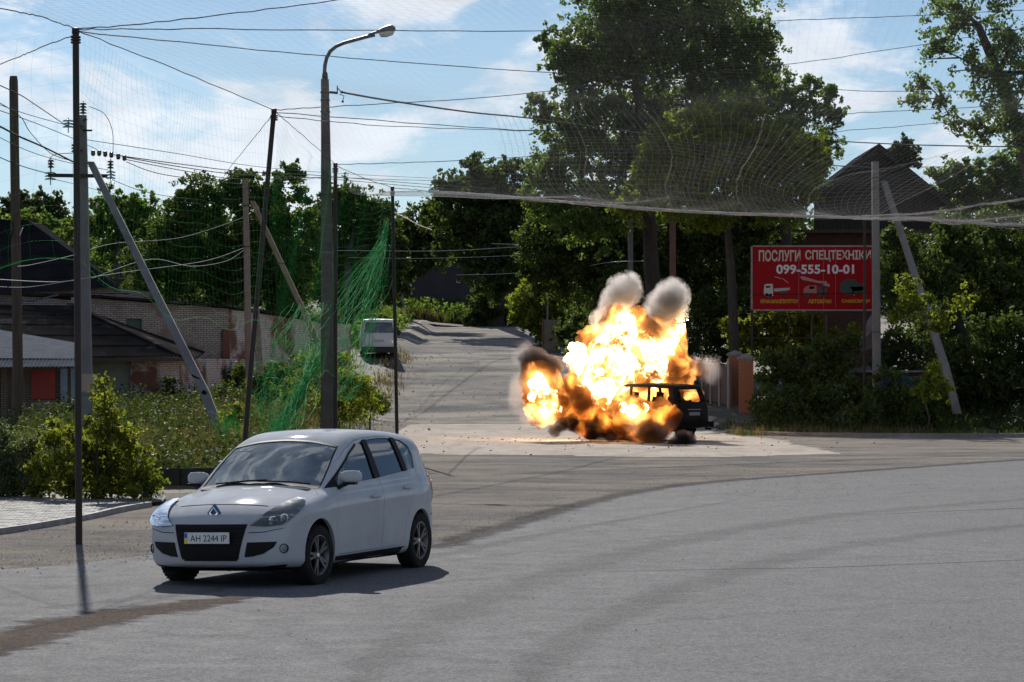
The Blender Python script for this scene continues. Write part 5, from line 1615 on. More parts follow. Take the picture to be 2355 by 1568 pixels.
tree('lime_tree', 'bright green shrubby treetops under the skyline at the far left',
     plobes([(60, 530, 46), (120, 530, 44), (20, 520, 36), (160, 550, 34), (-40, 540, 50), (200, 590, 44)], 165, seed=13), gbase(80, 165), 'poplar', .22, 9, 34, .3, seed=13, group=TG)
tree('far_tree', 'small round tree far off between house gable and right-hand tree',
     plobes([(2078, 352, 34), (2060, 365, 24), (2098, 368, 22), (2075, 340, 24)], 230, seed=14), gbase(2078, 230), 'far', .28, 9, 40, .3, seed=14, group=TG)
tree('locust_tree', 'near tree with dark arching branches and open foliage at the top right',
     plobes([(2195, 60, 76), (2150, 110, 44), (2120, 190, 40), (2095, 232, 34), (2160, 225, 38), (2250, 160, 72), (2325, 95, 90), (2300, 215, 70), (2228, 280, 46), (2340, 270, 70), (2185, 10, 50), (2260, -50, 95), (2365, -30, 90), (2400, 170, 90), (2180, 262, 26), (2420, 330, 80), (2250, 310, 36)], 76, seed=15, depth=.35), gbase(2480, 77), 'poplar', .105, 16, 30, .34, seed=15, group='trees on the right', crad=.20, twigs=7, shell=1.6)
tree('hill_tree', 'sunlit green tree on the slope right of the gable house',
     plobes([(2200, 405, 42), (2290, 400, 56), (2355, 380, 60), (2160, 425, 40), (2250, 450, 66), (2340, 450, 60), (2190, 470, 50), (2400, 420, 80)], 142, seed=16), gbase(2260, 142), 'poplar', .2, 10, 40, .35, seed=16, group='trees on the right')
tree('dark_tree', 'very dark tree at the right edge behind the leaning concrete strut',
     plobes([(2300, 560, 90), (2210, 600, 85), (2130, 650, 66), (2260, 720, 95), (2345, 700, 95), (2155, 750, 70), (2070, 690, 48), (2080, 570, 46), (2410, 620, 90), (2180, 540, 60), (2060, 620, 50), (2060, 780, 50), (2040, 840, 44), (2130, 820, 60), (2040, 540, 34)], 108, seed=17), gbase(2260, 109), 'dark', .15, 13, 46, .3, seed=17, group='trees on the right')
tree('dark_tree', 'low dark trees reaching the ground at the right edge',
     plobes([(2330, 860, 90), (2230, 880, 85), (2140, 900, 55), (2410, 800, 90), (2300, 790, 80), (2190, 820, 50), (2400, 920, 60), (2280, 930, 50)], 102, seed=18), gbase(2300, 103), 'dark', .14, 14, 44, .2, seed=18, group='trees on the right')
BG = 'bushes on the right verge'
tree('ailanthus_bush', 'yellow-green leafy bush growing under the red billboard',
     plobes([(1695, 755, 40), (1760, 735, 44), (1830, 760, 46), (1895, 785, 40), (1955, 780, 30), (1720, 790, 36), (1800, 740, 34), (1860, 735, 30), (1780, 790, 40)], 116.5, seed=19, depth=.2), gbase(1800, 117), 'yellow', .17, 18, 30, .06, cat='bush', seed=19, group=BG, crad=.22)
tree('dark_bush', 'dark tangled bush beside the brick gate pillar',
     plobes([(1775, 850, 42), (1850, 860, 60), (1925, 850, 50), (1800, 925, 50), (1890, 930, 58), (1970, 910, 46), (1760, 930, 34), (1830, 830, 34), (1900, 810, 34), (1955, 790, 26)], 100, seed=20), gbase(1850, 101), 'dark', .13, 18, 42, .06, cat='bush', seed=20, group=BG)
tree('dark_bush', 'dark bush between the right-hand pole and its leaning strut',
     plobes([(2040, 900, 50), (2100, 920, 44), (1990, 940, 40), (2060, 950, 40), (2150, 950, 40)], 97, seed=21), gbase(2060, 98), 'dark', .12, 18, 42, .05, cat='bush', seed=21, group=BG)
tree('sapling', 'bright yellow-green saplings at the foot of the leaning strut',
     plobes([(2150, 860, 30), (2130, 890, 30), (2170, 900, 24), (2110, 700, 36), (2150, 730, 36), (2080, 660, 30), (2060, 720, 30), (2210, 690, 26)], 94, seed=22), gbase(2130, 95), 'lime', .15, 14, 26, .04, cat='bush', seed=22, group=BG, twigs=4)
tree('roadside_bush', 'green bush beyond the explosion at the right edge of the side street',
     plobes([(1230, 690, 52), (1200, 720, 36), (1265, 740, 40), (1310, 740, 36), (1280, 690, 36), (1225, 740, 34), (1290, 790, 30), (1250, 790, 24)], 160, seed=23), gbase(1250, 160), 'lime', .2, 14, 36, .08, cat='bush', seed=23, group='bushes by the side street')
tree('roadside_bush', 'dark bush at the foot of the concrete slab post beyond the fire',
     plobes([(1330, 750, 40), (1350, 790, 36), (1300, 770, 30), (1380, 740, 40)], 150, seed=24), gbase(1330, 150), 'dark', .18, 14, 40, .08, cat='bush', seed=24, group='bushes by the side street')
tree('ivy_bush', 'dark creeper climbing the foot of the whitewashed wall, left of the tilted strut',
     plobes([(440, 890, 34), (400, 915, 26), (475, 905, 26), (430, 860, 16)], 103, seed=25, depth=.3), gbase(440, 103), 'dark', .13, 30, 44, .04, cat='bush', seed=25)
tree('ivy_bush', 'dark scrub between the whitewashed wall and the twin concrete pole',
     plobes([(545, 880, 44), (510, 900, 40), (600, 880, 40), (640, 850, 36), (670, 880, 40), (560, 915, 36), (700, 850, 30), (500, 930, 30)], 104, seed=26), gbase(580, 104), 'dark', .14, 18, 44, .05, cat='bush', seed=26)
tree('dark_scrub', 'dark green scrub at the foot of the wall between the strut and the double pole',
     plobes([(480, 925, 30), (520, 915, 34), (560, 930, 30), (620, 925, 34), (660, 920, 34), (700, 915, 30), (455, 935, 22), (590, 900, 30)], 97, seed=40, depth=.2), gbase(560, 97), 'dark', .12, 36, 44, .03, cat='bush', seed=40)
tree('ivy_bush', 'thin creeper tuft in front of the pale wall beside the painted shutter',
     plobes([(385, 905, 15), (390, 880, 10), (360, 925, 16), (410, 925, 18)], 97, seed=27, depth=.3), gbase(390, 97), 'dark', .12, 44, 30, .03, cat='bush', seed=27)
tree('net_bush', 'green shrub entangled in the net beside the van',
     plobes([(720, 850, 44), (690, 910, 40), (790, 880, 40), (830, 900, 36), (800, 930, 40), (740, 940, 40), (850, 925, 28), (790, 830, 26), (660, 940, 30)], 92, seed=28), gbase(760, 92), 'lime', .12, 20, 32, .04, cat='bush', seed=28)
tree('dry_bush', 'brownish dry grass bush at the street corner beside the green net',
     plobes([(845, 915, 28), (868, 925, 22), (820, 930, 24), (880, 935, 14)], 96, seed=29, depth=.3), gbase(850, 96), 'grey', .12, 36, 36, .03, cat='bush', seed=29)
tree('maple_bush', 'bright yellow-green bush with a tall shoot beside the left concrete pole',
     plobes([(235, 880, 15), (232, 905, 18), (240, 935, 22), (250, 965, 28), (225, 990, 30), (270, 1000, 34), (300, 1010, 28), (200, 1030, 36), (250, 1050, 44), (310, 1050, 34), (150, 1000, 26), (120, 1010, 28), (140, 1060, 40),
             (190, 1090, 46), (260, 1100, 44), (100, 1080, 36), (320, 1090, 30), (300, 1115, 26), (160, 1120, 34), (230, 1125, 30), (350, 1108, 18), (90, 1120, 30), (130, 975, 18), (345, 1090, 16)], 47.5, seed=30, depth=.25), gbase(230, 47.5), 'yellow', .085, 85, 20, .035, cat='bush', seed=30, crad=.18, droop=.5, twigs=4)
tree('wormwood_bush', 'grey-green feathery weeds at the lower left edge by the footway',
     plobes([(20, 1040, 40), (60, 1030, 36), (30, 1090, 46), (80, 1090, 36), (-30, 1070, 50), (10, 1000, 28), (60, 1130, 30), (0, 1130, 34), (90, 1010, 18)], 48.5, seed=31, depth=.3), gbase(30, 48.5), 'grey', .05, 120, 44, .02, cat='bush', seed=31, crad=.17)
tree('sapling', 'small bright sapling in the grass left of the second net pole',
     plobes([(535, 945, 14), (545, 965, 18), (520, 960, 12), (550, 935, 8)], 70, seed=32, depth=.3), gbase(540, 70), 'yellow', .10, 60, 22, .02, cat='bush', seed=32, crad=.15)
tree('weed_clump', 'low dark green weeds at the end of the footway',
     plobes([(345, 1120, 20), (365, 1112, 16), (330, 1135, 16), (310, 1135, 18)], 47, seed=33, depth=.3), gbase(340, 47), 'lime', .06, 120, 30, .01, cat='weeds', seed=33, crad=.12)

def blades(name, regions, mat, seed, label=None):
    """grass and stalks: regions of (n, x0, x1, y0, y1, hmin, hmax, w)"""
    r = np.random.default_rng(seed); Vs = []; k0 = 0
    for (n, x0, x1, y0, y1, h0, h1, w) in regions:
        # clumped
        nc = max(4, n // 14)
        cx = r.uniform(x0, x1, nc); cy = r.uniform(y0, y1, nc); i = r.integers(0, nc, n)
        x = cx[i] + r.normal(0, .16, n); y = cy[i] + r.normal(0, .22, n)
        hh = r.uniform(h0, h1, n) * (.6 + .8 * r.random(nc)[i]); z = ground_h(x, y)
        an = r.uniform(0, 6.28, n); lean = hh * r.uniform(.05, .5, n); la = r.uniform(0, 6.28, n)
        dx, dy = np.cos(an) * w, np.sin(an) * w
        lx, ly = np.cos(la) * lean, np.sin(la) * lean
        Z0 = z - .02
        v = np.stack([np.stack([x - dx, y - dy, Z0], 1), np.stack([x + dx, y + dy, Z0], 1),
                      np.stack([x + dx * .8 + lx * .35, y + dy * .8 + ly * .35, z + hh * .6], 1), np.stack([x - dx * .8 + lx * .35, y - dy * .8 + ly * .35, z + hh * .6], 1),
                      np.stack([x + lx, y + ly, z + hh], 1)], 1)
        Vs.append(v.reshape(-1, 3))
    V = np.concatenate(Vs); n = len(V) // 5; k = np.arange(n) * 5
    Fc = np.stack([np.stack([k, k + 1, k + 2], 1), np.stack([k, k + 2, k + 3], 1), np.stack([k + 3, k + 2, k + 4], 1)], 1).reshape(-1, 3)
    return tag(np_mesh(name, V, Fc, mat), kind='stuff')
M_GRASS = leaf_mat('grass_blade', (.022, .040, .012), (.038, .060, .018), (.075, .080, .035), .35)
M_STRAW = leaf_mat('straw_blade', (.085, .065, .040), (.13, .10, .065), (.19, .15, .10), .3)
blades('grass', [(9000, -14, -5.6, 54, 75, .12, .45, .008), (12000, -15, -6, 75, 100, .15, .5, .010), (5000, -9, -5.6, 90, 112, .1, .4, .012), (5000, 7.4, 26, 92, 100, .08, .3, .011),
                 (6000, 9, 26, 96, 110, .2, .8, .014), (3000, -22, -12, 52, 80, .2, .6, .010), (2500, -11, -7.3, 50.8, 54, .1, .3, .008), (900, -5.9, -5.0, 86, 112, .05, .22, .01)], M_GRASS, 1)
blades('tall_grass', [(3000, -11, -6.3, 55, 72, .25, .7, .006), (1500, -10, -6, 80, 98, .3, .7, .008), (1500, 7.6, 14, 92, 97, .1, .35, .01), (2600, -8, -3, 205, 214, .3, .9, .03), (900, -6.4, -5.2, 116, 150, .1, .4, .015)], M_STRAW, 2)
blades('far_grass', [(16000, -14, 6, 205, 228, .5, 1.3, .035), (4000, 1.5, 8, 165, 204, .3, .9, .03), (5000, -14, -7.5, 145, 204, .3, 1.0, .03), (3000, 5, 9, 118, 150, .2, .7, .02)], M_GRASS, 3)

def weed_mass():
    """knee-high weeds between the retaining wall and the brick building: one uncountable mass"""
    r = np.random.default_rng(8)
    C = []
    for n, x0, x1, y0, y1, h in ((760, -13.5, -6.0, 51.8, 66, .42), (700, -15, -6.3, 66, 98, .55), (220, 8.5, 26, 95, 101, .45), (160, -9.5, -5.5, 98, 112, .5), (200, -14, -9, 84, 100, .7)):
        x = r.uniform(x0, x1, n); y = r.uniform(y0, y1, n); z = ground_h(x, y)
        for i in range(n):
            m = int(r.uniform(12, 34)); hh = h * r.uniform(.5, 1.5)
            o = np.stack([r.normal(0, .16, m), r.normal(0, .16, m), r.uniform(0, hh, m)], 1)
            C.append(np.array([x[i], y[i], z[i]]) + o)
    C = np.concatenate(C)
    V, Fc = leaf_geo(C, .095, r, up=.5)
    tag(np_mesh('weeds', V, Fc, leaf_mat('weed_leaf', (.020, .036, .014), (.038, .054, .022), (.085, .088, .045), .32)), kind='stuff')
    C = []
    for n, x0, x1, y0, y1, h in ((600, -10, 3, 206, 222, 1.1), (120, -9, -7.5, 150, 200, .8), (140, 3, 8, 140, 165, .9), (120, 6.4, 8.5, 112, 128, .6)):
        x = r.uniform(x0, x1, n); y = r.uniform(y0, y1, n); z = ground_h(x, y)
        for i in range(n):
            m = int(r.uniform(20, 44)); hh = h * r.uniform(.5, 1.5)
            o = np.stack([r.normal(0, .35, m), r.normal(0, .35, m), r.uniform(0, hh, m)], 1)
            C.append(np.array([x[i], y[i], z[i]]) + o)
    C = np.concatenate(C)
    V, Fc = leaf_geo(C, .22, r, up=.5)
    tag(np_mesh('far_weeds', V, Fc, LEAF['poplar']), kind='stuff')
    # wildflowers
    x = r.uniform(-12, -6.4, 90); y = r.uniform(55, 75, 90); z = ground_h(x, y) + r.uniform(.25, .5, 90)
    V, Fc = leaf_geo(np.stack([x, y, z], 1), .045, r, wide=.4)
    tag(np_mesh('wildflowers', V, Fc, leaf_mat('white_petal', (.5, .48, .42), (.6, .58, .5), (.7, .68, .6), .3)), kind='stuff')
weed_mass()

def far_wood():
    """the wooded rise that closes the view: one uncountable mass of treetops"""
    r = np.random.default_rng(21); C = []; S = []
    for (n, x0, x1, y0, y1, top) in ((240, -75, -4, 232, 262, 7.0), (150, -14, 40, 236, 262, 8.0), (130, 28, 90, 205, 250, 9), (70, -60, -22, 170, 200, 6.0), (90, -13, 12, 222, 236, 6)):
        for _ in range(n):
            x, y = r.uniform(x0, x1), r.uniform(y0, y1); R = r.uniform(1.8, 3.2)
            z0 = float(ground_h(x, y)); zt = z0 + top * r.uniform(.55, .95)
            m = int(58 * R * R / 3)
            for zc in np.arange(z0 + 1, zt, 2.6):
                o = ball(m, r, 1.8) * R; o[:, 2] *= .8
                C.append(o + np.array([x, y, zc]))
    C = np.concatenate(C)
    V, Fc = leaf_geo(C, .44, r)
    tag(np_mesh('distant_wood', V, Fc, LEAF['far']), kind='stuff')
far_wood()
# ---------------------------------------------------------------- poles, lamp, insulators
def child(root):
    inv = Matrix.Translation(-root.location)
    def f(o): o.matrix_parent_inverse = inv; return o
    return f
NETP = 'black steel poles that carry the net'
def net_pole(top, base, r, label):
    root = empty('net_pole', base, label, 'pole', NETP)
    m = MB(); b = Vector((0, 0, -.3)); t = Vector(top) - Vector(base)
    m.tube([b, t * .33, t * .66, t], [r, r, r * .97, r * .95], 12); m.build('shaft', M_BLACKP, root, angle=50)
    m = MB(); m.lathe([(0, .03), (r * 1.08, .02), (r * 1.12, -.05), (r, -.06)], n=12, c=t); m.build('cap', M_BLACKP, root, angle=50)
    m = MB()
    for k in range(3):
        m.tube([t + Vector((r * 1.3 * math.cos(a), r * 1.3 * math.sin(a), -.10 - k * .035)) for a in np.linspace(0, 2 * math.pi, 13)], .012, 5, cap=False)
    m.build('rope_tie', surf_cache('rope', (.03, .03, .032), rough=.9), root)
P1T, P2T, P3T, P4T, P5T = P(174, 68, 36.3), P(630, 253, 48), P(771, 377, 61), P(902, 431, 69), P(1988, 500, 98)
net_pole(P1T, (P(182, 0, 36.3).x, 36.3, 0), .046, 'nearest black net pole standing by the footway kerb, left of the silver car')
net_pole(P2T, (P(549, 0, 48).x, 48, 0), .045, 'leaning black net pole rising behind the windscreen of the silver car')
net_pole(P3T, (P(771, 0, 61).x, 61, 0), .045, 'black net pole right beside the concrete lamp post')
net_pole(P4T, (P(914, 0, 69).x, 69, 0), .045, 'black net pole in front of the side street, right of the white van')
net_pole(P5T, (P(1986, 0, 98).x, 98, float(ground_h(13, 98))), .05, 'thin black net pole close to the left of the right-hand concrete pole')

def conc_pole(name, top, base, w0, w1, label, mat=None, cat='pole', group=None, bands=(), cap=True, parts=None):
    base = Vector(base); top = Vector(top)
    root = empty(name, base, label, cat, group)
    t = top - base; m = MB()
    # trapezoid shaft with chamfered edges
    n = 7; rr = random.Random(int(base.x * 37)); s = Vector((1, 0, 0)); u = Vector((0, 1, 0)); V = []; K = 8
    for i in range(n):
        k = i / (n - 1); w = lerp(w0, w1, k); c = t * k if i else Vector((0, 0, -.4))
        h = w * .5; q = h * .78
        for (a, b) in ((-h, -q), (-q, -h), (q, -h), (h, -q), (h, q), (q, h), (-q, h), (-h, q)):
            V.append(c + s * (a + rr.uniform(-.004, .004)) + u * b)
    m.add(V, [(i * K + k, i * K + (k + 1) % K, (i + 1) * K + (k + 1) % K, (i + 1) * K + k) for i in range(n - 1) for k in range(K)] + [tuple(range((n - 1) * K, n * K))])
    m.build('shaft', mat or M_CONC, root, angle=30)
    for k, hh, mt in bands:
        c = t * k; w = lerp(w0, w1, k) + .03; mm = MB(); mm.box(c, (w, w, hh)); mm.build('band', mt, root)
    return root
M_INSG = glass('insulator_glass', (.55, .78, .78), rough=.08, dirt_sheen=.12)
M_PORC = surf('dark_porcelain', (.03, .02, .016), rough=.25, coat=.5)
def insulator(root, c, r=.11, glassy=True, n=3, down=False):
    m = MB(); c = Vector(c)
    prof = []
    for i in range(n):
        z = i * .085
        prof += [(.03, z), (r * .95, z + .012), (r, z + .02), (r * .7, z + .05), (.03, z + .065)]
    m.lathe(prof, n=16, c=c); o = m.build('insulator', M_INSG if glassy else M_PORC, root, smooth=True)
    m = MB(); m.tube([c + Vector((0, 0, -.14)), c + Vector((0, 0, n * .085 + .03))], .014, 6); m.build('pin', M_BLACKP, o)
    return o

# brown wooden pole at the far left
b = P(43, 0, 84); b.z = float(ground_h(b.x, 84))
root = empty('wooden_pole', b, 'thick brown wooden utility pole nearest the left picture edge', 'pole')
m = MB(); t = P(31, 175, 84) - b; m.tube([Vector((0, 0, -.4)), t * .25, t * .5, t * .75, t * .985, t], [.165, .158, .15, .142, .135, .11], 14); m.build('shaft', M_WOOD, root, angle=40)
m = MB(); c = t * .58 + Vector((0, -.15, 0)); m.tube([c + Vector((-.22, 0, -.35)), c + Vector((-.32, -.05, -.1)), c + Vector((-.18, 0, .12)), c + Vector((-.02, 0, -.1)), c + Vector((-.12, 0, -.45))], .014, 5); m.build('wire_coil', M_CABLE, root)
m = MB(); m.bar(t * .52, t * .52 + Vector((.22, -.1, .5)), .04, .02); m.build('bracket', M_ALU, root)

# concrete pole with cross-arm and glass insulators, and its strut
b = P(203, 0, 78); b.z = float(ground_h(b.x, 78)) - .1
cp = conc_pole('concrete_pole', P(190, 265, 78), b, .30, .20, 'grey concrete utility pole with a cross-arm and glass insulators, left', bands=((.135, .012, M_BLACKP),))
t = P(190, 265, 78) - b
m = MB(); k = .115; m.box(t * .172, (.36, .33, .50)); m.build('notice_band', surf_cache('paper_notice', (.33, .24, .20), rough=.8), cp)
m = MB(); ax = P(190, 404, 78) - b; m.bar(ax + Vector((-.95, -.16, 0)), ax + Vector((.72, -.16, -.02)), .10, .10)
m.build('cross_arm', M_BLACKP, cp)
insulator(cp, P(116, 414, 78) - b, .17, True, 3); insulator(cp, P(117, 386, 78) - b, .10, False, 3)
insulator(cp, P(255, 412, 78) - b, .14, True, 3); insulator(cp, P(254, 388, 78) - b, .10, False, 3)
insulator(cp, P(157, 294, 78) - b, .17, True, 3); insulator(cp, P(191, 262, 78) - b, .11, False, 4); insulator(cp, P(170, 350, 78) - b, .08, False, 3)
m = MB()
for (x0, y0, x1, y1) in ((165, 285, 190, 292), (190, 278, 200, 274), (190, 345, 168, 352), (190, 300, 212, 300)):
    m.bar(P(x0, y0, 77.8) - b, P(x1, y1, 77.8) - b, .05)
m.build('bracket', M_BLACKP, cp)
# string insulators along the wires
for (x, y) in ((214, 352), (228, 352), (242, 354), (256, 356), (272, 360), (286, 363)):
    m = MB(); m.lathe([(.02, -.06), (.07, -.05), (.09, 0), (.07, .05), (.02, .06)], n=12, axis='x', c=P(x, y, 77.5) - b); m.build('insulator', M_PORC, cp, smooth=True)
b = P(525, 0, 70); b.z = float(ground_h(b.x, 70)); bb = Vector((b.x, 70, b.z))
cs_ = conc_pole('pole_strut', P(208, 372, 77.6), P(527, 1015, 72), .27, .20, 'long concrete strut leaning against the left concrete pole', cat='strut')
m = MB(); tt = P(208, 372, 77.6) - P(527, 1015, 72); c = tt * .165; m.box(c + Vector((0, -.16, 0)), (.12, .02, .10), Matrix.Rotation(math.radians(27), 3, 'Y')); m.build('number_plate', M_CABLE, cs_)
m = MB(); c = tt * .215; m.box(c, (.32, .30, .04), Matrix.Rotation(math.radians(27), 3, 'Y')); m.build('band', M_CABLE, cs_)

# double pole behind the leaning net pole
conc_pole('concrete_pole', P(564, 410, 100), gbase(574, 100), .26, .19, 'stained concrete pole right behind the leaning net pole', M_CONCR, bands=((.70, .04, M_BLACKP), (.88, .05, M_BLACKP)))
conc_pole('pole_stub', P(588, 700, 99), gbase(602, 99), .26, .22, 'short concrete stub strapped beside the stained pole', M_CONCR)
conc_pole('pole_strut', P(580, 462, 100.4), gbase(818, 101), .26, .18, 'stained concrete strut running down behind the lamp post', M_CONCR, cat='strut', bands=((.72, .03, M_BLACKP),))
# thin pair at the street end
conc_pole('concrete_pole', P(899, 497, 203), gbase(906, 203), .28, .22, 'slender concrete pole beside the cottage at the street end', M_CONC)
conc_pole('pole_strut', P(910, 580, 203), gbase(930, 203), .28, .22, 'concrete strut beside the slender pole at the street end', M_CONC, cat='strut')
# right-hand pole and strut
rp = conc_pole('concrete_pole', P(2012, 372, 99), gbase(2016, 99), .30, .24, 'grey concrete pole in front of the gable house, right of the billboard', M_CONC, bands=((.94, .03, M_BLACKP), (.90, .02, M_BLACKP), (.36, .02, M_BLACKP)))
conc_pole('pole_strut', P(2032, 416, 99.4), P(2200, 925, 97), .30, .22, 'concrete strut leaning against the right-hand pole', M_CONC, cat='strut', bands=((.45, .03, M_BLACKP),))
# rusty pole and grey pole behind the fire
b = gbase(1548, 124); root = empty('rusty_pole', b, 'rust-brown steel pole rising behind the fireball', 'pole')
m = MB(); t = P(1546, 430, 124) - b; m.tube([Vector((0, 0, -.2)), t * .5, t], [.15, .14, .13], 10); m.build('shaft', surf_cache('rust_brown', (.16, .07, .05), (.11, .05, .04), scale=2, rough=.85), root, angle=40)
m = MB(); m.lathe([(.15, 0), (.17, .02), (.17, .10), (.15, .12)], n=12, c=t * .83); m.build('clamp', M_BLACKP, root)
conc_pole('concrete_pole', P(1449, 430, 128), gbase(1450, 128), .30, .20, 'grey concrete pole behind the left smoke column', M_CONC, bands=((.86, .04, M_BLACKP),))
b = P(1449, 445, 127.8); root = empty('pole_bracket', b, 'steel bracket with two pins at the top of the pole behind the smoke', 'bracket')
m = MB(); m.bar((-.45, 0, -.5), (.5, 0, .25), .05); m.bar((-.2, 0, -.6), (.75, 0, .1), .05); m.build('arm', M_ALU, root)

# lamp post
def lamp_post():
    d = 61.5; b = P(757, 0, d); b.z = 0.15; top = P(747, 182, d)
    root = conc_pole('street_lamp', top, b, .37, .165, 'tall concrete street lamp with a curved steel arm behind the silver car', surf_cache('dark_pole_concrete', (.105, .088, .078), (.065, .055, .05), scale=2.5, rough=.9, bump=.004, bscale=40, c3=(.17, .16, .155), s3=1.2, t3=(.6, .75)), 'street lamp',
                     bands=((.965, .03, M_BLACKP), (.945, .02, M_BLACKP), (.915, .02, M_BLACKP), (.70, .03, M_BLACKP), (.55, .04, M_CONC)))
    arm = [P(x, y, d) - b for x, y in ((747, 185), (746, 165), (747, 150), (751, 133), (759, 118), (772, 107), (790, 99), (815, 92), (845, 84), (862, 80))]
    m = MB(); m.tube(arm, [.042] * 10, 8); m.build('arm', surf_cache('grey_steel', (.08, .08, .085), rough=.5, metal=.6), root, smooth=True)
    m = MB(); m.lathe([(.05, 0), (.07, .03), (.06, .12), (.045, .16)], n=10, c=top - b); m.build('socket', M_BLACKP, root)
    h = MB(); a = P(846, 80, d) - b; e = P(905, 68, d) - b; ax = (e - a).normalized(); up = Vector((-ax.z, 0, ax.x)); sd = Vector((0, 1, 0)); n = 14; V = []
    prof = ((0, .03, .02), (.08, .05, .04), (.22, .075, .055), (.34, .12, .10), (.48, .15, .125), (.58, .13, .11), (.63, .06, .05))
    for (u, ww, hh) in prof:
        for k in range(n):
            q = 2 * math.pi * k / n; V.append(a + ax * u + sd * (math.cos(q) * ww) + up * (math.sin(q) * hh * (1 if math.sin(q) > 0 else .25)))
    h.add(V, [(i * n + k, i * n + (k + 1) % n, (i + 1) * n + (k + 1) % n, (i + 1) * n + k) for i in range(len(prof) - 1) for k in range(n)] + [tuple(range(n)), tuple(range((len(prof) - 1) * n, len(prof) * n))])
    hd = h.build('lamp_head', surf_cache('lamp_housing_grey', (.16, .16, .17), (.08, .08, .085), scale=9, rough=.45, metal=.5), root, smooth=True)
    g = MB(); V = []; prof = ((.24, .05, .01), (.27, .10, .09), (.40, .125, .12), (.54, .115, .10), (.60, .05, .02))
    for (u, ww, hh) in prof:
        for k in range(n):
            q = 2 * math.pi * k / n; V.append(a + ax * u + sd * (math.cos(q) * ww) + up * (-.02 + math.sin(q) * hh * (.1 if math.sin(q) > 0 else 1)))
    g.add(V, [(i * n + k, i * n + (k + 1) % n, (i + 1) * n + (k + 1) % n, (i + 1) * n + k) for i in range(len(prof) - 1) for k in range(n)] + [tuple(range(n)), tuple(range((len(prof) - 1) * n, len(prof) * n))])
    g.build('lamp_glass', surf_cache('frosted_cover', (.62, .60, .55), (.5, .48, .44), scale=9, rough=.35), hd, smooth=True)
    m = MB(); c = P(760, 212, d) - b; m.bar(c + Vector((-.02, 0, 0)), c + Vector((.16, 0, -.02)), .05); m.bar(c + Vector((.15, 0, -.03)), c + Vector((.15, 0, .14)), .025)
    m.tube([c + Vector((.15, 0, .1)), c + Vector((.24, 0, .0)), c + Vector((.32, 0, 0))], .012, 5); m.tube([c + Vector((.2, 0, -.05)), c + Vector((.3, 0, -.08)), c + Vector((.27, 0, -.2))], .01, 5); m.box(c + Vector((.27, 0, -.21)), (.05, .04, .04)); m.box(c + Vector((.25, 0, 0)), (.06, .05, .05))
    m.build('cable_bracket', M_BLACKP, root)
lamp_post()

# ---------------------------------------------------------------- wires and ropes
def wire(name, px, r, mat, label, cat, group, sag=0.0, wob=0.0):
    pts = [P(*p) for p in px]
    c = catmull([tuple(p) for p in pts], 10, closed=False); n = len(c)
    rr = random.Random(len(label)); out = []
    for i, p in enumerate(c):
        k = i / (n - 1); out.append(Vector(p) + Vector((0, 0, -sag * 4 * k * (1 - k) + (rr.uniform(-wob, wob)))))
    m = MB(); m.tube(out, r, 4, cap=False)
    me = bpy.data.meshes.new(name); me.from_pydata(m.v, [], m.f); me.update()
    o = link(name, me, mat); return tag(o, label, cat, group)
M_ROPE = surf('net_rope', (.05, .055, .065), rough=.95, spec=.05)
NR = 'ropes that carry the overhead net'
ropes = [
    ([(174, 68, 36.3), (420, 45, 38), (775, 0, 42), (1300, -70, 47), (2900, -260, 60)], 'rope rising from the nearest net pole to the top edge of the picture'),
    ([(176, 68, 36.3), (500, 67, 41), (1250, 70, 52), (1780, 48, 60), (2110, 35, 65), (2900, 0, 76)], 'level rope from the nearest net pole past the street lamp head'),
    ([(178, 72, 36.3), (700, 125, 46), (1240, 165, 56), (1890, 205, 66), (2190, 210, 70), (2900, 215, 80)], 'rope sloping gently down from the nearest net pole under the lamp arm'),
    ([(176, 70, 36.3), (400, 158, 42), (630, 253, 48)], 'rope joining the nearest net pole and the leaning net pole'),
    ([(174, 66, 36.3), (90, 38, 35), (0, 18, 34), (-260, -40, 31)], 'rope from the nearest net pole up to the left picture edge'),
    ([(172, 80, 36.3), (80, 115, 38), (0, 148, 40), (-260, 250, 46)], 'rope from the nearest net pole down to the left picture edge'),
    ([(632, 253, 48), (850, 240, 52), (1230, 213, 58), (1830, 145, 68), (2100, 105, 72), (2900, -20, 84)], 'rope climbing to the right from the leaning net pole'),
    ([(634, 258, 48), (1240, 300, 60), (1700, 285, 66), (1940, 262, 69), (2170, 250, 72), (2900, 210, 82)], 'lower rope from the leaning net pole towards the big tree'),
    ([(628, 262, 48), (580, 322, 58), (525, 390, 74)], 'guy line slanting left from the top of the leaning net pole'),
    ([(634, 258, 48), (700, 315, 54), (771, 377, 61)], 'rope joining the leaning net pole and the pole beside the lamp'),
    ([(773, 378, 61), (1000, 372, 65), (1240, 358, 69), (1700, 330, 74), (1950, 300, 76), (2160, 282, 78), (2900, 200, 86)], 'rope from the pole beside the lamp to the far right'),
    ([(773, 382, 61), (840, 410, 65), (902, 431, 69)], 'short rope between the pole beside the lamp and the pole by the van'),
    ([(904, 433, 69), (950, 436, 69.5), (990, 440, 70)], 'short rope from the pole by the van to the net corner'),
    ([(640, 268, 48), (900, 290, 60), (1230, 302, 70)], 'thin slack rope below the leaning net pole top'),
]
for px, lb in ropes: wire('net_rope', px, .0075, M_ROPE, lb, 'rope', NR, wob=.01)
PW = 'overhead power lines'
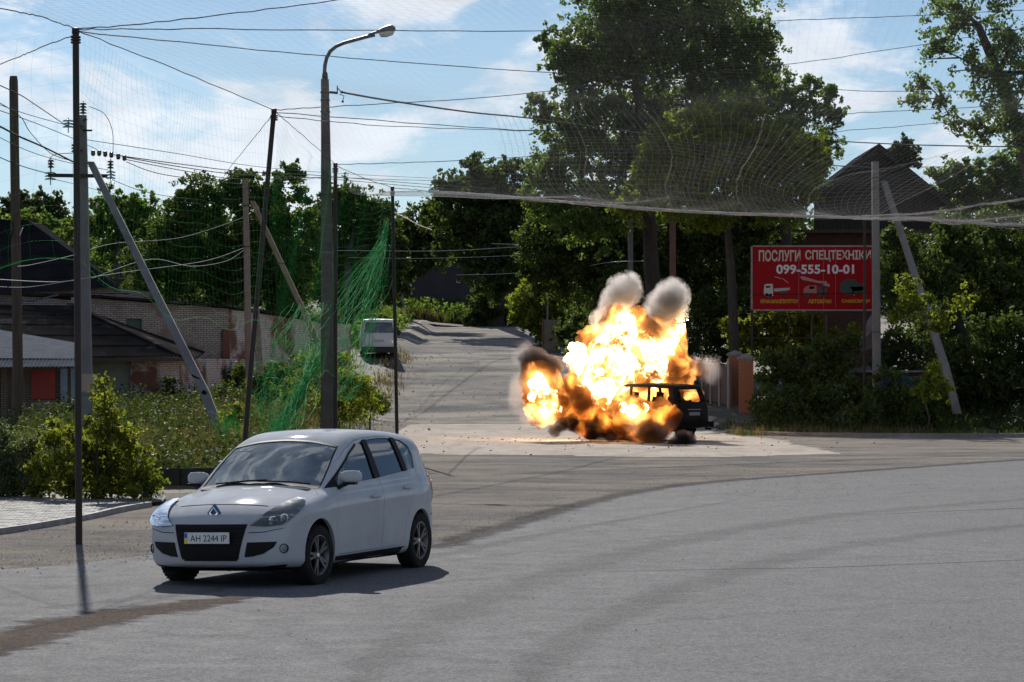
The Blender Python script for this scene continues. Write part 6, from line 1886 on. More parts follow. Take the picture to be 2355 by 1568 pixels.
cab = [
    ([(790, 213, 61.5), (900, 232, 66), (1080, 258, 76), (1236, 274, 90), (1500, 310, 110)], .022, 'thick black cable from the street lamp to the tall green tree'),
    ([(1880, 322, 120), (2050, 331, 110), (2235, 336, 100), (2600, 340, 95)], .022, 'thick black cable between the tall trees on the right'),
    ([(1900, 380, 105), (2012, 384, 99), (2140, 384, 105), (2500, 380, 120)], .014, 'thin cable across the top of the right-hand concrete pole'),
    ([(262, 356, 77.5), (420, 378, 84), (560, 394, 100), (740, 404, 120), (985, 424, 150), (1240, 440, 190)], .014, 'uppermost of the four wires running right from the left concrete pole'),
    ([(290, 362, 77.5), (430, 386, 84), (560, 402, 100), (740, 410, 120), (985, 431, 150), (1240, 448, 190)], .014, 'second wire from the top running right from the left concrete pole'),
    ([(286, 366, 77.5), (430, 394, 84), (560, 412, 100), (760, 408, 120), (940, 414, 150), (1200, 418, 190)], .012, 'third wire from the top running right from the left concrete pole'),
    ([(290, 372, 77.5), (380, 402, 84), (560, 424, 100)], .012, 'lowest wire running right from the left concrete pole'),
    ([(190, 320, 78), (400, 352, 88), (600, 384, 108), (800, 400, 140), (1000, 410, 170)], .010, 'faint wire crossing the sky above the wire bundle'),
    ([(-60, 170, 60), (40, 215, 66), (80, 240, 70), (157, 292, 78)], .014, 'upper wire coming from the left edge to the glass insulator'),
    ([(-60, 205, 60), (40, 262, 68), (70, 305, 72), (116, 352, 77), (165, 370, 78)], .012, 'wire looping down past the wooden pole to the cross-arm'),
    ([(-60, 268, 60), (0, 291, 64), (40, 312, 68), (100, 338, 74), (168, 372, 78)], .026, 'thick black cable drooping from the left edge to the concrete pole'),
    ([(-60, 235, 60), (60, 275, 68), (160, 315, 78), (240, 352, 78)], .010, 'thin wire from the left edge to the string insulators'),
    ([(-60, 218, 60), (60, 262, 68), (200, 300, 78)], .009, 'upper thin wire from the left edge meeting the concrete pole head'),
    ([(-60, 330, 60), (0, 362, 64), (60, 385, 70), (116, 400, 78)], .012, 'wire from the left edge to the left end of the cross-arm'),
    ([(-60, 285, 60), (60, 345, 70), (150, 372, 78), (255, 392, 78)], .009, 'thin wire behind the wooden pole reaching the cross-arm'),
    ([(120, 412, 78), (150, 418, 78.5), (300, 452, 90), (480, 470, 110)], .010, 'wire from the left end of the cross-arm into the trees'),
    ([(255, 412, 78), (330, 440, 88), (420, 455, 98), (565, 462, 100)], .010, 'wire from the right end of the cross-arm to the stained pole'),
    ([(205, 245, 78), (240, 262, 78), (258, 300, 78), (260, 352, 78)], .009, 'curved jumper wire looping from the pole head to the string insulators'),
    ([(168, 352, 78), (125, 356, 78), (112, 372, 78), (118, 395, 78)], .009, 'small jumper wire looped over the left insulator'),
    ([(1986, 385, 99), (1870, 372, 100), (1600, 300, 110)], .010, 'thin wire from the right-hand pole into the yellow-green tree'),
    ([(330, 458, 97), (450, 470, 99), (560, 450, 100), (640, 424, 96), (745, 406, 62)], .007, 'slack wire over the dark tree from the stained pole to the lamp post'),
    ([(560, 575, 100), (520, 600, 97), (440, 612, 92), (345, 596, 84), (210, 640, 78)], .007, 'pale slack wire drooping from the stained pole to the left'),
    ([(-60, 655, 70), (60, 660, 74), (180, 642, 77), (290, 625, 82), (470, 600, 92), (560, 570, 100)], .0065, 'pale wire crossing in front of the dark barn roof'),
    ([(40, 612, 72), (75, 608, 74), (170, 586, 78), (260, 560, 84), (420, 545, 92), (560, 500, 100)], .006, 'pale wire above the drooping ones at the left trees'),
]
for px, r_, lb in cab: wire('power_cable', px, r_, M_CABLE if 'pale' not in lb else M_ALU, lb, 'cable', PW)
pale = [
    ([(640, 578, 150), (780, 576, 150), (1000, 577, 150), (1150, 570, 152), (1300, 560, 155), (1500, 545, 160)], .014, 'pale wire crossing in front of the dark trees above the cottage'),
    ([(800, 592, 150), (960, 594, 150), (1120, 590, 152), (1290, 582, 155)], .010, 'second pale wire just below, in front of the cottage roof'),
    ([(905, 487, 69), (935, 502, 76), (965, 518, 84), (992, 528, 90)], .016, 'short bright twisted cable beside the pole by the van'),
    ([(1050, 632, 150), (1180, 628, 150), (1300, 612, 148), (1420, 580, 145), (1450, 560, 128)], .010, 'pale wire sagging across the tree trunk at the street end'),
    ([(1130, 560, 150), (1240, 563, 150), (1330, 562, 150)], .012, 'short bright wire between the dark trees'),
    ([(1480, 600, 126), (1380, 606, 130), (1250, 640, 150)], .009, 'thin wire behind the left smoke column'),
]
for px, r_, lb in pale: wire('power_cable', px, r_, M_ALU, lb, 'cable', PW)
wire('twisted_cable', [(-40, 640, 70), (120, 648, 78), (205, 640, 78)], .010, M_ALU, 'frayed pale cable end by the wooden pole', 'cable', PW)
wire('dark_cable', [(1730, 676, 104), (1850, 676, 101), (2012, 671, 99), (2120, 640, 97.5)], .014, M_CABLE, 'black cable passing across the lower half of the red billboard', 'cable', PW)

# ---------------------------------------------------------------- nets
def net_mesh(S, nu, nv, cu, cv, r):
    """threads on a surface. S(u, v) -> (n,3); nu, nv thread counts; cu, cv samples along them"""
    Vs = []; Fs = []; k0 = 0
    def threads(cnt, smp, fn):
        nonlocal k0
        a = np.linspace(0, 1, cnt); b = np.linspace(0, 1, smp)
        A, B = np.meshgrid(a, b, indexing='ij')
        p = fn(A.ravel(), B.ravel()).reshape(cnt, smp, 3)
        t = np.gradient(p, axis=1); t /= np.linalg.norm(t, axis=2, keepdims=True) + 1e-9
        s = np.cross(t, np.array([0.2, .3, 1.0])); s /= np.linalg.norm(s, axis=2, keepdims=True) + 1e-9
        u = np.cross(t, s)
        ring = np.stack([p + (s * math.cos(q) + u * math.sin(q)) * r for q in (0, 2.094, 4.189)], 2)   # cnt,smp,3,3
        V = ring.reshape(-1, 3)
        i, j, k = np.meshgrid(np.arange(cnt), np.arange(smp - 1), np.arange(3), indexing='ij')
        b0 = (i * smp + j) * 3; k2 = (k + 1) % 3
        F_ = np.stack([b0 + k, b0 + k2, b0 + 3 + k2, b0 + 3 + k], -1).reshape(-1, 4) + k0
        Vs.append(V); Fs.append(F_); k0 += len(V)
    threads(nu, cv, lambda a, b: S(a, b))
    threads(nv, cu, lambda a, b: S(b, a))
    return np.concatenate(Vs), np.concatenate(Fs)
M_NET = leaf_mat('net_thread', (.30, .31, .33), (.38, .38, .38), (.46, .45, .43), .5, thru=(1, 1, 1))
M_GNET = leaf_mat('green_net_thread', (.04, .34, .10), (.07, .46, .15), (.14, .58, .22), .5, thru=(1, 1, 1))
_ys = np.array([26, 36.3, 48, 61, 69.0]); _xl = np.array([-7.6, P1T.x, P2T.x, P3T.x, P4T.x]); _zl = np.array([6.8, P1T.z, P2T.z, P3T.z, P4T.z])
# far hem from the pole by the van to the right-hand side
_hem = np.array([tuple(P(*p)) for p in ((985, 440, 69.6), (1110, 448, 71), (1300, 464, 73.5), (1540, 484, 76.5), (1800, 495, 80), (1988, 502, 83), (2100, 504, 84.5), (2230, 511, 86), (2354, 517, 87), (2700, 500, 90), (3100, 470, 93))])
_hx = _hem[:, 0]
def canopy(u, v):
    """u across from the left poles to the right, v from near to far; hangs in bays between the ropes and bags towards the hem"""
    u = np.asarray(u); v = np.asarray(v)
    x = P4T.x + (24.5 - P4T.x) * u
    hy = np.interp(x, _hx, _hem[:, 1]); hz = np.interp(x, _hx, _hem[:, 2])
    y = 27 + (hy - 27) * v
    xl = np.interp(y, _ys, _xl); xx = xl + (24.5 - xl) * u
    zl = np.interp(y, _ys, _zl)
    ztop = zl * (1 - u * .0) + u * 1.0
    bay = .5 - .5 * np.cos(v * 4.0 * 2 * np.pi)
    z = ztop - .10 * bay * np.minimum(1, 6 * u) * (1 - sst(.7, .95, v))
    # pockets between the longitudinal lines
    w = sst(.50, .97, v)
    bag = hz - .10 * np.sin(v * 9)
    z = z * (1 - w) + bag * w
    z = z - .60 * np.sin(np.pi * np.clip((v - .5) / .5, 0, 1)) ** 2 * (.7 + .4 * np.sin(u * 13 + 1.0)) 
    z = z + .05 * np.sin(u * 61) * np.sin(v * 23) 
    xx = xx + 1.1 * np.sin(np.pi * np.clip((v - .6) / .4, 0, 1)) * np.sin(u * 9 + .4)
    return np.stack([xx, y, z], -1)
V, Fq = net_mesh(canopy, 210, 300, 90, 110, .0008)
net = np_mesh('overhead_net', V, Fq, M_NET)
tag(net, 'fine pale mesh net spread over the whole road on ropes and poles', 'net')
# bunched hem rope of the net, and the second fold to the right
def hem(name, px, n, r, spread, label, seed, mat=M_NET):
    rr = random.Random(seed); root = empty(name, P(*px[0]), label, 'net', 'bunched net edges')
    base = catmull([tuple(P(*p)) for p in px], 14, closed=False); m = MB()
    for k in range(n):
        ph = rr.uniform(0, 6.28); f = rr.uniform(.3, 1.1); a = rr.uniform(.3, 1) * spread; pts = []
        for i, p in enumerate(base):
            q = i * f * .6 + ph
            pts.append(Vector(p) - root.location + Vector((0, math.sin(q * 1.3) * a, math.cos(q) * a * .6 + rr.uniform(-.012, .012))))
        m.tube(pts, r, 3, cap=False)
    me = bpy.data.meshes.new('strands'); me.from_pydata(m.v, [], m.f); me.update(); link('strands', me, mat, root)
M_HEM = surf('hem_cord', (.50, .46, .44), (.36, .33, .32), scale=6, rough=.9)
H1 = [(985, 440, 69.6), (1110, 448, 71), (1300, 464, 73.5), (1540, 484, 76.5), (1800, 495, 80), (1988, 502, 83), (2100, 504, 84.5), (2230, 511, 86), (2354, 517, 87), (2700, 500, 90)]
hem('net_hem', H1, 18, .008, .065, 'pale gathered net edge hanging in a long curve across the right half', 1, M_HEM)
hem('net_hem', [(1900, 500, 81), (2060, 494, 82), (2160, 486, 82), (2260, 470, 82), (2354, 458, 82), (2700, 400, 82)], 7, .007, .07, 'second gathered net edge rising to the right picture edge', 2, M_HEM)
hem('net_hem', [(2040, 502, 83), (2160, 508, 84), (2260, 514, 85), (2354, 519, 86), (2700, 520, 88)], 5, .006, .16, 'lowest loose net strand above the dark trees at the right edge', 3, M_HEM)
_arcs = [[(1296, 250, 60), (1330, 300, 65), (1348, 350, 69), (1345, 410, 72), (1372, 445, 73.5), (1400, 470, 74)],
                        [(1480, 250, 60), (1520, 300, 66), (1545, 360, 71), (1530, 430, 75), (1545, 480, 76.5)],
                        [(1760, 260, 64), (1740, 330, 70), (1700, 400, 75), (1694, 450, 78), (1720, 492, 79)],
                        [(2040, 392, 74), (1960, 400, 76), (1880, 430, 79), (1858, 462, 80), (1880, 490, 81), (1930, 498, 81.5)],
                        [(2354, 300, 72), (2280, 350, 75), (2160, 420, 79), (2060, 470, 82), (2010, 500, 83)]]
for i, px in enumerate(_arcs):
    m = MB(); c = catmull([tuple(P(*p)) for p in px], 8, closed=False)
    rr = random.Random(i)
    for s in range(3):
        m.tube([Vector(p) + Vector((rr.uniform(-.03, .03), rr.uniform(-.03, .03), rr.uniform(-.02, .02))) for p in c], .0024, 3, cap=False)
    me = bpy.data.meshes.new('seam'); me.from_pydata(m.v, [], m.f); me.update(); o = link('net_seam', me, M_HEM); o.parent = net

# the single threads between those seams hang in the same curves
def resamp(px, n=28):
    c = catmull([tuple(P(*p)) for p in px], 12, closed=False); s_ = np.concatenate([[0], np.cumsum(np.linalg.norm(np.diff(c, axis=0), axis=1))]); t = np.linspace(0, s_[-1], n)
    return np.stack([np.interp(t, s_, c[:, k]) for k in range(3)], 1)
_ar = [resamp([(1120, 262, 60), (1140, 320, 65), (1150, 380, 69), (1165, 430, 71), (1190, 455, 72)])] + [resamp(a) for a in _arcs]
m = MB(); _r = random.Random(6)
for a_, b_ in zip(_ar[:-1], _ar[1:]):
    for k in range(1, 13):
        t_ = k / 13 + _r.uniform(-.012, .012); m.tube([Vector(p) for p in (a_ * (1 - t_) + b_ * t_)], .0030, 3, cap=False)
    if a_ is not _ar[0]:
        pass
for j in range(12, 27, 1):
    m.tube([Vector(q[j]) for q in _ar], .0016, 3, cap=False)
me = bpy.data.meshes.new('net_curtain'); me.from_pydata(m.v, [], m.f); me.update(); o = link('net_curtain', me, M_NET); o.parent = net

# green side net: sheets between the left poles and a gathered bunch falling to the ground
def side_sheet(name, A, B, zlow, label, seed, nu=60, nv=26, amp=.12, parent=None):
    A = Vector(A); B = Vector(B)
    def S(u, v):
        x = A.x + (B.x - A.x) * u; y = A.y + (B.y - A.y) * u
        zt = A.z + (B.z - A.z) * u - .25 * np.sin(np.pi * u); zb = zlow[0] + (zlow[1] - zlow[0]) * u - .35 * np.sin(np.pi * u) + .08 * np.sin(u * 21 + seed)
        z = zt + (zb - zt) * v
        return np.stack([x + .05 * np.sin(v * 9 + u * 17), y + amp * np.sin(u * 15 + v * 3 + seed), z], -1)
    V, Fq = net_mesh(S, nu, nv, 60, 30, .0008)
    return np_mesh(name, V, Fq, M_GNET, parent)
gn = empty('green_net', (0, 0, 0), 'green mesh net hung along the left poles and gathered down to the grass', 'net')
side_sheet('net_sheet', (-12.5, 36, 6.6), tuple(P1T), (3.9, 3.75), '', 1, 26, 14, parent=gn)
side_sheet('net_sheet', tuple(P1T), tuple(P2T), (3.75, 3.1), '', 2, 50, 20, parent=gn)
side_sheet('net_sheet', tuple(P2T), tuple(P3T), (3.1, 2.2), '', 3, 60, 28, parent=gn)
side_sheet('net_sheet', tuple(P3T), tuple(P4T), (2.2, 4.5), '', 4, 40, 24, parent=gn)
def edge_cord(A, B, za, zb, seed):
    rr = random.Random(seed); A = Vector(A); B = Vector(B); pts = []
    for i in range(31):
        u = i / 30; pts.append(Vector((lerp(A.x, B.x, u), lerp(A.y, B.y, u) + .12 * math.sin(u * 15 + 3 + seed), lerp(za, zb, u) - .35 * math.sin(math.pi * u) + .08 * math.sin(u * 21 + seed))))
    m = MB(); m.tube(pts, .0035, 4, cap=False); me = bpy.data.meshes.new('edge_cord'); me.from_pydata(m.v, [], m.f); me.update(); link('edge_cord', me, M_GNET, gn)
edge_cord((-12.5, 36, 0), P1T, 3.9, 3.75, 1); edge_cord(P1T, P2T, 3.75, 3.1, 2); edge_cord(P2T, P3T, 3.1, 2.2, 3); edge_cord(P3T, P4T, 2.2, 4.5, 4)
def bunch(pxs, n, spread, seed, r=.004, d2=None):
    rr = random.Random(seed); m = MB(); base = catmull([tuple(P(*p[:3])) for p in pxs], 8, closed=False); ws = np.interp(np.linspace(0, 1, len(base)), np.linspace(0, 1, len(pxs)), [p[3] for p in pxs])
    for k in range(n):
        off = rr.gauss(0, .5); dep = rr.gauss(0, .4); ph = rr.uniform(0, 6); pts = []
        for i, p in enumerate(base):
            w = ws[i]; pts.append(Vector(p) + Vector((off * w + math.sin(i * .9 + ph) * w * .12, dep * w, rr.uniform(-.05, .05) + math.cos(i * .7 + ph) * w * .08)))
        m.tube(pts, r, 3, cap=False)
    # cross threads
    for k in range(int(n * 1.6)):
        i = rr.randrange(1, len(base) - 1); p = Vector(base[i]); w = ws[i]; q = [p + Vector((rr.gauss(0, .5) * w, rr.gauss(0, .3) * w, rr.uniform(-.2, .2))) for _ in range(4)]
        m.tube(q, r * .8, 3, cap=False)
    me = bpy.data.meshes.new('net_bunch'); me.from_pydata(m.v, [], m.f); me.update(); link('net_bunch', me, M_GNET, gn)
bunch([(890, 510, 69, .05), (876, 580, 68, .18), (856, 660, 67, .3), (838, 740, 66, .45), (815, 830, 65, .6), (780, 920, 64, .6)], 32, 1, 1, .0045)
bunch([(880, 560, 68, .12), (800, 690, 66, .7), (745, 790, 64, .55), (700, 880, 62, .35), (655, 960, 60, .45), (620, 1000, 59, .4)], 36, 1, 2, .0045)
bunch([(745, 780, 64, .5), (705, 870, 62, .12), (680, 920, 61, .14), (640, 985, 60, .3)], 44, 1, 5, .006)
bunch([(720, 700, 60, .5), (660, 780, 58, .6), (630, 880, 57, .5), (600, 960, 56, .3)], 26, 1, 4, .0035)
def net_scrap():
    rr = random.Random(4); m = MB(); c0 = P(527, 1000, 68)
    root = empty('net_scrap', c0, 'small crumpled heap of green net at the foot of the left strut', 'net')
    for k in range(120):
        p = Vector((rr.gauss(0, .14), rr.gauss(0, .14), rr.uniform(-.7, .35))); q = [p + Vector((rr.gauss(0, .12), rr.gauss(0, .1), rr.gauss(0, .2))) for _ in range(4)]
        m.tube(q, .005, 3, cap=False)
    me = bpy.data.meshes.new('net_tangle'); me.from_pydata(m.v, [], m.f); me.update(); link('net_tangle', me, M_GNET, root)
net_scrap()

# ---------------------------------------------------------------- billboard
def billboard():
    d = 113.0; a = P(1729, 712, d); b = P(2006, 708, d); top = P(1729, 567, d).z; W = b.x - a.x; H = top - a.z
    root = empty('billboard', (a.x, d, a.z), 'red billboard with white lettering and pictures of crane trucks', 'billboard')
    M_BR = surf('billboard_red', (.33, .006, .010), (.29, .005, .009), scale=.8, rough=.6, spec=.12, c3=(.26, .02, .025), s3=1.5, t3=(.6, .8))
    m = MB(); m.box((W / 2, 0, H / 2), (W, .05, H)); m.build('panel', M_BR, root)
    fr = surf_cache('frame_pink', (.36, .26, .27), (.26, .16, .16), scale=4, rough=.5)
    m = MB(); m.box((W / 2, -.01, H + .02), (W + .10, .09, .06)); m.build('frame', fr, root)
    m = MB(); m.box((W / 2, -.01, -.02), (W + .10, .09, .06)); m.build('frame', fr, root)
    m = MB(); m.box((-.02, -.01, H / 2), (.07, .09, H + .1)); m.build('frame', fr, root)
    m = MB(); m.box((W + .02, -.01, H / 2), (.07, .09, H + .1)); m.build('frame', fr, root)
    Mt = surf('letter_cream', (.62, .56, .48), (.52, .47, .40), scale=3, rough=.6, spec=.15); Mw = surf('letter_white', (.68, .67, .68), rough=.6, spec=.15); My = surf('letter_yellow', (.58, .38, .03), rough=.6, spec=.15)
    def sgn(txt, x0, x1, z0, z1, mat):       # fractions of the board
        me = text_mesh(txt, 1.0, width=(x1 - x0) * W, height=(z1 - z0) * H, depth=.003, bold=.028)
        o = link('lettering', me, mat, root)
        o.matrix_local = Matrix.Translation(((x0 + x1) / 2 * W, -.034, z0 * H)) @ Matrix.Rotation(math.pi / 2, 4, 'X')
        return o
    sgn('ПОСЛУГИ', .055, .40, .765, .945, Mt); sgn('СПЕЦТЕХНІКИ', .44, .985, .765, .945, Mt)
    sgn('099-555-10-01', .20, .845, .565, .715, Mw)
    sgn('КРАН-МАНІПУЛЯТОР', .07, .38, .10, .165, My); sgn('АВТОКРАН', .465, .655, .10, .165, My); sgn('САМОСКИДИ', .745, .975, .10, .165, My)
    def flat(nm, polys, col):
        mm = MB()
        for pl in polys: mm.prism([Vector((u * W, -.032, v * H)) for u, v in pl], (0, 0, 0), (0, -.004, 0))
        return mm.build(nm, surf_cache(nm + '_print', col, rough=.5), root)
    def disc(u, v, r): return [(u + r * math.cos(t) * H / W, v + r * math.sin(t)) for t in np.linspace(0, 2 * math.pi, 10, endpoint=False)]
    flat('truck_cab', [[(.095, .24), (.10, .39), (.12, .41), (.17, .41), (.175, .22), (.14, .20)]], (.50, .46, .42))
    flat('truck_bed', [[(.18, .29), (.18, .335), (.315, .35), (.31, .31), (.20, .285)]], (.36, .36, .40))
    flat('truck_boom', [[(.185, .52), (.24, .485), (.245, .495), (.187, .53)], [(.25, .49), (.298, .42), (.302, .425), (.256, .497)]], (.40, .32, .30))
    flat('truck_window', [[(.115, .345), (.15, .35), (.15, .375), (.115, .375)]], (.03, .03, .04))
    flat('truck_wheel', [disc(.15, .215, .03), disc(.245, .275, .022), disc(.28, .28, .022), disc(.122, .235, .026)], (.05, .05, .05))
    flat('crane_cab', [[(.425, .26), (.43, .345), (.465, .385), (.535, .385), (.535, .26)]], (.36, .12, .11))
    flat('crane_body', [[(.54, .26), (.54, .37), (.62, .38), (.625, .27)]], (.10, .02, .025))
    flat('crane_boom', [[(.395, .52), (.415, .475), (.56, .42), (.62, .41), (.62, .45), (.55, .455), (.42, .53)]], (.40, .22, .21))
    flat('crane_tail', [[(.57, .36), (.645, .37), (.64, .41), (.60, .415)]], (.38, .26, .25))
    flat('crane_wheel', [disc(.455, .235, .036), disc(.555, .235, .036), disc(.595, .24, .036)], (.012, .03, .02))
    flat('crane_window', [[(.475, .33), (.515, .33), (.515, .37), (.475, .37)]], (.04, .02, .02))
    flat('dump_truck', [[(.72, .30), (.735, .42), (.78, .49), (.86, .48), (.88, .42), (.95, .38), (.94, .27), (.86, .24), (.78, .23)]], (.025, .045, .03))
    flat('dump_truck_side', [[(.81, .36), (.93, .37), (.93, .31), (.84, .29)]], (.10, .09, .10))
    flat('dump_truck_light', [[(.82, .25), (.835, .29), (.85, .22)]], (.4, .4, .4))
    # pale streaks where the sheets of the poster meet
    flat('poster_seam', [[(x, .02), (x + .0035, .02), (x + .0035, .98), (x, .98)] for x in (.385, .59, .69)], (.34, .10, .11))
    lg = surf_cache('leg_steel', (.03, .02, .018), rough=.7)
    for x in (.0, .5, 1.0):
        m = MB(); gz = float(ground_h(a.x + x * W, d)) - a.z - .3; m.bar((x * W, .06, gz), (x * W, .06, .5), .09); m.build('leg', lg, root)
    m = MB(); z = -.10; m.bar((0, .05, -.16), (W, .05, -.16), .05); m.bar((0, .05, -1.16), (W, .05, -1.16), .05)
    for x in (.31, .62): m.bar((x * W, .05, -.1), (x * W, .05, -1.16), .05)
    m.build('brace', lg, root)
billboard()

# ---------------------------------------------------------------- burning off-road car
def burnt_car():
    M_b = surf('scorched_paint', (.007, .0065, .007), (.016, .014, .013), scale=3, rough=.8, spec=.12, c3=(.04, .028, .022), s3=1.6, t3=(.58, .72))
    M_k = surf('char_black', (.005, .005, .005), (.011, .010, .009), scale=9, rough=.95, spec=.05)
    side = [(.12, .42), (.5, .36), (2.2, .34), (3.9, .38), (4.28, .46), (4.40, .56), (4.43, .75), (4.42, 1.02), (4.36, 1.18), (4.22, 1.60), (4.12, 1.735), (3.8, 1.775), (3.0, 1.80), (2.3, 1.785), (1.98, 1.735),
            (1.60, 1.34), (1.42, 1.13), (1.25, 1.09), (.8, 1.06), (.3, 1.0), (.08, .92), (.0, .72), (.02, .50)]
    plan = [(0, 0), (.01, .45), (.06, .72), (.2, .83), (.6, .865), (1.8, .875), (3.4, .87), (4.2, .84), (4.38, .76), (4.43, .5), (4.44, 0)]
    tz = [.2, .35, .5, .8, 1.0, 1.1, 1.3, 1.6, 1.75, 1.9]; tt = [.1, .05, .01, 0, .01, .03, .07, .14, .18, .25]
    cs = CarShape(side, plan, .9, tz, tt, 4.44, 1.82, vox=.035, k=.09, rise=(0, 0), curve=.14, crown=.05, arches=((.85, .42, .42), (3.45, .42, .42)), flare=-.03, curve_r=.05)
    vs_, qs = cs.mesh(thick=.055); v, q = cs.mesh(); bvh = bvh_of(v, q); HL = 2.22
    sx = lambda s: HL - s
    c = MB()
    for pl in ([(1.62, 1.13), (2.02, 1.66), (2.42, 1.67), (2.46, 1.12)], [(2.54, 1.12), (2.50, 1.67), (3.14, 1.67), (3.20, 1.13)], [(3.28, 1.15), (3.22, 1.66), (3.95, 1.63), (4.08, 1.22)]):
        c.prism([(sx(s), -1.2, z) for s, z in pl], (0, 0, 0), (0, 2.4, 0))
    cg = MB(); cg.prism([(-HL - .3, y, z) for y, z in ((-.66, 1.20), (.66, 1.20), (.58, 1.60), (-.58, 1.60))], (0, 0, 0), (.7, 0, 0))
    cw = MB(); cw.prism([(sx(1.3), y, z) for y, z in ((-.64, 1.18), (.64, 1.18), (.56, 1.66), (-.56, 1.66))], (-.9, 0, 0), (.3, 0, 0))
    ca = MB()
    for s0 in (.85, 3.45):
        for sg in (-1, 1):
            n = 24; ca.prism([(sx(s0) + .42 * math.cos(2 * math.pi * i / n), sg * .5, .38 + .42 * math.sin(2 * math.pi * i / n)) for i in range(n)], (0, 0, 0), (0, sg * .6, 0))
    sh = raw_obj(vs_, qs)
    for cut in (c, cg, cw, ca):
        co = bpy.data.objects.new('cut', cut.mesh('cut')); COL.objects.link(co); me = boolean(sh, co); old = sh.data; sh.data = me; bpy.data.meshes.remove(old); bpy.data.objects.remove(co); bpy.context.view_layer.update()
    me = sh.data.copy(); old = sh.data; bpy.data.objects.remove(sh); bpy.data.meshes.remove(old)
    yaw = math.atan2(-.74, -.67) * -1
    fwd = Vector((-.74, .67, 0)).normalized()
    root = empty('burnt_car', (4.03, 87.06, .008), 'blackened five-door off-road car exploding at the mouth of the side street', 'car', rz=math.atan2(fwd.y, fwd.x))
    smooth_by(me, 35); link('body', me, M_b, root)
    fm = lambda y, z: (Vector((-HL - 1, y, z)), Vector((1, 0, 0)))
    def rp(nm, pl, mat, out=.01, th=.02):
        v_, f_ = cast_patch(bvh, pl, fm, .08, out=out, th=th); me = bpy.data.meshes.new(nm); me.from_pydata([tuple(p) for p in v_], [], f_); me.update(); return link(nm, me, mat, root)
    rp('tailgate', [(-.70, .70), (.70, .70), (.70, 1.17), (-.70, 1.17)], M_b, .012)
    rp('number_plate', [(-.26, .80), (.26, .80), (.26, .90), (-.26, .90)], surf_cache('sooty_plate', (.16, .16, .165), rough=.6), .024)
    rp('trim_strip', [(-.32, .965), (.32, .965), (.32, 1.0), (-.32, 1.0)], surf_cache('sooty_chrome', (.12, .12, .13), rough=.4, metal=.5), .024)
    for sg in (-1, 1):
        rp('tail_light', [(sg * .72, .72), (sg * .83, .74), (sg * .83, 1.14), (sg * .74, 1.15)] if sg > 0 else [(sg * .74, 1.15), (sg * .83, 1.14), (sg * .83, .74), (sg * .72, .72)], surf_cache('dull_red_lens', (.10, .008, .006), rough=.3, coat=.5), .012)
    m = MB(); m.box((-HL - .02, 0, .52), (.16, 1.66, .17)); m.build('rear_bumper', M_k, root)
    m = MB(); m.tube([(-HL - .02, -.5, .40), (-HL - .22, -.52, .37)], .035, 8); m.bar((-HL + .05, -.8, .44), (-HL - .25, -.98, .38), .12, .03); m.build('bent_trim', M_k, root)
    m = MB(); m.box((0, 0, .36), (3.6, 1.2, .12)); m.box((0, 0, .62), (2.6, 1.4, .06)); m.build('floor_pan', M_k, root)
    for (x, y) in ((.25, .38), (.25, -.38), (-.75, .38), (-.75, -.38)):
        m = MB(); m.box((x, y, .75), (.5, .5, .2)); m.bar((x - .22, y, .8), (x - .36, y, 1.32), .46, .1); m.bar((x - .37, y, 1.34), (x - .4, y, 1.52), .24, .08); m.build('seat', M_k, root)
    # bonnet thrown up and a wing bent outwards
    m = MB(); m.add([(sx(1.25), -.72, 1.08), (sx(1.25), .78, 1.10), (sx(.55), .95, 1.62), (sx(.38), .1, 1.74), (sx(.5), -.7, 1.66)], [(0, 1, 2, 3, 4)]); m.add([(sx(1.25), -.72, 1.05), (sx(1.25), .78, 1.07), (sx(.55), .95, 1.59), (sx(.38), .1, 1.71), (sx(.5), -.7, 1.63)], [(4, 3, 2, 1, 0)]); m.build('bonnet', M_b, root)
    m = MB(); m.add([(sx(1.5), .86, 1.12), (sx(.7), .93, 1.02), (sx(.55), 1.25, 1.22), (sx(1.0), 1.3, 1.36), (sx(1.4), 1.02, 1.30)], [(0, 1, 2, 3, 4)]); m.add([(sx(1.5), .84, 1.10), (sx(.7), .91, 1.0), (sx(.55), 1.23, 1.20), (sx(1.0), 1.28, 1.34), (sx(1.4), 1.0, 1.28)], [(4, 3, 2, 1, 0)]); m.build('front_wing', M_b, root)
    for s_ in (.85, 3.45):
        for sg in (1, -1):
            wheel_parts(root, sx(s_), sg * .74, sg, .36, .235, .20, M_k, M_k, M_k, hubm=M_k)
    m = MB(); m.tube([(sx(1.3), -.62, 1.05), (sx(1.3), .62, 1.05)], .06, 6); m.build('dashboard', M_k, root)
    return root
burnt_car()

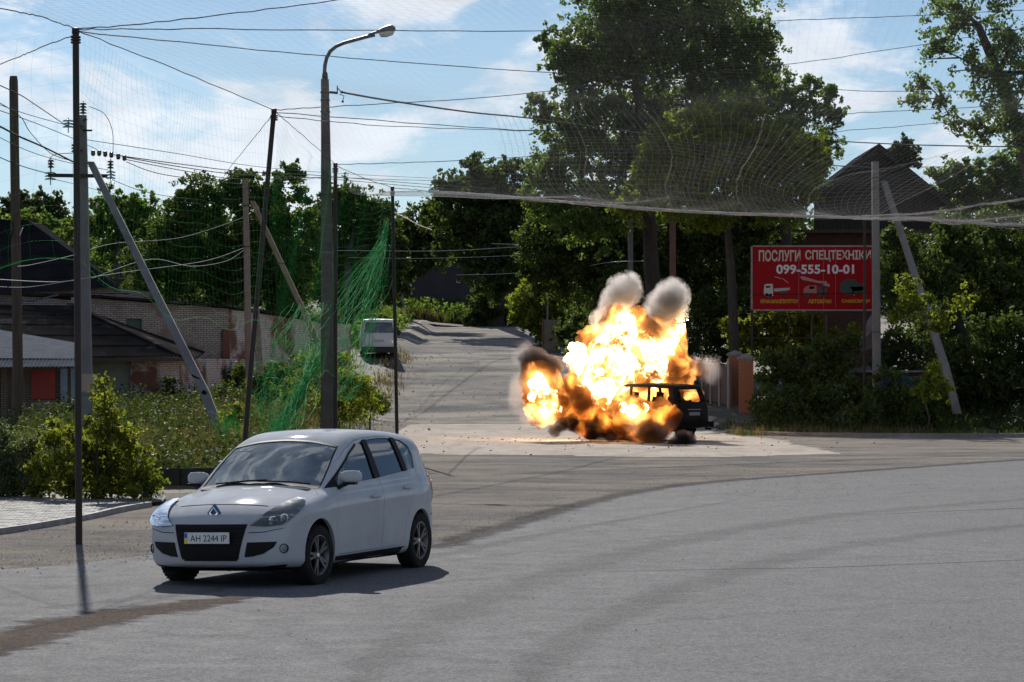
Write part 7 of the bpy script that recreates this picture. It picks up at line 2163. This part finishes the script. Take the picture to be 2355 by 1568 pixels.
# ---------------------------------------------------------------- white van up the street
def van():
    M_v = surf('van_white', (.66, .66, .67), (.58, .58, .58), scale=1.5, rough=.35, coat=.4, c3=(.28, .26, .24), s3=1.5, t3=(.6, .8)); M_k = surf_cache('van_black', (.015, .015, .016), rough=.6)
    side = [(.1, .32), (1, .28), (3.8, .28), (4.6, .34), (4.70, .5), (4.72, 1.0), (4.66, 1.5), (4.58, 1.86), (4.42, 1.955), (3.0, 1.985), (1.8, 1.97), (1.45, 1.88), (.85, 1.28), (.3, 1.12), (.04, .95), (0, .6)]
    plan = [(0, 0), (.02, .4), (.1, .7), (.3, .88), (.8, .94), (2.5, .95), (4.3, .94), (4.6, .90), (4.71, .75), (4.73, 0)]
    cs = CarShape(side, plan, .96, [.2, .4, .9, 1.2, 1.8, 2.1], [.06, .02, 0, .02, .09, .14], 4.73, 2.0, vox=.05, k=.10, curve=.2, crown=.05, arches=((.9, .36, .36), (3.75, .36, .36)), flare=0, curve_r=.03)
    v, q = cs.mesh(); bvh = bvh_of(v, q); HL = 4.73 / 2
    d = 139.5; x = P(864, 0, d).x; z = float(ground_h(-6.9, 141)) - .12
    root = empty('white_van', (x, d + 2.2, z), 'white panel van seen from behind, parked on the left of the side street', 'van', rz=math.radians(94))
    me = bpy.data.meshes.new('body'); me.from_pydata([tuple(p) for p in v], [], [tuple(a) for a in q]); me.update(); smooth_by(me, 40); link('body', me, M_v, root)
    fm = lambda y, zz: (Vector((-HL - 1, y, zz)), Vector((1, 0, 0)))
    def rp(nm, pl, mat, out=.008, th=.02, par=root, mp=fm):
        v_, f_ = cast_patch(bvh, pl, mp, .1, out=out, th=th); me = bpy.data.meshes.new(nm); me.from_pydata([tuple(p) for p in v_], [], f_); me.update(); return link(nm, me, mat, par)
    rp('rear_window', [(-.74, 1.25), (.74, 1.25), (.66, 1.78), (-.66, 1.78)], surf_cache('van_glass', (.05, .05, .055), rough=.15, coat=.5))
    rp('tailgate', [(-.80, .52), (.80, .52), (.80, 1.18), (-.80, 1.18)], M_v, .012)
    rp('number_plate', [(-.26, .80), (.26, .80), (.26, .91), (-.26, .91)], surf_cache('van_plate', (.4, .4, .38), rough=.5), .02)
    for sg in (-1, 1):
        pl = [(sg * .82, 1.0), (sg * .93, 1.0), (sg * .90, 1.55), (sg * .82, 1.55)]
        rp('tail_light', pl, surf_cache('van_lens', (.16, .015, .012), rough=.3), .006)
        sm = lambda s, zz, sg=sg: (Vector((HL - s, sg * 2, zz)), Vector((0, -sg, 0)))
        rp('side_window', [(1.2, 1.22), (1.65, 1.74), (2.3, 1.76), (2.35, 1.22)], surf_cache('van_glass', (.05, .05, .055)), mp=sm)
        m = MB(); m.box((HL - 1.1, sg * 1.08, 1.30), (.10, .20, .28)); m.build('wing_mirror', M_k, root)
    m = MB(); m.box((-HL - .01, 0, .42), (.14, 1.78, .26)); m.build('rear_bumper', M_k, root)
    m = MB(); m.lathe([(.0, .05), (.16, .04), (.2, 0)], n=14, c=(-1.9, .35, 1.97)); m.build('roof_vent', M_v, root)
    m = MB(); m.box((0, 0, .30), (4.0, 1.5, .08)); m.build('underbody', M_k, root)
    for s_ in (.9, 3.75):
        for sg in (1, -1): wheel_parts(root, HL - s_, sg * .82, sg, .33, .2, .2, M_k, surf_cache('van_rim', (.12, .12, .12)), M_k)
van()
build_car()
# ---------------------------------------------------------------- explosion: fire and smoke volumes
def vnoise(P3, scale, seed, octaves=5, gain=.55):
    """value-noise fBm at points (n,3)"""
    r = np.random.default_rng(seed); T = r.random((32, 32, 32)).astype(np.float32); out = np.zeros(len(P3)); amp = 1; tot = 0
    for o in range(octaves):
        q = P3 * scale * (2.03 ** o) + o * 7.3; i = np.floor(q).astype(int); f = q - i; f = f * f * (3 - 2 * f); i %= 32; j = (i + 1) % 32
        a = T[i[:, 0], i[:, 1], i[:, 2]] * (1 - f[:, 0]) + T[j[:, 0], i[:, 1], i[:, 2]] * f[:, 0]
        b = T[i[:, 0], j[:, 1], i[:, 2]] * (1 - f[:, 0]) + T[j[:, 0], j[:, 1], i[:, 2]] * f[:, 0]
        c = T[i[:, 0], i[:, 1], j[:, 2]] * (1 - f[:, 0]) + T[j[:, 0], i[:, 1], j[:, 2]] * f[:, 0]
        d = T[i[:, 0], j[:, 1], j[:, 2]] * (1 - f[:, 0]) + T[j[:, 0], j[:, 1], j[:, 2]] * f[:, 0]
        v = (a * (1 - f[:, 1]) + b * f[:, 1]) * (1 - f[:, 2]) + (c * (1 - f[:, 1]) + d * f[:, 1]) * f[:, 2]
        out += amp * np.abs(v * 2 - 1); tot += amp; amp *= gain
    return out / tot

def blob_mesh(name, blobs, vox, amp, nscale, seed, mat, parent, off=0.0, k=.25, minp=30):
    """closed billowing hull round a set of balls (centre, radius)"""
    C = np.array([tuple(c) for c, R in blobs]); R = np.array([r for c, r in blobs])
    lo = (C - R[:, None]).min(0) - amp - .2; hi = (C + R[:, None]).max(0) + amp + .2
    g = [np.arange(a, b, vox) for a, b in zip(lo, hi)]
    X = np.stack(np.meshgrid(*g, indexing='ij'), -1); sh = X.shape[:3]; X = X.reshape(-1, 3)
    D = np.full(len(X), 50.0)
    for c, r_ in zip(C, R):
        d = np.sqrt(((X - c) ** 2).sum(1)) - r_
        h = np.clip(.5 + .5 * (D - d) / k, 0, 1); D = D + (d - D) * h - k * h * (1 - h)
    near = np.abs(D) < amp * 1.6 + vox * 2
    nz = vnoise(X[near], nscale, seed)
    D[near] += (nz - .30) * -amp * 2.0 * -1 if False else (.30 - nz) * amp * 2.0
    D = (D + off).reshape(sh)
    D[:, :, g[2] < .02] = np.maximum(D[:, :, g[2] < .02], .01)
    D[0] = D[-1] = 1; D[:, 0] = D[:, -1] = 1; D[:, :, 0] = D[:, :, -1] = 1
    v, q = surface_nets(D, list(lo), vox)
    q = q[:, ::-1]
    pl = Vector(parent.location) if parent is not None else Vector((0, 0, 0))
    o = np_mesh(name, v - np.array(pl), q, mat, parent, smooth=True)
    bm = bmesh.new(); bm.from_mesh(o.data); bmesh.ops.recalc_face_normals(bm, faces=bm.faces); bm.to_mesh(o.data); bm.free()
    o.data.polygons.foreach_set('use_smooth', [True] * len(o.data.polygons))
    return o

def fire_volume(name, e_hot, c_hot, c_cool, dens, lo, hi, scale, soot=(.25, .12, .05), step=.12, seedv=0.0, dark=1.0):
    m, nt, N, L, out = new_mat(name)
    m.cycles.volume_step_rate = step
    tc = N.new('ShaderNodeTexCoord'); mp = N.new('ShaderNodeMapping'); mp.inputs['Location'].default_value = (seedv, seedv * .7, 0)
    L.new(tc.outputs['Object'], mp.inputs[0])
    n = N.new('ShaderNodeTexNoise'); n.inputs['Scale'].default_value = scale; n.inputs['Detail'].default_value = 5; n.inputs['Roughness'].default_value = .66; n.inputs['Distortion'].default_value = .5
    L.new(mp.outputs[0], n.inputs['Vector'])
    r = N.new('ShaderNodeMapRange'); r.inputs[1].default_value = lo; r.inputs[2].default_value = hi; r.interpolation_type = 'SMOOTHSTEP'
    L.new(n.outputs[0], r.inputs[0])
    p = N.new('ShaderNodeMath'); p.operation = 'POWER'; p.inputs[1].default_value = 1.6; L.new(r.outputs[0], p.inputs[0])
    e = N.new('ShaderNodeMath'); e.operation = 'MULTIPLY'; e.inputs[1].default_value = e_hot; L.new(p.outputs[0], e.inputs[0])
    cm = N.new('ShaderNodeMix'); cm.data_type = 'RGBA'; cm.inputs[6].default_value = rgba(c_cool); cm.inputs[7].default_value = rgba(c_hot); L.new(r.outputs[0], cm.inputs[0])
    d = N.new('ShaderNodeMapRange'); d.inputs[3].default_value = dens * dark; d.inputs[4].default_value = dens * .35; L.new(r.outputs[0], d.inputs[0])
    v = N.new('ShaderNodeVolumePrincipled'); v.inputs['Color'].default_value = rgba(soot); v.inputs['Anisotropy'].default_value = .2
    L.new(d.outputs[0], v.inputs['Density']); L.new(e.outputs[0], v.inputs['Emission Strength']); L.new(cm.outputs[2], v.inputs['Emission Color'])
    L.new(v.outputs[0], out.inputs['Volume'])
    return m

def smoke_volume(name, color, dens, scale, edge=.75, step=.35, ani=.35, power=1.2):
    """soft puff in a unit ball: thins out towards the rim, broken by noise"""
    m, nt, N, L, out = new_mat(name); m.cycles.volume_step_rate = step
    tc = N.new('ShaderNodeTexCoord'); n = N.new('ShaderNodeTexNoise'); n.inputs['Scale'].default_value = scale; n.inputs['Detail'].default_value = 5; n.inputs['Roughness'].default_value = .6
    mp = N.new('ShaderNodeMapping'); oi = N.new('ShaderNodeObjectInfo'); L.new(tc.outputs['Object'], mp.inputs[0])
    cb = N.new('ShaderNodeCombineXYZ'); k = N.new('ShaderNodeMath'); k.operation = 'MULTIPLY'; k.inputs[1].default_value = 40; L.new(oi.outputs['Random'], k.inputs[0])
    L.new(k.outputs[0], cb.inputs[0]); L.new(cb.outputs[0], mp.inputs['Location']); L.new(mp.outputs[0], n.inputs['Vector'])
    ln = N.new('ShaderNodeVectorMath'); ln.operation = 'LENGTH'; L.new(tc.outputs['Object'], ln.inputs[0])
    s = N.new('ShaderNodeMath'); s.operation = 'SUBTRACT'; s.inputs[0].default_value = 1.0; L.new(ln.outputs['Value'], s.inputs[1])
    nn = N.new('ShaderNodeMath'); nn.operation = 'MULTIPLY_ADD'; nn.inputs[1].default_value = 1.3; nn.inputs[2].default_value = -.62; L.new(n.outputs[0], nn.inputs[0])
    a = N.new('ShaderNodeMath'); a.operation = 'ADD'; L.new(s.outputs[0], a.inputs[0]); L.new(nn.outputs[0], a.inputs[1])
    r = N.new('ShaderNodeMapRange'); r.interpolation_type = 'SMOOTHSTEP'; r.inputs[1].default_value = .02; r.inputs[2].default_value = edge; r.inputs[4].default_value = dens; L.new(a.outputs[0], r.inputs[0])
    v = N.new('ShaderNodeVolumePrincipled'); v.inputs['Color'].default_value = rgba(color); v.inputs['Anisotropy'].default_value = ani
    L.new(r.outputs[0], v.inputs['Density']); L.new(v.outputs[0], out.inputs['Volume'])
    return m
_ico = {}
def puff(name, c, rad, mat, parent=None, label=None, cat=None, group=None, rot=0.0):
    if 'm' not in _ico:
        bm = bmesh.new(); bmesh.ops.create_icosphere(bm, subdivisions=3, radius=1.0); me = bpy.data.meshes.new('puff'); bm.to_mesh(me); bm.free(); _ico['m'] = me
    me = _ico['m'].copy(); me.materials.clear(); me.materials.append(mat)
    o = bpy.data.objects.new(name, me); COL.objects.link(o)
    c = Vector(c)
    if parent is not None: o.parent = parent; c = c - Vector(parent.location)
    o.location = c; o.scale = rad; o.rotation_euler = (0, math.radians(rot), 0)
    return tag(o, label, cat, group)

def explosion():
    def B(lst, seed=0):
        rr = random.Random(seed); return [(P(x, y, dd + rr.uniform(-.25, .25)), r_ / F * dd) for x, y, r_, dd in lst]
    FV = fire_volume('fire_gas', FIRE_E, (1.0, .42, .10), (1.0, .24, .03), 1.9, .42, .62, 1.3, step=.05, dark=2.2)
    FV2 = fire_volume('fire_gas_sooty', FIRE_E * .85, (1.0, .34, .05), (1.0, .19, .02), 3.8, .42, .66, 1.3, step=.06, seedv=5, soot=(.30, .13, .05), dark=1.4)
    FC = new_mat('fire_core'); m, nt, N, L, out = FC
    em = N.new('ShaderNodeEmission'); tc = N.new('ShaderNodeTexCoord'); n = N.new('ShaderNodeTexNoise'); n.inputs['Scale'].default_value = 1.9; n.inputs['Detail'].default_value = 7; n.inputs['Roughness'].default_value = .68
    L.new(tc.outputs['Object'], n.inputs['Vector']); cr = N.new('ShaderNodeValToRGB'); e = cr.color_ramp.elements
    e[0].position = .36; e[0].color = (1, .30, .04, 1); e[1].position = .62; e[1].color = (1, .80, .42, 1); L.new(n.outputs[0], cr.inputs[0]); L.new(cr.outputs[0], em.inputs[0])
    mr = N.new('ShaderNodeMapRange'); mr.inputs[1].default_value = .40; mr.inputs[2].default_value = .66; mr.inputs[3].default_value = .8; mr.inputs[4].default_value = 70.0; mr.interpolation_type = 'SMOOTHERSTEP'; L.new(n.outputs[0], mr.inputs[0]); L.new(mr.outputs[0], em.inputs[1])
    L.new(em.outputs[0], out.inputs[0])
    root = empty('fireball', (3.2, 87.4, 1.0), 'billowing white-hot and orange fireball bursting from the blackened car', 'explosion')
    main = B([(1432, 750, 42, 88), (1410, 765, 48, 88), (1385, 800, 62, 88), (1345, 815, 34, 87.6), (1335, 835, 40, 87.4), (1470, 800, 68, 88.3), (1535, 790, 40, 88.3), (1550, 765, 26, 88.4), (1430, 850, 84, 88), (1505, 850, 68, 88.4), (1365, 870, 62, 87.4),
              (1560, 850, 40, 88.6), (1590, 862, 26, 88.6), (1610, 872, 16, 88.6), (1395, 905, 46, 86.6), (1410, 880, 55, 87.6)], 1)
    blob_mesh('flame_cloud', main, .05, .50, .95, 3, FV, root)
    core = [(c, r_ * .58) for c, r_ in main[:11] + main[14:]]
    blob_mesh('flame_core', core, .06, .50, 1.1, 8, FC[0], root, k=.15)
    left = B([(1245, 905, 46, 85.8), (1236, 870, 34, 85.8), (1250, 945, 36, 85.8), (1222, 915, 26, 85.8), (1275, 930, 30, 85.9), (1215, 880, 14, 85.8)], 2)
    blob_mesh('flame_cloud', left, .05, .36, 1.0, 5, FV, root)
    blob_mesh('flame_core', [(c, r_ * .52) for c, r_ in left], .05, .36, 1.3, 9, FC[0], root, k=.25)
    front = B([(1432, 935, 28, 84.3), (1455, 945, 32, 84.3), (1480, 940, 24, 84.3), (1520, 930, 20, 84.2), (1535, 935, 14, 84.2), (1420, 925, 18, 84.4), (1415, 950, 14, 84.4)], 3)
    blob_mesh('flame_cloud', front, .04, .20, 1.1, 6, FV, root)
    blob_mesh('flame_core', [(c, r_ * .45) for c, r_ in front[:3]], .05, .16, 1.1, 10, FC[0], root, k=.1)
    sooty = B([(1300, 905, 44, 86.6), (1330, 930, 44, 86.2), (1320, 960, 34, 86), (1365, 955, 44, 85.8), (1395, 975, 34, 85.4), (1290, 950, 26, 86), (1460, 985, 34, 84.4), (1500, 975, 34, 84.3), (1425, 975, 30, 84.6), (1540, 960, 22, 84.2), (1500, 1000, 22, 84.3), (1350, 985, 22, 85.4)], 4)
    blob_mesh('burning_smoke', sooty, .05, .30, .95, 7, FV2, root)
    cab = B([(1450, 905, 16, 86.6), (1490, 908, 16, 86.8), (1580, 912, 13, 87.6), (1600, 915, 12, 87.9), (1540, 910, 13, 87.4), (1580, 905, 14, 88.6), (1610, 905, 12, 88.8)], 6)
    blob_mesh('cabin_flame', cab, .04, .14, 1.3, 12, FV, root)
    # smoke
    S1 = smoke_volume('smoke_tan', (.86, .80, .77), 3.2, 1.7, .55)
    S2 = smoke_volume('smoke_dark', (.16, .12, .11), 7.0, 1.6, .45)
    S3 = smoke_volume('smoke_thin', (.62, .55, .53), 1.1, 1.5, .8)
    def plume(label, parts, name='smoke_plume', mat=S1, group='smoke puffs round the explosion'):
        c0 = P(parts[0][0], parts[0][1], parts[0][2]); r0 = empty(name, c0, label, 'smoke', group)
        for i, pp in enumerate(parts):
            x, y, d, rx, rz = pp[:5]; s = d / F
            puff('puff', P(x, y, d), (rx * s, (rx + rz) / 2 * s, rz * s), pp[6] if len(pp) > 6 else mat, r0, rot=pp[5] if len(pp) > 5 else 0)
    plume('tan smoke column rising left above the fireball', [(1438, 665, 88, 48, 46), (1418, 700, 88, 48, 50), (1395, 738, 88, 44, 42)])
    plume('larger tan smoke column rising right above the fireball', [(1545, 680, 88.4, 46, 48), (1530, 712, 88.4, 58, 56), (1505, 745, 88.4, 50, 44)])
    plume('brown-black smoke curling over the left flame', [(1225, 828, 86.4, 40, 34, 0, S2), (1262, 842, 86.4, 36, 28, 0, S2), (1205, 815, 86.4, 34, 40, 0, S3)])
    plume('thin pinkish smoke at the far left of the blast', [(1190, 905, 86, 28, 60, 0, S3), (1215, 960, 86, 40, 30, 0, S3)])
    plume('thin pale smoke right of the blast by the fence', [(1632, 850, 88.5, 34, 40, 0, S3), (1600, 840, 88.8, 22, 26, 0, S3)])
    plume('small compact dark smoke ball on the ground before the burnt car', [(1562, 1014, 82.3, 27, 22, 0, S2), (1582, 1012, 82.3, 25, 22, 0, S2), (1548, 1020, 82.3, 20, 16, 0, S2), (1570, 1002, 82.3, 20, 16, 0, S2)])
    plume('brown smoke clots under the left flame', [(1276, 990, 85.4, 19, 17, 0, S2), (1312, 972, 85.4, 26, 22, 0, S2), (1330, 980, 85.4, 26, 20, 0, S2), (1292, 975, 85.4, 18, 22, 0, S2)])
    plume('brown smoke rolling from under the burnt car', [(1372, 985, 85.0, 32, 32, 0, S2), (1500, 995, 83.9, 46, 34, 0, S2), (1470, 975, 84, 40, 40, 0, S3), (1525, 985, 83.5, 36, 36, 0, S3)])
    # flying scraps
    rr = random.Random(12)
    mt = surf_cache('scrap_black', (.012, .011, .011), rough=.9)
    for i, (x, y, sz, lb) in enumerate([(1404, 778, .10, 'dark splinter flying in the middle of the upper fireball'), (1533, 882, .05, 'tiny scrap just above the roof of the burnt car'), (1468, 710, .05, 'tiny scrap between the two smoke columns'),
                                        (1195, 985, .06, 'scrap lying on the pale concrete left of the blast'), (1330, 740, .05, 'small scrap flying above the left part of the fireball')]):
        m_ = MB(); m_.box((0, 0, 0), (sz * .3, sz * .5, sz * 2.2), Matrix.Rotation(rr.uniform(0, 3), 3, (0, 1, 0)) @ Matrix.Rotation(rr.uniform(0, 3), 3, (1, 0, 0)))
        o = m_.build('flying_scrap', mt); o.location = P(x, y, 85.2 if y < 900 else 90); tag(o, lb, 'scrap', 'scraps thrown by the blast')
FIRE_E = 6.2
explosion()
